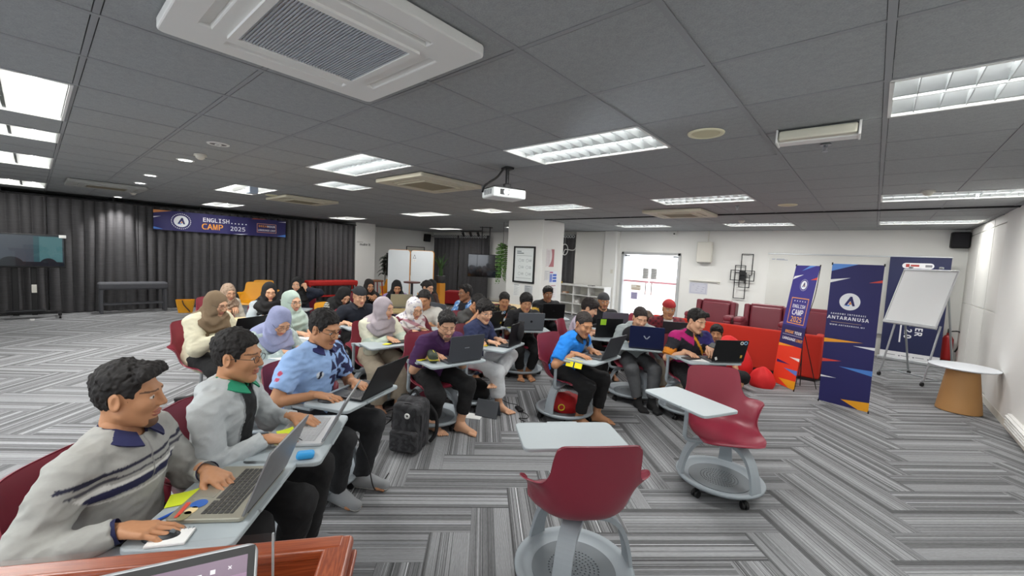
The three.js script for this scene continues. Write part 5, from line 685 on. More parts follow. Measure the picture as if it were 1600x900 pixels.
  torso(fb, -0.012); fb.cone(nb, hv([0, -0.08, -0.03]), fem ? 0.046 : 0.052, fem ? 0.042 : 0.048, 0.03);
  for (let i = 0; i < 2; i++) { fb.cone(sh[i], arm[i].mid, 0.046 * bw, 0.038, 0.02); fb.cone(arm[i].mid, arm[i].end, 0.039, 0.0245, 0.015); fb.cone(hip[i], leg[i].mid, 0.082 * bw, 0.056, 0.03); fb.cone(leg[i].mid, leg[i].end, 0.053, 0.036, 0.02); if (o.shoes !== 'bare') footPrims(fb, i, -0.004, false); }
  fb.warp((px, py, pz, v) => sit(px, py, pz, v));
  const list = [paint(fb.mesh(), (px, py, pz) => sk.clone().multiplyScalar(1 + nz(px * 50, py * 50, pz * 50) * 0.03))];
  list.push(moved(paintHead(headMesh(cH, fem), tone, look), HM));
  for (let i = 0; i < 2; i++) {
    const side = i ? 'l' : 'r', d = nrm3(HD[i]), u0 = HU[i], xx = nrm3(cross3(u0, d)), uu = cross3(d, xx), M4 = new THREE.Matrix4().makeBasis(V(...xx), V(...uu), V(...d)).setPosition(...arm[i].end);
    const hm = handMesh(HP[i], side, cHand); list.push(moved(paint({ pos: hm.pos, idx: hm.idx }, (px, py, pz) => sk.clone().multiplyScalar(1 + nz(px * 90, py * 90, pz * 90) * 0.05)), M4));
    if (o.shoes === 'bare') { const a = leg[i].end, ff = new Field([a[0] - 0.25, a[1] - 0.1, a[2] - 0.25], [a[0] + 0.25, a[1] + 0.1, a[2] + 0.25], lod === 2 ? 0.006 : 0.0045); ff.cone(add3(a, [0, 0.06, 0]), a, 0.036, 0.036, 0.01); footPrims(ff, i, 0, true); list.push(paint(ff.mesh(), () => sk)); }
  }
  part('body', joinMeshes(list), skinMat, t);
  // clothes
  const T = o.top || { color: '#333333' }, longS = T.sleeve !== 'short', fold = T.fold ?? 1;
  { const [s0, s1] = bounds([pel, ch, nb, ...sh, ...arm.map((a) => a.mid), ...(longS ? arm.map((a) => a.end) : [])], 0.21), f = new Field(s0, s1, cS), e = T.loose ?? 0.012; torso(f, e); f.cone(add3(pel, [0, -0.03, 0.02]), pel, 0.155 * bw + e, 0.155 * bw + e, 0.04, fr, 0.8);
    for (let i = 0; i < 2; i++) { const a = sh[i], m = arm[i].mid, w = arm[i].end; if (longS) { const we = mix3(m, w, 0.93), dd = nrm3(sub3(w, m)); f.cone(a, m, 0.054 * bw + e, 0.047 + e, 0.035); f.cone(m, we, 0.047 + e, 0.033 + e * 0.6, 0.03, null, 1, (px, py, pz) => (px - we[0]) * dd[0] + (py - we[1]) * dd[1] + (pz - we[2]) * dd[2]); } else { const q = mix3(a, m, T.len || 0.72), dd = nrm3(sub3(m, a)); f.cone(a, q, 0.056 * bw + e, 0.052 + e * 1.3, 0.035, null, 1, (px, py, pz) => (px - q[0]) * dd[0] + (py - q[1]) * dd[1] + (pz - q[2]) * dd[2]); } }
    if (T.hood) { const c0 = add3(nb, add3(fr.map((v) => v * -0.055), up.map((v) => v * 0.0))); f.cone(add3(c0, sd.map((v) => v * -0.07)), add3(c0, sd.map((v) => v * 0.07)), 0.045, 0.045, 0.04); for (const q of [-1, 1]) f.cone(add3(c0, sd.map((v) => v * q * 0.085)), add3(nb, add3(sd.map((v) => v * q * 0.07), fr.map((v) => v * 0.055))), 0.034, 0.018, 0.03); }
    f.warp((px, py, pz, v) => v + fold * (nz(px * 9, py * 15, pz * 9) * 0.011 + Math.abs(nz(px * 17 + 3, py * 26, pz * 17)) * 0.011 - 0.003)); f.warp(sit);
    f.cone; const neck = hv([0, -0.09, -0.03]); f.each([nb[0] - 0.12, nb[1] - 0.06, nb[2] - 0.12], [nb[0] + 0.12, nb[1] + 0.15, nb[2] + 0.12], (px, py, pz, v) => { const p = [px - nb[0], py - nb[1], pz - nb[2]], a = dot3(p, up), r = Math.hypot(dot3(p, sd), dot3(p, fr) - 0.008 - a * 0.1); return Math.max(v, a > -0.035 - (T.scoop || 0) * Math.max(0, dot3(p, fr)) * 8 ? 0.067 - r : v); });
    const base = C(T.color), fn = T.paint; const m = paint(f.mesh(), (px, py, pz) => { const p = [px - ch[0], py - ch[1], pz - ch[2]], u = dot3(p, sd), v = dot3(p, up), w = dot3(p, fr), inf = { u, v, w, arm: -1, t: 0, p: [px, py, pz], nb, sd, up, fr }; for (let i = 0; i < 2; i++) { const A = sub3(arm[i].mid, sh[i]), q = [px - sh[i][0], py - sh[i][1], pz - sh[i][2]], tt = dot3(q, A) / dot3(A, A), r = len3(sub3(q, A.map((k) => k * Math.max(0, Math.min(1, tt))))); const A2 = sub3(arm[i].end, arm[i].mid), q2 = [px - arm[i].mid[0], py - arm[i].mid[1], pz - arm[i].mid[2]], t2 = dot3(q2, A2) / dot3(A2, A2), r2 = len3(sub3(q2, A2.map((k) => k * Math.max(0, Math.min(1, t2))))); if (Math.min(r, r2) < 0.078 && (Math.abs(u) > shW - 0.02 || r2 < r || tt > 0.35)) { inf.arm = i; inf.t = r2 < r ? 1 + Math.max(0, t2) : tt; const pv = sub3(q, A.map((k) => k * tt)); inf.ox = dot3(pv, sd) * (i ? 1 : -1); inf.fz = dot3(pv, fr); } } const c = fn ? C(fn(inf) || T.color) : base.clone(); return c.multiplyScalar(1 + nz(px * 120, py * 120, pz * 120) * 0.05); });
    part(T.name || 'shirt', joinMeshes([m]), colored, t);
    if (T.collar) { const P = []; for (let k = 0; k <= 28; k++) { const a = 0.42 + k / 28 * (2 * Math.PI - 0.84), row = [], open = Math.max(0, 1 - Math.min(a, 2 * Math.PI - a) / 1.2); for (let r = 0; r <= 4; r++) { const q = r / 4, hgt = q < 0.5 ? 0.016 + q * 0.09 : 0.061 - (q - 0.5) * 0.07, rad = q < 0.5 ? 0.062 - q * 0.004 : 0.063 + (q - 0.5) * (0.066 + 0.034 * Math.cos(a)); const ss = Math.sin(a) * rad * 1.05, ff = Math.cos(a) * rad + 0.012 + open * 0.012; row.push(V(...add3(nb, add3(sd.map((v) => v * ss), add3(up.map((v) => v * (hgt - open * 0.035 - 0.008)), fr.map((v) => v * ff)))))); } P.push(row); } part('collar', sheet(P, 0.007), mat(T.collar, 0.8), t); }
    if (T.placket) part('placket', tr(bx(0.026, 0.13, 0.004), ...add3(nb, add3(up.map((v) => v * -0.115), fr.map((v) => v * (0.112 * bw)))), 0, 0, 0), mat(T.placket, 0.8), t);
    if (T.cuff && longS) for (let i = 0; i < 2; i++) { const m1 = mix3(arm[i].mid, arm[i].end, 0.83), m2 = mix3(arm[i].mid, arm[i].end, 1.0); part('cuff', tube([m1, mix3(m1, m2, 0.5), m2], 0.0385, 8, 16), mat(T.cuff, 0.85), t); } }
  const B = o.bottom || { color: '#18181a' };
  { const [s0, s1] = bounds([pel, ...hip, ...leg.map((l) => l.mid), ...leg.map((l) => l.end)], 0.2), f = new Field(s0, s1, Math.max(0.01, cS * 1.15)), e = B.loose ?? 0.014, cut = B.cut ?? 0.02; f.cone(add3(pel, [0, 0.03, 0]), pel, 0.148 * bw + e, 0.15 * bw + e, 0.03, [0, 0, 1], 0.8);
    for (let i = 0; i < 2; i++) { const a = leg[i].mid, w = leg[i].end, dd = nrm3(sub3(w, a)), L = len3(sub3(w, a)), q = mix3(a, w, 1 - cut / L); f.cone(hip[i], a, 0.09 * bw + e, 0.064 + e, 0.035); f.cone(a, q, 0.063 + e, 0.044 + e * (B.wide || 1), 0.025, null, 1, (px, py, pz) => (px - q[0]) * dd[0] + (py - q[1]) * dd[1] + (pz - q[2]) * dd[2]); } if (B.skirt) { f.cone(mix3(leg[0].mid, leg[1].mid, 0.5), mix3(leg[0].end, leg[1].end, 0.5), 0.11, 0.14, 0.08); f.cone(pel, mix3(leg[0].mid, leg[1].mid, 0.5), 0.14, 0.11, 0.08); }
    f.warp((px, py, pz, v) => sit(px, py, pz, v + nz(px * 11, py * 14, pz * 11) * 0.009 + Math.abs(nz(px * 20, py * 28, pz * 20)) * 0.008 - 0.002)); const c0 = C(B.color); part(B.skirt ? 'skirt' : 'trousers', joinMeshes([paint(f.mesh(), (px, py, pz) => c0.clone().multiplyScalar(1 + nz(px * 90, py * 90, pz * 90) * 0.06))]), colored, t); }
  if (o.shoes && o.shoes !== 'bare') for (let i = 0; i < 2; i++) { const a = leg[i].end, d = nrm3(FD[i]), gy = a[1] - 0.075, f = new Field([a[0] - 0.26, gy - 0.03, a[2] - 0.26], [a[0] + 0.26, a[1] + 0.16, a[2] + 0.26], 0.007); if (o.shoes.sock) { footPrims(f, i, 0.004, false); f.cone(add3(a, [0, 0.09, 0]), a, 0.043, 0.041, 0.02); } else { f.cone([a[0] - d[0] * 0.045, gy + 0.045, a[2] - d[2] * 0.045], [a[0] + d[0] * 0.17, gy + 0.034, a[2] + d[2] * 0.17], 0.045, 0.036, 0.02); f.cone(a, [a[0] + d[0] * 0.08, gy + 0.05, a[2] + d[2] * 0.08], 0.05, 0.04, 0.03); f.warp((px, py, pz, v) => Math.max(v, gy + 0.002 - py)); } const c0 = C(o.shoes.color), c1 = C(o.shoes.sole || o.shoes.color); part(o.shoes.sock ? 'sock' : 'shoe', joinMeshes([paint(f.mesh(), (px, py) => (py < gy + 0.022 ? c1 : c0).clone())]), colored, t); }
  // hair, headscarf, caps, glasses
  const placeHead = (m, color, name, mt = hairMat, vary = 0.12) => { const c0 = C(color); part(name, joinMeshes([moved(paint({ pos: m.pos, idx: m.idx }, (px, py, pz) => c0.clone().multiplyScalar(1 + nz(px * 80, py * 30, pz * 50) * vary)), HM)]), mt, t); };
  if (o.hair) placeHead(hairMesh(o.hair, [0.0032, 0.0045, 0.006][lod]), look.hair || '#15110f', 'hair', hairMat, 0.35);
  if (o.cap) placeHead(capMesh(o.cap.kind, [0.004, 0.005, 0.006][lod]), o.cap.color, 'cap', colored);
  if (o.scarf) {
    const S = o.scarf, cc = S.cell || [0.005, 0.0065, 0.0085][lod], pts = [hv([0, 0.13, 0]), hv([0, 0, -0.14]), hv([0, 0, 0.1]), nb, add3(nb, fr.map((v) => v * 0.14)), add3(nb, [0, -0.26, 0]), ...sh], [s0, s1] = bounds(pts, 0.1), f = new Field(s0, s1, cc), at = (p) => add3(nb, add3(sd.map((v) => v * p[0]), add3(up.map((v) => v * p[1]), fr.map((v) => v * p[2]))));
    f.ell(hv([0, 0.024, -0.02]), [0.087, 0.104, 0.106], 0.02, hAx); f.ell(hv([0, -0.035, 0.0]), [0.08, 0.1, 0.078], 0.03, hAx);
    f.cone(hv([0, -0.06, -0.01]), at([0, -0.03, 0.0]), 0.088, 0.128, 0.05); f.cone(hv([0, -0.1, 0.035]), at([0, -0.05, 0.08]), 0.05, 0.08, 0.04);
    f.cone(at([-0.1, -0.05, 0.0]), at([0.1, -0.05, 0.0]), 0.085, 0.085, 0.06, fr, 1.15); f.ell(at([0, -0.1, 0.075]), [0.155, 0.135 + (S.drape || 0), 0.07], 0.06, [sd, up, fr]); f.ell(at([0, -0.08, -0.07]), [0.14, 0.15, 0.055], 0.05, [sd, up, fr]);
    const fa = hv([0, -0.012, 0.135]); f.ell(fa, [0.064, 0.094, 0.098], 0.01, hAx, true);
    f.warp((px, py, pz, v) => { const q = [px - nb[0], py - nb[1], pz - nb[2]], a = Math.atan2(dot3(q, sd), dot3(q, fr)), hgt = dot3(q, up), fold = Math.sin(hgt * 75 + Math.cos(a) * 4 + nz(px * 8, py * 8, pz * 8) * 5) * 0.008 * Math.max(0, Math.min(1, (0.13 - hgt) * 12)); return v + fold + nz(px * 14, py * 14, pz * 14) * 0.008; });
    const c0 = C(S.color); part('headscarf', joinMeshes([paint(f.mesh(), (px, py, pz) => (S.paint ? C(S.paint(px, py, pz, nb) || S.color) : c0.clone()).multiplyScalar(1 + nz(px * 70, py * 70, pz * 70) * 0.06))]), colored, t);
  }
  if (o.glasses) { const a = [], ring = o.glasses === 'round' ? 0.023 : 0.0225; for (const q of [-1, 1]) { const g = new THREE.TorusGeometry(ring, 0.0013, 6, 24); g.scale(1.06, o.glasses === 'round' ? 0.98 : 0.74, 1); a.push(g.translate(q * 0.0315, 0.002, 0.1)); a.push(tube([[q * 0.055, 0.006, 0.099], [q * 0.07, 0.008, 0.085], [q * 0.079, 0.008, 0.03], [q * 0.081, 0.002, -0.01]], 0.0013, 16, 6)); } a.push(tube([[-0.009, 0.006, 0.1], [0, 0.009, 0.104], [0.009, 0.006, 0.1]], 0.0013, 8, 6)); part('glasses', merge(a).applyMatrix4(HM), o.frame || M.black, t); }
  if (o.watch !== undefined) { const i = o.watch, w = mix3(arm[i].mid, arm[i].end, 0.9), q = new THREE.Quaternion().setFromUnitVectors(V(0, 0, 1), V(...nrm3(sub3(arm[i].end, arm[i].mid)))); part('wristwatch', [new THREE.TorusGeometry(0.03, 0.006, 8, 20).scale(1, 1, 1.6).applyQuaternion(q).translate(...w), rb(0.03, 0.012, 0.03, 0.004).translate(w[0], w[1] + 0.032, w[2])], M.black, t); }
  t.userData.rig = undefined; delete t.userData.rig;
  return { t, hc, nb, wrists: arm.map((a) => a.end) };
}
// seats: x, z, facing in degrees, stature, lean, head pitch, head turn
const POS = {
  P1: [-1.975, -0.217, 138, 0.9, 0.08, 0.02, 12],
  P2: [-2.3, -0.628, 140, 0.94, 0.12, 0.03, -2],
  P3: [-2.805, -1.243, 114, 0.97, 0.18, 0.22, 0],
  P5: [-4.036, -2.461, 82, 0.84, 0.3, 0.05, 32],
  P6: [-4.057, -2.873, 84, 0.82, 0.32, 0.25, 0],
  P7: [-3.119, -2.511, 80, 0.9, 0.6, 0.125, -16],
  P8: [-3.263, -3.204, 106, 0.87, 0.3, 0.15, -30],
  P9: [-3.676, -4.516, 52, 0.86, 0.34, 0.125, 0],
  P10: [-4.149, -5.712, 50, 0.87, 0.12, 0.1, 0],
  P11: [-2.342, -3.635, 90, 0.87, 0.5, 0.15, -22],
  P12: [-2.857, -4.679, 110, 0.87, 0.3, 0.3, 0],
  P13: [-2.985, -5.515, 44, 0.87, 0.1, 0.1, 0],
  P14: [-2.129, -4.783, 34, 0.87, 0.48, 0.175, 10],
  P15: [-2.06, -5.617, 32, 0.86, 0.15, 0.1, 0],
  P16: [-1.454, -4.732, 48, 0.86, 0.15, 0.2, 18],
  P18: [-4.978, -1.139, 112, 0.87, 0.25, 0.25, 10],
  P19: [-7.125, -1.764, 100, 0.84, 0.7, 0.0, 0],
  P20: [-3.996, -1.354, 108, 0.84, 0.35, 0.5, -10],
  P21: [-6.017, -2.034, 82, 0.84, 0.15, 0.175, 0],
  P22: [-6.921, -2.762, 50, 0.84, 0.12, 0.075, 0],
  P23: [-4.755, -1.828, 104, 0.84, 0.12, 0.06, 0],
  P24: [-5.83, -2.87, 95, 0.84, 0.4, 0.5, 0],
  P25: [-5.079, -2.771, 84, 0.87, 0.25, 0.15, 0],
  P26: [-7.01, -3.999, 80, 0.84, 0.45, 0.1, 0],
  P27: [-6.309, -4.171, 65, 0.84, 0.2, 0.3, 0],
  P28: [-4.49, -3.437, 40, 0.87, 0.3, 0.2, 0],
  P29: [-5.743, -4.38, 105, 0.87, 0.15, 0.15, 0],
  P30: [-6.289, -4.821, 190, 0.87, 0.4, 0.1, 0],
  P31: [-4.673, -4.291, 0, 0.87, 0.05, 0, -15],
  P32: [-4.153, -3.881, 95, 0.87, 0.45, 0.4, 0],
  P33: [-4.478, -4.946, 50, 0.82, 0.6, 0.1, 0],
  P34: [-2.601, -6.098, 30, 0.8, 1.05, 0.1, 0],
};
// ------------------------------------------------------------------ the people, their chairs and laptops
const at = (k) => POS[k], NT = 0.7035;
function seated(k, label, o, ch, chairLabel) { const [x, z, deg, s, lean, hp, hy] = POS[k]; const r = person(label, x, z, deg, { s, lean, hp, hy, ...o }); if (ch) { const c = chair(ch === 'star' ? chairStar : ch === 'yellow' ? chairYellow : chairProto, x, z, deg, chairLabel || ('maroon swivel chair under the ' + label)); r.chair = c; } return r; }
const onTray = (k, p) => { const [x, z, deg] = POS[k]; return local(x, z, deg, p); };
const lap = (k, label, o = {}, p = [0, NT, 0.315], turn = 0) => laptop(label, ...onTray(k, p), POS[k][2] + turn, o);
const speck = (a, b, f, th = 0.1) => ({ p }) => nz(p[0] * f, p[1] * f, p[2] * f) > th ? a : b;
const inRect = (u, v, x, y, w, h) => Math.abs(u - x) < w && Math.abs(v - y) < h;
// first row
seated('P1', 'person in a grey long sleeved polo with navy chest stripes', { lod: 0, head: 0.95, tone: 'm', hair: 'quiff', build: 1.06, cell: 0.006, look: { goatee: true }, top: { color: '#a3a39e', collar: '#20234f', cuff: '#20234a', paint: ({ u, v, w, arm, t }) => { if (arm >= 0 && t > 0.3) return null; if (w < 0.02) return null; if (Math.abs(u) < 0.004 && v > -0.02) return '#8a8a88'; if (v > 0.056 && v < 0.07) return '#24253a'; if (v > 0.032 && v < 0.041) return '#44444c'; if (v > 0.008 && v < 0.022) return '#dcdcd8'; if (v > -0.022 && v < 0.008) return '#24264a'; if (v > -0.038 && v < -0.029) return '#d4d4d0'; return null; } }, bottom: { color: '#151517' }, hands: ['mouse', 'type'], wrists: [[-0.235, 0.738, 0.13], [0.1, 0.75, 0.2]], hdir: [[0.12, -0.1, 1], [-0.45, -0.25, 1]], shoes: { color: '#3a3a3c', sole: '#222' } }, true, 'maroon tray chair under the person with striped grey polo');
seated('P2', 'person in a pale grey hooded jacket with green collar and glasses', { lod: 0, tone: 'm', hair: 'short', glasses: 'rect', frame: M.darkSteel, cell: 0.0065, top: { name: 'hooded_jacket', color: '#b5babb', hood: true, collar: '#1f8a67', paint: ({ u, v, w, arm }) => (arm < 0 && w > 0.03 && Math.abs(u) < 0.055 + Math.max(0, -v) * 0.12 ? '#17191b' : arm < 0 && w > 0.03 && Math.abs(Math.abs(u) - 0.062 - Math.max(0, -v) * 0.12) < 0.006 ? '#8d9294' : null) }, bottom: { color: '#161618' }, wrists: [[-0.12, 0.745, 0.19], [0.14, 0.75, 0.23]], shoes: { color: '#85888b', sole: '#cfcfcc' } }, true, 'maroon tray chair under the person in pale hooded jacket');
seated('P3', 'person in a light blue patterned jersey and round glasses', { lod: 0, tone: 'm', hair: 'short', glasses: 'round', build: 1.12, cell: 0.0065, look: { moustache: true }, top: { color: '#9bbcea', sleeve: 'short', collar: '#262a5e', paint: ({ u, v, w, arm, t, p, ox, fz }) => { if (arm === 0 && ox > 0.03 && t > 0.32 && t < 0.58 && Math.abs(fz) < 0.02) return (t > 0.5 && Math.sin(fz * 900) > 0) || (t < 0.46 && Math.hypot((t - 0.39) * 0.26, fz) < 0.016) ? '#c8506a' : null; if (arm < 0 && w > 0.04 && Math.hypot((u + 0.07) * 1.1, v + 0.005) < 0.027) return Math.abs(u + 0.068 - (v + 0.005) * 0.25) < 0.009 ? '#1b1f33' : '#d6dfe8'; if (w > -0.06 && (u > 0.02 || arm === 1)) { const q = Math.sin(u * 60 + v * 38 + nz(p[0] * 16, p[1] * 16, p[2] * 16) * 7); if (q > 0.15 - Math.max(0, u) * 3) return '#23264f'; } return null; } }, bottom: { color: '#232427' }, hands: ['mouse', 'type'], wrists: [[-0.19, 0.735, 0.18], [0.1, 0.745, 0.24]], shoes: { color: '#8f9294', sole: '#d5d5d2' } }, true, 'maroon tray chair under the person in blue jersey');
// middle rows
seated('P5', 'person in a mauve grey headscarf and cream outfit turning aside', { lod: 1, fem: true, tone: 'l', look: {}, scarf: { color: '#a89ea3', drape: 0.03 }, top: { color: '#cfcdb8', loose: 0.022, paint: ({ arm, t }) => (arm >= 0 && t > 0.6 ? '#b9c4b4' : null) }, bottom: { color: '#aea28e', loose: 0.03, wide: 1.6 }, hands: ['rest', 'rest'], wrists: [[0.02, 0.735, 0.24], [0.26, 0.52, 0.34]] }, true, 'maroon tray chair under the person in cream outfit');
seated('P6', 'person in a white floral headscarf and maroon blouse', { lod: 1, fem: true, tone: 'l', glasses: 'round', look: { down: true }, scarf: { color: '#dcd8d6', drape: 0.06, paint: (x, y, z, nb) => (y < nb[1] + 0.02 && Math.sin(x * 30 + y * 55) > 0.35 ? '#b98a93' : nz(x * 38, y * 38, z * 38) > 0.33 ? '#9a97ad' : null) }, top: { color: '#5f1526', loose: 0.02 }, bottom: { color: '#571426', skirt: true }, hands: ['hold', 'hold'], wrists: [[-0.05, 0.76, 0.22], [0.07, 0.76, 0.22]] }, true, 'maroon tray chair under the person in floral headscarf');
seated('P7', 'barefoot person in a purple polo shirt bent over a laptop', { lod: 1, tone: 'l', hair: 'quiff', glasses: 'rect', build: 1.1, look: { down: true, beard: true }, top: { color: '#452050', sleeve: 'short', collar: '#3c1a47', len: 0.85 }, bottom: { color: '#141416', cut: 0.11 }, shoes: 'bare', feet: [[-0.07, 0.075, 0.14], [0.13, 0.075, 0.3]], wrists: [[-0.12, 0.745, 0.2], [0.08, 0.745, 0.22]], footDir: [[0.1, 0, 1], [0.5, 0, 1]] }, true, 'maroon tray chair under the person in purple polo');
seated('P8', 'person in a navy polo and white trousers with one foot tucked up', { lod: 1, tone: 'l', hair: 'mop', glasses: 'rect', top: { color: '#2a3356', sleeve: 'short', collar: '#232b49', len: 0.8 }, bottom: { color: '#e0e4e6', cut: 0.1, wide: 1.7, loose: 0.02 }, shoes: 'bare', watch: 0, feet: [[-0.06, 0.075, 0.34], [-0.06, 0.36, 0.3]], knees: [[-0.3, 1, 0.6], [1, 0.4, 0.7]], footDir: [[-0.1, 0, 1], [-1, 0, 0.2]], wrists: [[-0.1, 0.745, 0.2], [0.08, 0.745, 0.23]] }, true, 'maroon tray chair under the person in navy polo');
seated('P9', 'barefoot person in a black polo and glasses behind a grey laptop', { lod: 1, tone: 'm', hair: 'mop', glasses: 'rect', look: { down: true }, top: { color: '#151518', sleeve: 'short', collar: '#101012', len: 0.8 }, bottom: { color: '#121214', cut: 0.09 }, shoes: 'bare', watch: 1, feet: [[-0.05, 0.075, 0.2], [0.06, 0.075, 0.2]] }, true, 'maroon tray chair under the person in black polo');
seated('P10', 'person in a black printed tee shirt sitting before the pillar', { lod: 2, tone: 'd', hair: 'curtain', top: { color: '#17191c', sleeve: 'short', len: 0.8, paint: ({ u, v, w, arm, t }) => (w > 0.06 && inRect(u, v, 0.05, -0.02, 0.035, 0.018) ? '#9a9ea0' : arm === 0 && t > 0.3 && t < 0.55 ? '#c9a23a' : null) }, bottom: { color: '#141417' } }, true, 'maroon tray chair under the person in printed tee');
seated('P11', 'barefoot person in a bright blue polo typing on a laptop', { lod: 1, tone: 'm', hair: 'crop', look: { down: true, hair: '#2b2421' }, top: { color: '#1f84e2', sleeve: 'short', collar: '#161a22', len: 0.8, paint: ({ u, v, w, arm, t }) => (arm === 1 && t > 0.3 ? '#9fa8b4' : arm < 0 && w > 0.0 && u > 0.07 ? '#1b2233' : null) }, bottom: { color: '#131315', cut: 0.08 }, shoes: 'bare', feet: [[-0.06, 0.075, 0.22], [0.15, 0.075, 0.3]], wrists: [[-0.17, 0.74, 0.2], [0.1, 0.745, 0.22]], hands: ['mouse', 'type'], footDir: [[0.1, 0, 1], [0.5, 0, 1]] }, true, 'maroon tray chair under the person in bright blue polo');
seated('P12', 'person in a pale lilac shirt facing away', { lod: 2, tone: 'l', hair: 'mop', look: { hair: '#1f1513' }, top: { color: '#c6bccb', sleeve: 'short', len: 0.9 }, bottom: { color: '#1a1a1c' } }, true, 'maroon tray chair under the person in lilac shirt');
seated('P13', 'person in a charcoal beanie and glasses', { lod: 2, tone: 'm', glasses: 'rect', cap: { kind: 'beanie', color: '#3d3e41' }, look: { beard: true }, top: { color: '#1c1c1f' }, bottom: { color: '#222' } }, true, 'maroon tray chair under the person in charcoal beanie');
seated('P14', 'person in a light grey hoodie and black socks behind a navy laptop', { lod: 1, tone: 'l', hair: 'crop', look: { hair: '#2a201c', down: true }, top: { name: 'hoodie', color: '#9ea7a7', hood: true, loose: 0.02 }, bottom: { color: '#55575a', cut: 0.06 }, shoes: { sock: true, color: '#111113' }, feet: [[0.02, 0.075, 0.34], [0.17, 0.075, 0.36]], wrists: [[-0.09, 0.745, 0.2], [0.12, 0.745, 0.2]], footDir: [[0.3, 0, 1], [0.35, 0, 1]] }, true, 'maroon tray chair under the person in grey hoodie');
seated('P15', 'person in a red backward cap and red checked shirt', { lod: 2, tone: 'm', cap: { kind: 'back', color: '#a32528' }, look: { moustache: true }, top: { color: '#6e1c28', paint: ({ u, v, w, arm, p }) => (arm < 0 && w > 0.05 && Math.abs(u) < 0.06 ? (v > 0.1 ? '#c9c5c0' : '#1b1c24') : Math.sin(p[0] * 90) * Math.sin(p[1] * 90) > 0.2 ? '#43121c' : null) }, bottom: { color: '#b0a898' }, feet: [[-0.06, 0.075, 0.3], [0.12, 0.075, 0.32]] }, true, 'maroon tray chair under the person in red cap');
seated('P16', 'person in a black magenta and orange sports jersey', { lod: 1, tone: 'l', hair: 'quiff', look: { down: true }, top: { color: '#1d1b24', sleeve: 'short', collar: '#141318', len: 0.85, paint: ({ u, v, w, arm, t }) => { if (arm >= 0 && t > 0.6) return '#e08a26'; if (arm === 0) return t > 0.12 ? '#23222a' : '#b3186f'; if (w > 0 && u < -0.02 && v + u * 0.6 > 0.0) return '#b5196f'; if (w > 0 && v + u * 1.4 > 0.06 && v + u * 1.4 < 0.1) return '#e2a024'; if (w > 0 && u > 0.03 && v > 0.03) return '#2a2268'; if (inRect(u, v, 0.06, 0.03, 0.012, 0.012)) return '#b9b9c8'; if (w > 0 && v < -0.1 && u < 0) return '#a01a63'; return null; } }, bottom: { color: '#16161a' }, hands: ['rest', 'hold'], wrists: [[-0.14, 0.74, 0.16], [0.06, 0.8, 0.24]] }, true, 'maroon tray chair under the person in magenta jersey');
person('person in white and blue patterned top sitting on the carpet', -1.63, -6.41, 18, { s: 0.87, lean: -0.05, hp: 0.12, hy: -8, lod: 1, tone: 'm', hair: 'curtain', seat: 0.06, slide: -0.1, look: { down: true }, top: { color: '#c9cacc', sleeve: 'short', len: 0.95, paint: ({ u, v, w, arm, p }) => (arm === 1 || (arm < 0 && u > 0.08) ? (nz(p[0] * 30, p[1] * 30, p[2] * 30) > 0.05 ? '#2d64ac' : nz(p[0] * 22, p[1] * 22, 4) > 0.2 ? '#9fc2e4' : '#16233c') : v < -0.05 ? '#1a1a1c' : null) }, bottom: { color: '#121214', loose: 0.025 }, feet: [[-0.12, 0.085, 0.5], [0.02, 0.085, 0.38]], knees: [[-0.9, 0.6, 0.3], [1.2, 0.25, 0.35]], footDir: [[-0.4, 0, 1], [-1, 0, 0.3]], shoes: 'bare', hands: ['hold', 'rest'], wrists: [[0.02, 0.5, 0.24], [0.3, 0.13, 0.22]], hdir: [[0.2, 0.5, 0.6], [0.2, -0.3, 1]] });
seated('P18', 'person in an olive brown headscarf and cream top', { lod: 1, fem: true, tone: 'l', glasses: 'round', build: 1.12, look: { down: true }, scarf: { color: '#76634c', drape: 0.05 }, top: { color: '#d2ccb2', loose: 0.025, cuff: null }, bottom: { color: '#151516' }, wrists: [[-0.05, 0.74, 0.25], [0.1, 0.74, 0.25]] }, 'star', 'maroon chair under the person in olive headscarf');
seated('P19', 'person in a beige speckled headscarf half hidden behind the olive headscarf', { lod: 2, fem: true, tone: 'l', glasses: 'round', look: { down: true }, scarf: { color: '#b29a85', paint: (x, y, z) => (nz(x * 60, y * 60, z * 60) > 0.15 ? '#8f755f' : null) }, top: { color: '#dad2c2' }, bottom: { color: '#c8bda8' } }, 'star', 'maroon chair behind the person in olive headscarf');
seated('P20', 'person in a lilac blue headscarf bent low over both hands', { lod: 1, fem: true, tone: 'l', glasses: 'rect', look: { down: true }, scarf: { color: '#9aa0c2', drape: 0.02 }, top: { color: '#b2c0bd', loose: 0.02, paint: speck('#c6d2cc', '#a9b8b6', 30) }, bottom: { color: '#a99f8b', loose: 0.03, wide: 1.5 }, hands: ['rest', 'type'], wrists: [[-0.02, 0.74, 0.24], [0.14, 0.74, 0.22]] }, true, 'maroon tray chair under the person in lilac headscarf');
seated('P21', 'person in a black headscarf and pale grey sweater at the table', { lod: 2, fem: true, tone: 'l', glasses: 'rect', look: { down: true }, scarf: { color: '#131315', drape: 0.03 }, top: { color: '#a5aeb3' }, bottom: { color: '#222' } }, 'star', 'maroon chair under the person in pale grey sweater');
seated('P22', 'person in a black headscarf and navy top raising a hand to one ear', { lod: 2, fem: true, tone: 'l', scarf: { color: '#121214' }, top: { color: '#191f30' }, bottom: { color: '#1a1c24' }, hands: ['rest', 'fist'], wrists: [[-0.02, 0.74, 0.26], [0.14, 1.0, 0.06]], hdir: [[0.4, 0, 1], [-0.4, 0.8, -0.2]], hup: [[0, 1, 0], [0.8, 0.3, 0.4]] }, true, 'maroon tray chair under the person in navy top');
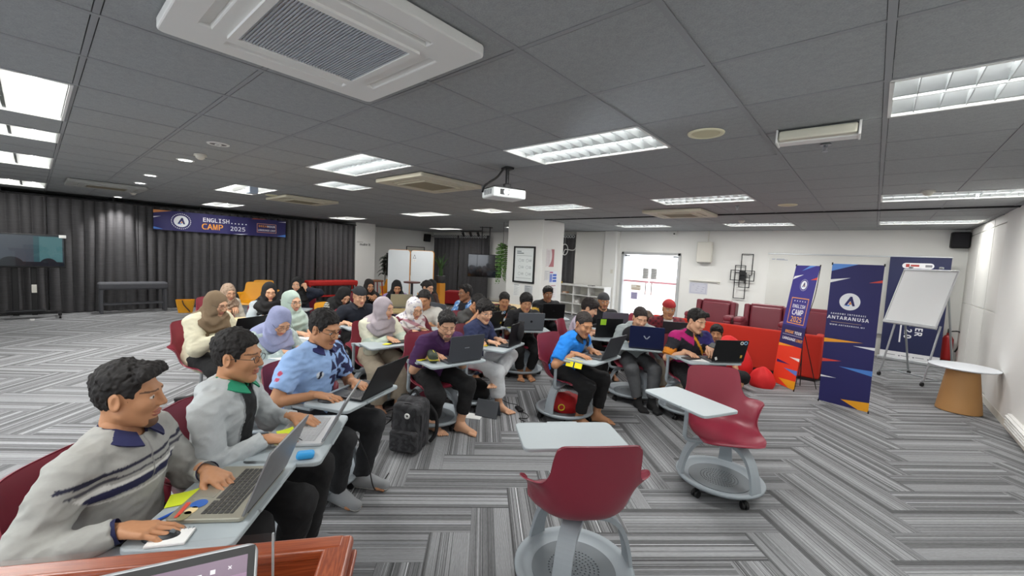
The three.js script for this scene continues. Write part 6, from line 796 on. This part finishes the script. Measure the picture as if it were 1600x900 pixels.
seated('P23', 'person in a pale mint headscarf and glasses', { lod: 2, fem: true, tone: 'l', glasses: 'round', scarf: { color: '#aebfb4', drape: 0.04 }, top: { color: '#b0bcb8', paint: speck('#c0cbc6', '#a6b3b0', 26) }, bottom: { color: '#8a8f8c' }, wrists: [[-0.04, 0.74, 0.2], [0.08, 0.74, 0.22]] }, true, 'maroon tray chair under the person in mint headscarf');
seated('P24', 'person in a black headscarf and black and white striped sleeves', { lod: 2, fem: true, tone: 'l', look: { down: true }, scarf: { color: '#121213', drape: 0.03 }, top: { color: '#c9c6b8', paint: ({ v, t, arm }) => (Math.sin((arm >= 0 ? t * 0.26 : v) * 210) > 0.1 ? '#161616' : null) }, bottom: { color: '#1a1a1a' } }, 'yellow', 'yellow swivel chair under the person in striped sleeves');
seated('P25', 'person in a black cap and dark navy polo with glasses', { lod: 2, tone: 'l', glasses: 'rect', cap: { kind: 'back', color: '#202226' }, look: { down: true }, top: { color: '#141a27', sleeve: 'short', collar: '#10141f' }, bottom: { color: '#17171a' }, wrists: [[-0.2, 0.735, 0.16], [0.14, 0.735, 0.2]] }, true, 'maroon tray chair under the person in black cap');
seated('P26', 'person in a dark brown headscarf behind the person in black cap', { lod: 2, fem: true, tone: 'm', scarf: { color: '#1f1a18' }, top: { color: '#17171a' }, bottom: { color: '#17171a' }, hands: ['hold', 'hold'], wrists: [[-0.03, 0.84, 0.2], [0.08, 0.84, 0.2]] }, 'star', 'maroon chair under the person in dark brown headscarf');
seated('P27', 'person in a black headscarf and lilac sleeves looking at a phone', { lod: 2, fem: true, tone: 'm', look: { down: true }, scarf: { color: '#121214', drape: 0.04 }, top: { color: '#9d8ab8' }, bottom: { color: '#17171a' }, hands: ['hold', 'hold'], wrists: [[-0.08, 0.8, 0.2], [0.06, 0.8, 0.2]] }, 'star', 'maroon chair under the person in lilac sleeves');
seated('P28', 'person in a white tee shirt with an orange chest print', { lod: 2, tone: 'm', hair: 'bun', look: { down: true }, top: { color: '#d3d1c9', sleeve: 'short', len: 0.8, paint: ({ u, v, w }) => (w > 0.06 && Math.hypot(u, v + 0.02) < 0.03 ? '#d39a62' : null) }, bottom: { color: '#3a3a3c' } }, true, 'maroon tray chair under the person in white tee');
seated('P29', 'person in a dark top and round glasses beside the brown top', { lod: 2, fem: true, tone: 'l', hair: 'bun', glasses: 'round', top: { color: '#1a1a1c' }, bottom: { color: '#1a1a1c' } }, 'star', 'maroon chair under the person in dark top and round glasses');
seated('P30', 'person in a black headscarf and brown top turned away', { lod: 2, fem: true, tone: 'm', scarf: { color: '#121212', drape: 0.03 }, top: { color: '#46302a' }, bottom: { color: '#2a211f' }, wrists: [[-0.08, 0.6, 0.2], [0.08, 0.6, 0.2]] }, 'star', 'maroon chair under the person in brown top');
seated('P31', 'person in a blue batik shirt and glasses looking sideways', { lod: 2, tone: 'd', hair: 'quiff', glasses: 'rect', top: { color: '#5b8cc6', paint: ({ p, arm, u, w }) => (arm < 0 && w > 0.04 && Math.abs(u) < 0.08 ? '#191b22' : nz(p[0] * 26, p[1] * 26, p[2] * 26) > 0.12 ? '#c2d8ec' : nz(p[0] * 20, p[1] * 20, 7) > 0.25 ? '#21488c' : null) }, bottom: { color: '#1b1b1d' } }, true, 'maroon tray chair under the person in batik shirt');
seated('P32', 'person in a charcoal tee shirt resting head on one hand', { lod: 2, tone: 'm', hair: 'short', look: { down: true }, top: { color: '#474746', sleeve: 'short', len: 0.8 }, bottom: { color: '#22314d' }, hands: ['fist', 'rest'], wrists: [[-0.12, 0.92, 0.3], [0.14, 0.74, 0.24]], hdir: [[0.4, 0.9, 0.1], [-0.3, -0.1, 1]], hup: [[-0.8, 0, 0.3], [0, 1, 0]] }, true, 'maroon tray chair under the person in charcoal tee');
seated('P33', 'person in a black and gold patterned top half hidden by the person in black polo', { lod: 2, tone: 'm', hair: 'short', look: { down: true }, top: { color: '#16160f', sleeve: 'short', paint: ({ p }) => (nz(p[0] * 34, p[1] * 34, p[2] * 34) > 0.3 ? '#6e6238' : null) }, bottom: { color: '#161616' } }, true, 'maroon tray chair under the person in black and gold');
seated('P34', 'person in a cream top bowed behind the grey hoodie', { lod: 2, tone: 'l', hair: 'mop', look: { hair: '#4a3626', down: true }, top: { color: '#cfc7b2' }, bottom: { color: '#6a6258' } }, 'star', 'maroon tray chair under the person in cream top');
// the two empty chairs in front
{
  const e1 = chair(chairProto, -0.75, -3.33, 36, 'empty maroon tray chair with the tray swung aside'); const t1 = e1.children.find((q) => q.name === 'writing_tray'); t1.position.set(-0.31, 0.693, 0.135); t1.rotation.y = D(-61);
  const e2 = chair(chairProto, -1.03, -1.77, -131, 'empty maroon tray chair seen from behind beside the lectern'); const t2 = e2.children.find((q) => q.name === 'writing_tray'); t2.position.set(0, 0.693, 0.2);
  { const yt = thing('yellow_tote', 'small yellow tote with a dark strap on the carpet', 'bag', [-12.05, 0, -2.3], 1.3); const P = []; for (let r = 0; r <= 8; r++) { const row = []; for (let c = 0; c <= 24; c++) { const a = c / 24 * Math.PI * 2, k = r / 8, w = 0.13 + 0.05 * k, d = 0.08 + 0.03 * k, q = (v) => Math.sign(v) * Math.pow(Math.abs(v), 0.5); row.push(V(q(Math.cos(a)) * w, 0.004 + 0.3 * k, q(Math.sin(a)) * d)); } P.push(row); } part('side', sheet(P, 0.006), M.yellow, yt); part('bottom', bx(0.25, 0.006, 0.15, 0, 0.008, 0), M.yellow, yt); part('strap', tube([[-0.05, 0.3, 0.11], [-0.02, 0.2, 0.13], [0.06, 0.08, 0.12], [0.09, 0.03, 0.1]], 0.012, 20, 8), mat('#4a3526', 0.7), yt); } chair(chairYellow, -9.75, -3.0, 60, 'yellow swivel chair facing out beside the long curtain'); chair(chairYellow, -10.25, -3.35, 70, 'yellow swivel chair tucked behind another yellow chair'); chair(chairYellow, -6.6, -5.2, 150, 'yellow swivel chair beside the person in brown top'); chair(chairYellow, -10.3, -6.6, 40, 'yellow chair beside the plain mobile whiteboard');
}
// laptops
lap('P1', 'silver laptop with colourful stickers on its deck', { lid: '#8b8c8e', deck: '#a8a596', keys: '#3a3936', open: 112, w: 0.36, d: 0.245 }, [0.02, NT, 0.33]);
lap('P2', 'white silver laptop in front of the hooded jacket person', { lid: '#9ea0a2', deck: '#c3c4c4', keys: '#b5b6b7', open: 118, w: 0.345 }, [0.05, NT, 0.32]);
lap('P3', 'black gaming laptop on the tray of the blue jersey person', { lid: '#1f2022', deck: '#2a2b2d', keys: '#3c3d40', open: 118, w: 0.36, d: 0.25 }, [0.06, NT, 0.33]);
lap('P7', 'dark grey laptop with a word mark on the purple polo tray', { lid: '#4f5259', deck: '#5c5f64', open: 100, logo: logoWord, w: 0.35 }, [0.06, NT, 0.33]);
lap('P8', 'black thin laptop on the tray of the navy polo person', { lid: '#121316', deck: '#3d3f44', open: 96, w: 0.33 }, [0.06, NT, 0.33]);
lap('P9', 'mid grey laptop with round emblem facing the pillar row', { lid: '#70757b', deck: '#6b6f73', logo: logoRound, open: 104 }, [0.0, NT, 0.33]);
lap('P10', 'black laptop with dark emblem on printed tee person\'s tray', { lid: '#101012', deck: '#222', logo: logoRound, open: 100, w: 0.36 }, [0, NT, 0.33]);
lap('P11', 'slate grey laptop on the bright blue polo person\'s tray', { lid: '#45484e', deck: '#66696e', open: 112 }, [0.07, NT, 0.33]);
lap('P12', 'black laptop with a green sticky note on its lid', { lid: '#17181a', deck: '#222', logo: noteOn, open: 100 }, [0, NT, 0.33], -60);
lap('P13', 'large dusky grey laptop before the beanie person', { lid: '#6d6a74', deck: '#606065', open: 98, w: 0.36, d: 0.25 }, [0.05, NT, 0.33]);
lap('P14', 'navy blue laptop with a silver chevron emblem', { lid: '#16204a', deck: '#20263d', logo: logoV, open: 100, w: 0.365, d: 0.25 }, [0.06, NT, 0.33], -8);
lap('P15', 'dark grey laptop before the red capped person', { lid: '#3d3b40', deck: '#333', open: 100 }, [0.02, NT, 0.33]);
lap('P16', 'black laptop with round stickers on the jersey person\'s tray', { lid: '#17181b', deck: '#5c5f62', logo: stickers, open: 106 }, [0.12, NT, 0.34]);
lap('P18', 'black laptop at the table before the olive headscarf', { lid: '#121214', deck: '#222', open: 110 }, [0.0, 0.735, 0.42]);
lap('P31', 'grey laptop with red emblem before the batik shirt', { lid: '#6f757c', deck: '#666', open: 105, logo: (d) => [[bar(0.03, 0.03, 0.05, d / 2, 0.4), mat('#b84a55', 0.5)]] }, [0, NT, 0.33]);
lap('P32', 'black laptop with white stickers before the charcoal tee', { lid: '#15161a', deck: '#222', open: 108, logo: stickers }, [0.02, NT, 0.33]);
lap('P27', 'pale beige laptop lid before the lilac sleeves', { lid: '#b9b8a8', deck: '#aaa', open: 112 }, [0.0, 0.735, 0.42]);
{ // tables
  const tb = (label, x, z, w, d, deg, col) => { const t = thing('study_table', label, 'table', [x, 0, z], D(deg)); part('table_top', slab(w, d, 0.025, 0.06, 0.004).translate(0, 0.722, 0), mat(col, 0.5), t); for (const sx of [-1, 1]) for (const sz of [-1, 1]) part('leg', rod([sx * (w / 2 - 0.08), 0.71, sz * (d / 2 - 0.08)], [sx * (w / 2 - 0.05), 0.01, sz * (d / 2 - 0.05)], 0.018, 10), M.steel, t); };
  tb('pale wooden table between the olive and black headscarves', -5.4, -1.6, 1.1, 0.56, 15, '#c2a878'); tb('pale wooden table in front of the lilac sleeves', -5.62, -3.74, 0.5, 0.46, 62, '#b5a070'); tb('light wooden table behind the batik shirt person', -5.3, -5.9, 1.6, 0.6, 10, '#bda67e');
  const st = thing('bar_table', 'small dark round high table before the whiteboards', 'table', [-8.2, 0, -5.85]); part('table_top', cy(0.2, 0.19, 0.03, 0, 0.95, 0, 24), mat('#5a2e28', 0.5), st); part('column', cy(0.03, 0.03, 0.93, 0, 0.47, 0, 14), M.darkSteel, st); part('base', cy(0.18, 0.2, 0.02, 0, 0.012, 0, 24), M.darkSteel, st);
  const bs = thing('bar_stool', 'red tall stool frame beside the dark leaved plant', 'stool', [-9.95, 0, -5.95]); part('seat', rb(0.3, 0.05, 0.3, 0.02, 0, 0.86, 0), mat('#7a4a2a', 0.6), bs); for (const [a, b] of [[-1, -1], [1, -1], [-1, 1], [1, 1]]) part('leg', rod([a * 0.11, 0.84, b * 0.11], [a * 0.17, 0.0, b * 0.17], 0.014), mat('#a01f26', 0.5), bs); part('foot_ring', tube([[-0.15, 0.3, -0.15], [0.15, 0.3, -0.15], [0.15, 0.3, 0.15], [-0.15, 0.3, 0.15]], 0.01, 40, 6, true), mat('#a01f26', 0.5), bs);
}
{ // small things on trays and floor
  const put = (k, name, geo, m, label, cat, p, turn = 0) => { const q = onTray(k, p); return solo(name, geo, m, label, cat, q, D(POS[k][2] + turn)); };
  const mouse = (k, label, p, turn = 0) => { const q = onTray(k, p), t = thing('computer_mouse', label, 'mouse', q, D(POS[k][2] + turn)); const g = new THREE.SphereGeometry(0.034, 20, 14).scale(0.95, 0.62, 1.7), a = g.attributes.position; for (let i = 0; i < a.count; i++) if (a.getY(i) < 0) a.setY(i, 0); g.computeVertexNormals(); part('shell', g, mat('#26272a', 0.45), t); part('scroll_wheel', cy(0.008, 0.008, 0.006, 0, 0.019, 0.03, 14, 0, 0, Math.PI / 2), M.greyDark, t); };
  mouse('P1', 'black computer mouse under the striped polo person\'s hand', [-0.225, NT, 0.245]); mouse('P3', 'black computer mouse under the blue jersey person\'s hand', [-0.19, NT, 0.25]);
  const note = (k, label, p, turn, m, w = 0.076) => { const P = []; for (let i = 0; i <= 4; i++) P.push([V(-w / 2, 0.002 + 0.006 * (i / 4) ** 3, (i / 4 - 0.5) * w), V(w / 2, 0.002 + 0.009 * (i / 4) ** 3, (i / 4 - 0.5) * w)]); put(k, 'sticky_note', sheet(P, 0.001), m, label, 'sticky note', p, turn); };
  note('P1', 'lime sticky note beside the stickered laptop', [-0.01, NT, 0.175], 20, M.lime, 0.09); note('P2', 'lime sticky note beside the white silver laptop', [0.0, NT + 0.018, 0.235], 30, M.lime); note('P8', 'yellow sticky notes at the navy polo tray edge', [-0.14, NT, 0.18], 10, M.yellowNote, 0.08); note('P7', 'yellow sticky note beside the zipped pencil case', [-0.24, NT, 0.2], 0, M.yellowNote); note('P14', 'lime sticky note at the corner of the navy laptop', [0.25, NT, 0.36], 0, M.lime, 0.04); note('P5', 'yellow sticky note on the cream outfit tray', [-0.06, NT, 0.36], 30, M.yellowNote); note('P9', 'lime sticky note on the black polo tray', [-0.22, NT, 0.22], 0, M.lime);
  for (const [dx, l] of [[-0.2, 'yellow note hanging from the blue polo tray edge, nearer the chair'], [-0.105, 'yellow note hanging from the blue polo tray edge, farther out']]) { const q = onTray('P11', [-0.283, 0.672, 0.31 - (dx + 0.105) * -1.0]); solo('sticky_note', bx(0.002, 0.075, 0.08, 0, 0, 0, 0, 0, -0.35), M.yellowNote, l, 'sticky note', q, D(POS.P11[2])); }
  const stk = (k, name, label, g, col, p, turn) => put(k, name, g, mat(col, 0.6), label, 'sticker', p, turn);
  stk('P1', 'round_sticker', 'round blue sticker on the silver laptop deck', cy(0.026, 0.026, 0.001, 0, 0, 0, 24), '#2c5fb0', [-0.07, NT + 0.0175, 0.265], 0); stk('P1', 'strip_sticker', 'red lettered strip sticker on the silver laptop deck', slab(0.09, 0.014, 0.001, 0.003, 0.0002), '#d8503c', [-0.105, NT + 0.0175, 0.232], 8); stk('P1', 'cream_sticker', 'small cream sticker on the silver laptop deck', cy(0.018, 0.018, 0.001, 0, 0, 0, 18).scale(1.3, 1, 1), '#e6cf9a', [-0.11, NT + 0.0175, 0.262], 0); stk('P1', 'olive_sticker', 'olive green sticker on the silver laptop deck corner', cy(0.022, 0.022, 0.001, 0, 0, 0, 18).scale(1.2, 1, 0.8), '#8a8560', [-0.14, NT + 0.0175, 0.258], 0);
  const pen = (k, label, p, turn, col) => { const q = onTray(k, p), t = thing('pen', label, 'pen', q, D(POS[k][2] + turn)); part('barrel', cy(0.0045, 0.0045, 0.12, 0, 0.005, 0, 10, Math.PI / 2), mat(col, 0.4), t); part('tip', cy(0.001, 0.0045, 0.016, 0, 0.005, 0.068, 10, Math.PI / 2), M.steel, t); };
  pen('P1', 'blue pen lying beside the stickered laptop', [-0.1, NT, 0.2], 60, '#2a5cc0'); pen('P11', 'white stylus pen held beside the blue polo tray', [-0.2, NT, 0.22], 20, '#d8d8d8');
  { const q = onTray('P2', [-0.09, NT + 0.018, 0.3]); const t = thing('folded_eyeglasses', 'blue rimmed folded glasses on the white silver laptop', 'eyeglasses', q, D(POS.P2[2] + 20)); for (const s of [-1, 1]) part('lens_rim', new THREE.TorusGeometry(0.018, 0.004, 8, 20).scale(1.2, 0.7, 1).rotateX(Math.PI / 2 - 0.4).translate(s * 0.026, 0.01, 0), mat('#2763c4', 0.4), t); part('temples', [rod([-0.045, 0.01, 0], [0.03, 0.008, 0.03], 0.002, 6), rod([0.045, 0.01, 0], [-0.03, 0.008, 0.036], 0.002, 6)], M.darkSteel, t); }
  put('P2', 'note_card', slab(0.07, 0.05, 0.002, 0.004, 0.0004).translate(0, 0.001, 0), mat('#d9d79a', 0.8), 'pale yellow card on the white silver laptop corner', 'card', [-0.1, NT + 0.0175, 0.25], 10);
  put('P2', 'eraser_case', rb(0.05, 0.03, 0.075, 0.014, 0, 0.016, 0), mat('#2f9ee0', 0.5), 'sky blue rounded case at the edge of the grey tray', 'case', [-0.235, NT, 0.4], 10);
  { const q = onTray('P1', [-0.235, NT, 0.275]), t = thing('spiral_notepad', 'small white spiral notepad under the mouse', 'notepad', q, D(POS.P1[2] + 8)); t.position.y = 0.7035; part('pages', rb(0.075, 0.008, 0.11, 0.002, 0, 0.005, 0), M.paper, t); part('spiral', [...Array(9)].map((_, i) => new THREE.TorusGeometry(0.005, 0.001, 6, 10).translate(0.037, 0.007, -0.048 + i * 0.012)), M.steel, t); }
  { const q = onTray('P7', [-0.17, NT, 0.27]), t = thing('pencil_case', 'olive and yellow zipped pencil case beside the grey laptop', 'pencil case', q, D(POS.P7[2] + 70)); part('pouch', rb(0.2, 0.085, 0.08, 0.03, 0, 0.044, 0, 0, 0, 0, 4), mat('#3c4437', 0.85), t); part('zip', tube([[-0.095, 0.06, 0.03], [-0.05, 0.084, 0.01], [0.05, 0.084, 0.01], [0.095, 0.06, 0.03]], 0.004, 24, 6), mat('#c9b63a', 0.6), t); part('band', rb(0.202, 0.012, 0.083, 0.004, 0, 0.03, 0), mat('#b5a636', 0.7), t); }
  put('P20', 'stapled_sheets', [bx(0.21, 0.004, 0.29, 0, 0.003, 0), bx(0.21, 0.002, 0.29, 0.01, 0.007, 0.01, 0, 0.06)], M.paper, 'white printed sheets under the lilac headscarf person\'s hands', 'papers', [-0.02, NT, 0.31], 10); put('P20', 'blue_folder', bx(0.23, 0.003, 0.3), mat('#7fa8c0', 0.7), 'pale blue folder beneath the printed sheets', 'folder', [0.0, NT + 0.0, 0.315], 16).position.y = 0.7045;
  put('P23', 'stapled_sheets', bx(0.21, 0.006, 0.29, 0, 0.004, 0), M.paper, 'white sheets on the mint headscarf person\'s tray', 'papers', [0, NT, 0.32], 0);
  put('P5', 'tablet', rb(0.2, 0.008, 0.14, 0.003, 0, 0.005, 0), M.black, 'black tablet lying on the cream outfit tray', 'tablet', [0.08, NT, 0.32], 0);
  put('P16', 'tablet', rb(0.17, 0.007, 0.11, 0.003, 0, 0.005, 0), M.black, 'black tablet and papers on the jersey person\'s tray', 'tablet', [-0.17, NT, 0.3], 20); put('P16', 'loose_paper', bx(0.2, 0.002, 0.14), M.paper, 'white paper under the tablet on the jersey tray', 'paper', [-0.1, NT + 0.001, 0.34], -20).position.y = 0.7045;
  { const q = onTray('P16', [0.075, 0.84, 0.33]); solo('smartphone', rb(0.07, 0.009, 0.145, 0.004), M.black, 'black phone in the jersey person\'s hand', 'phone', q, D(70)).rotation.x = 0.5; solo('smartphone', rb(0.075, 0.15, 0.009, 0.004), M.black, 'black phone held by the person on the carpet', 'phone', [-1.545, 0.575, -6.12], D(40)).rotation.x = -0.5; const r = onTray('P6', [0.01, 0.81, 0.3]); solo('smartphone', rb(0.072, 0.009, 0.145, 0.004), mat('#c8b9a0', 0.5), 'gold phone held by the floral headscarf person', 'phone', r, D(POS.P6[2])).rotation.x = -0.5; const w = onTray('P27', [-0.01, 0.85, 0.28]); solo('smartphone', rb(0.072, 0.145, 0.009, 0.004), M.black, 'black phone held by the person in lilac sleeves', 'phone', w, D(POS.P27[2])).rotation.x = -0.6; }
  // cap hung on a laptop, black bag on another
  const capM = mat('#17171a', 0.85); { const q = onTray('P8', [0.14, 0.86, 0.46]); const g = new THREE.SphereGeometry(0.1, 24, 16).scale(0.75, 1.1, 0.4); solo('baseball_cap', g, capM, 'black cap hung on the thin black laptop lid', 'cap', q, D(POS.P8[2])); const r = onTray('P14', [-0.05, 0.82, 0.2]); solo('black_bag', new THREE.SphereGeometry(0.13, 24, 16).scale(1.05, 0.8, 0.6), capM, 'black rounded bag held behind the navy laptop', 'bag', r, D(POS.P14[2])); }
  // backpack
  const bp = thing('backpack', 'dark camouflage backpack standing on the carpet', 'backpack', [-2.84, 0, -2.06], D(28)), camo = dataTex(128, 128, (i, j) => { const v = nz(i * 0.045, j * 0.045, 2) > 0.08 ? 62 : nz(i * 0.06, j * 0.06, 9) > 0.1 ? 36 : 47; return [v, v, v + 3]; }), bm = new THREE.MeshStandardMaterial({ map: camo, roughness: 0.75 });
  part('main_compartment', rb(0.29, 0.43, 0.15, 0.07, 0, 0.225, -0.02, -0.06, 0, 0, 5), bm, bp); part('front_compartment', rb(0.27, 0.4, 0.1, 0.06, 0, 0.21, 0.065, -0.08, 0, 0, 5), bm, bp); part('front_pocket', rb(0.25, 0.18, 0.07, 0.035, 0, 0.11, 0.125, -0.05, 0, 0, 4), bm, bp); part('zip', tube([[-0.13, 0.2, 0.09], [-0.12, 0.34, 0.08], [0, 0.41, 0.07], [0.12, 0.34, 0.08], [0.13, 0.2, 0.09]], 0.005, 30, 6), M.black, bp); part('zip', tube([[-0.12, 0.17, 0.14], [0, 0.185, 0.155], [0.12, 0.17, 0.14]], 0.004, 20, 6), M.black, bp); part('round_patch', new THREE.TorusGeometry(0.016, 0.008, 8, 20).translate(0.02, 0.32, 0.118), M.white, bp); part('shoulder_strap', [tube([[0.12, 0.36, -0.09], [0.17, 0.25, -0.13], [0.17, 0.1, -0.13], [0.13, 0.03, -0.1]], 0.016, 24, 8), tube([[-0.1, 0.36, -0.09], [-0.12, 0.25, -0.13], [-0.12, 0.1, -0.12]], 0.016, 24, 8)], M.blackMatte, bp); part('carry_loop', tube([[-0.05, 0.43, -0.05], [0, 0.49, -0.05], [0.05, 0.43, -0.05]], 0.01, 16, 8), M.blackMatte, bp);
  const tmb = thing('tumbler', 'dark green steel tumbler beside the backpack', 'tumbler', [-3.45, 0, -2.42]); part('cup', lathe([[0, 0.002], [0.034, 0.002], [0.036, 0.01], [0.042, 0.19], [0.04, 0.2], [0, 0.2]], 24), mat('#3f4a48', 0.4, { metalness: 0.4 }), tmb); part('lid', cy(0.041, 0.043, 0.025, 0, 0.212, 0, 24), mat('#2f3736', 0.4), tmb);
  // things on the carpet
  const tp = thing('tablet_stand_folder', 'grey tablet cover standing tented on the carpet', 'tablet cover', [-2.9, 0, -3.06], D(20)); part('panel', bx(0.24, 0.17, 0.008, 0, 0.083, 0.03, -0.34), mat('#4a4d52', 0.7), tp); part('panel', bx(0.24, 0.17, 0.008, 0, 0.083, -0.03, 0.34), mat('#55585e', 0.7), tp); solo('loose_paper', bx(0.2, 0.003, 0.14), M.paper, 'white paper lying under the tented tablet cover', 'paper', [-3.0, 0.0025, -2.93], D(30));
  const ad = thing('power_adaptor', 'black power adaptor with cable on the carpet', 'adaptor', [-2.78, 0, -3.42], D(60)); part('brick', rb(0.06, 0.03, 0.13, 0.01, 0, 0.016, 0), M.black, ad); part('cable', tube([[0, 0.01, 0.065], [0.04, 0.006, 0.14], [0.0, 0.006, 0.24], [-0.08, 0.006, 0.22], [-0.05, 0.006, 0.32]], 0.004, 40, 6), M.black, ad); part('long_cable', tube([[0, 0.01, -0.065], [0.03, 0.006, -0.15], [-0.05, 0.006, -0.24], [-0.12, 0.05, -0.32], [-0.1, 0.3, -0.36]], 0.004, 40, 6), M.black, ad);
  const rbg = thing('red_bag', 'red bag with yellow trim stuffed in the blue polo chair base', 'bag', [POS.P11[0], 0.088, POS.P11[1]], D(40)); { const g = new THREE.SphereGeometry(0.16, 32, 20), a = g.attributes.position; for (let i = 0; i < a.count; i++) { const x = a.getX(i), y = a.getY(i), z = a.getZ(i), k = 1 + 0.14 * nz(x * 14, y * 14, z * 14); a.setXYZ(i, x * 1.15 * k, Math.max(0, (y + 0.06) * 0.8 * k), z * 0.95 * k); } g.computeVertexNormals(); part('pouch', g, mat('#b81a1e', 0.6), rbg); part('yellow_trim', new THREE.TorusGeometry(0.03, 0.006, 8, 20).translate(-0.05, 0.07, 0.16), mat('#e0c52a', 0.6), rbg); }
  const bbg = thing('black_bag', 'black rounded bag stuffed in the navy polo chair base', 'bag', [POS.P8[0], 0.088, POS.P8[1]], 0.4); { const g = new THREE.SphereGeometry(0.16, 28, 18), a = g.attributes.position; for (let i = 0; i < a.count; i++) { const x = a.getX(i), y = a.getY(i), z = a.getZ(i), k = 1 + 0.1 * nz(x * 12, y * 12, z * 12); a.setXYZ(i, x * 1.1 * k, Math.max(0, (y + 0.06) * 0.9 * k), z * k); } g.computeVertexNormals(); part('pouch', g, M.blackMatte, bbg); part('strap', tube([[-0.1, 0.14, 0.05], [0, 0.19, 0.08], [0.1, 0.14, 0.05]], 0.01, 16, 6), M.black, bbg); }
  solo('carpet_slip', bx(0.06, 0.002, 0.05), mat('#5aa0d8', 0.7), 'small blue paper slip on the carpet by the beanbag', 'paper', [-0.98, 0.002, -5.85], 0.5); solo('paper_cup_lid', cy(0.03, 0.03, 0.03, 0, 0.015, 0, 16), M.white, 'small white cap lying near the television stand', 'lid', [-12.1, 0, 0.05]);
  const cab = (label, pts) => solo('floor_cable', tube(pts, 0.004, 40, 6), M.black, label, 'cable'); cab('thin black cable trailing behind the backpack', [[-3.35, 0.004, -2.1], [-3.5, 0.004, -2.3], [-3.62, 0.004, -2.25], [-3.7, 0.004, -2.5]]); cab('thin black cable under the blue jersey tray', [[-2.42, 0.5, -1.32], [-2.4, 0.3, -1.4], [-2.45, 0.02, -1.5], [-2.6, 0.004, -1.7]]);
}
{ // lectern with laptop and acrylic sheet
  const t = thing('lectern', 'reddish brown wooden lectern with a raised moulded rim', 'lectern', [-0.715, -0.0, 0.082], D(-126.5)); t.scale.y = 0.988;
  // local: +z away from the speaker, x along the rim
  const wood = M.wood; part('top_board', bx(0.72, 0.03, 0.64, 0, 1.03, -0.07), wood, t); part('rear_rim', [rb(0.74, 0.07, 0.022, 0.006, 0, 1.085, 0.25), rb(0.74, 0.022, 0.04, 0.008, 0, 1.118, 0.25)], wood, t); for (const s of [-1, 1]) part('side_rim', [rb(0.024, 0.075, 0.64, 0.006, s * 0.36, 1.085, -0.06), rb(0.05, 0.024, 0.66, 0.009, s * 0.36, 1.116, -0.06), rb(0.035, 0.012, 0.64, 0.005, s * 0.375, 1.098, -0.06)], wood, t); part('body', rb(0.62, 1.02, 0.42, 0.01, 0, 0.51, 0), wood, t); part('brass_catch', cy(0.02, 0.02, 0.004, -0.33, 1.053, 0.13, 16), mat('#cdbb96', 0.4, { metalness: 0.5 }), t);
  const ui = canvasTex(1024, 640, (x, w, h) => { x.fillStyle = '#f4eef6'; x.fillRect(0, 0, w, h); x.fillStyle = '#6d4a6c'; x.fillRect(0, 0, w, 66); x.fillStyle = '#8b6288'; x.fillRect(0, 66, w, 84); x.fillStyle = '#f6f0f6'; x.font = 'bold 30px sans-serif'; x.fillText('×', w - 70, 46); x.fillRect(w - 130, 30, 18, 16); x.fillRect(w - 180, 38, 22, 5); for (const [cx, c] of [[0.55, '#efe6ef'], [0.61, '#efe6ef'], [0.47, '#6f74e0'], [0.41, '#5a5fd8']]) { x.fillStyle = c; x.beginPath(); x.arc(w * cx, 108, 15, 0, 7); x.fill(); } x.strokeStyle = '#efe6ef'; x.lineWidth = 5; x.strokeRect(w * 0.66, 94, 26, 26); x.fillStyle = '#9d769a'; x.beginPath(); x.roundRect(w * 0.73, 80, w * 0.19, 54, 27); x.fill(); x.fillStyle = '#efe6ef'; x.fillRect(w * 0.78, 100, w * 0.11, 10); for (let k = 0; k < 3; k++) { x.beginPath(); x.arc(w - 44, 92 + k * 15, 4, 0, 7); x.fill(); } x.strokeStyle = '#7d7a80'; x.lineWidth = 4; x.beginPath(); x.arc(w * 0.8, 196, 12, 0, 7); x.stroke(); x.setLineDash([8, 10]); x.strokeRect(w * 0.87, 182, 30, 28); x.setLineDash([]); x.fillStyle = '#e4d9ea'; x.fillRect(40, 240, w - 80, h - 280); });
  const l = laptop('silver laptop with a purple browser window on the lectern', ...[-0.43, 1.058, 0.058], -113, { lid: '#b9bbbe', deck: '#a9abae', open: 125, w: 0.33, d: 0.225 });
  const scr = l.children.find((o) => o.name === 'lid').children.find((o) => o.name === 'screen'); scr.material = mat('#0c0c0c', 0.3, { emissive: '#ffffff', emissiveMap: ui, emissiveIntensity: 0.85 });
  { const uv = scr.geometry.attributes.uv, p = scr.geometry.attributes.position, n = scr.geometry.attributes.normal; for (let i = 0; i < p.count; i++) if (Math.abs(n.getX(i)) < 0.1) uv.setX(i, 0.5 - p.getX(i) / 0.308); }
  { const L = new THREE.RectAreaLight('#f3e9ff', 0.5, 0.3, 0.19); L.position.set(0, 0.115, 0.17); L.rotation.set(0.61, 0, 0); L.name = 'screen_glow'; l.add(L); L.position.z -= 0.02; }
  const ac = thing('acrylic_sheet', 'clear acrylic sheet leaning behind the lectern laptop', 'acrylic sheet', [-0.768, 1.047, 0.018], D(-125)); part('pane', bx(0.56, 0.2, 0.003, 0, 0.1, 0), phys('#ffffff', 0.05, { transmission: 1, thickness: 0, ior: 1.49 }), ac); part('edge', bx(0.0025, 0.2, 0.0035, -0.281, 0.1, 0), mat('#aeb4b6', 0.3), ac);
  solo('paper_card', bx(0.12, 0.002, 0.08), M.paper, 'white card lying on the lectern top', 'paper', [-0.672, 1.0475, -0.155], D(-125));
}
renderer.render(scene, camera);
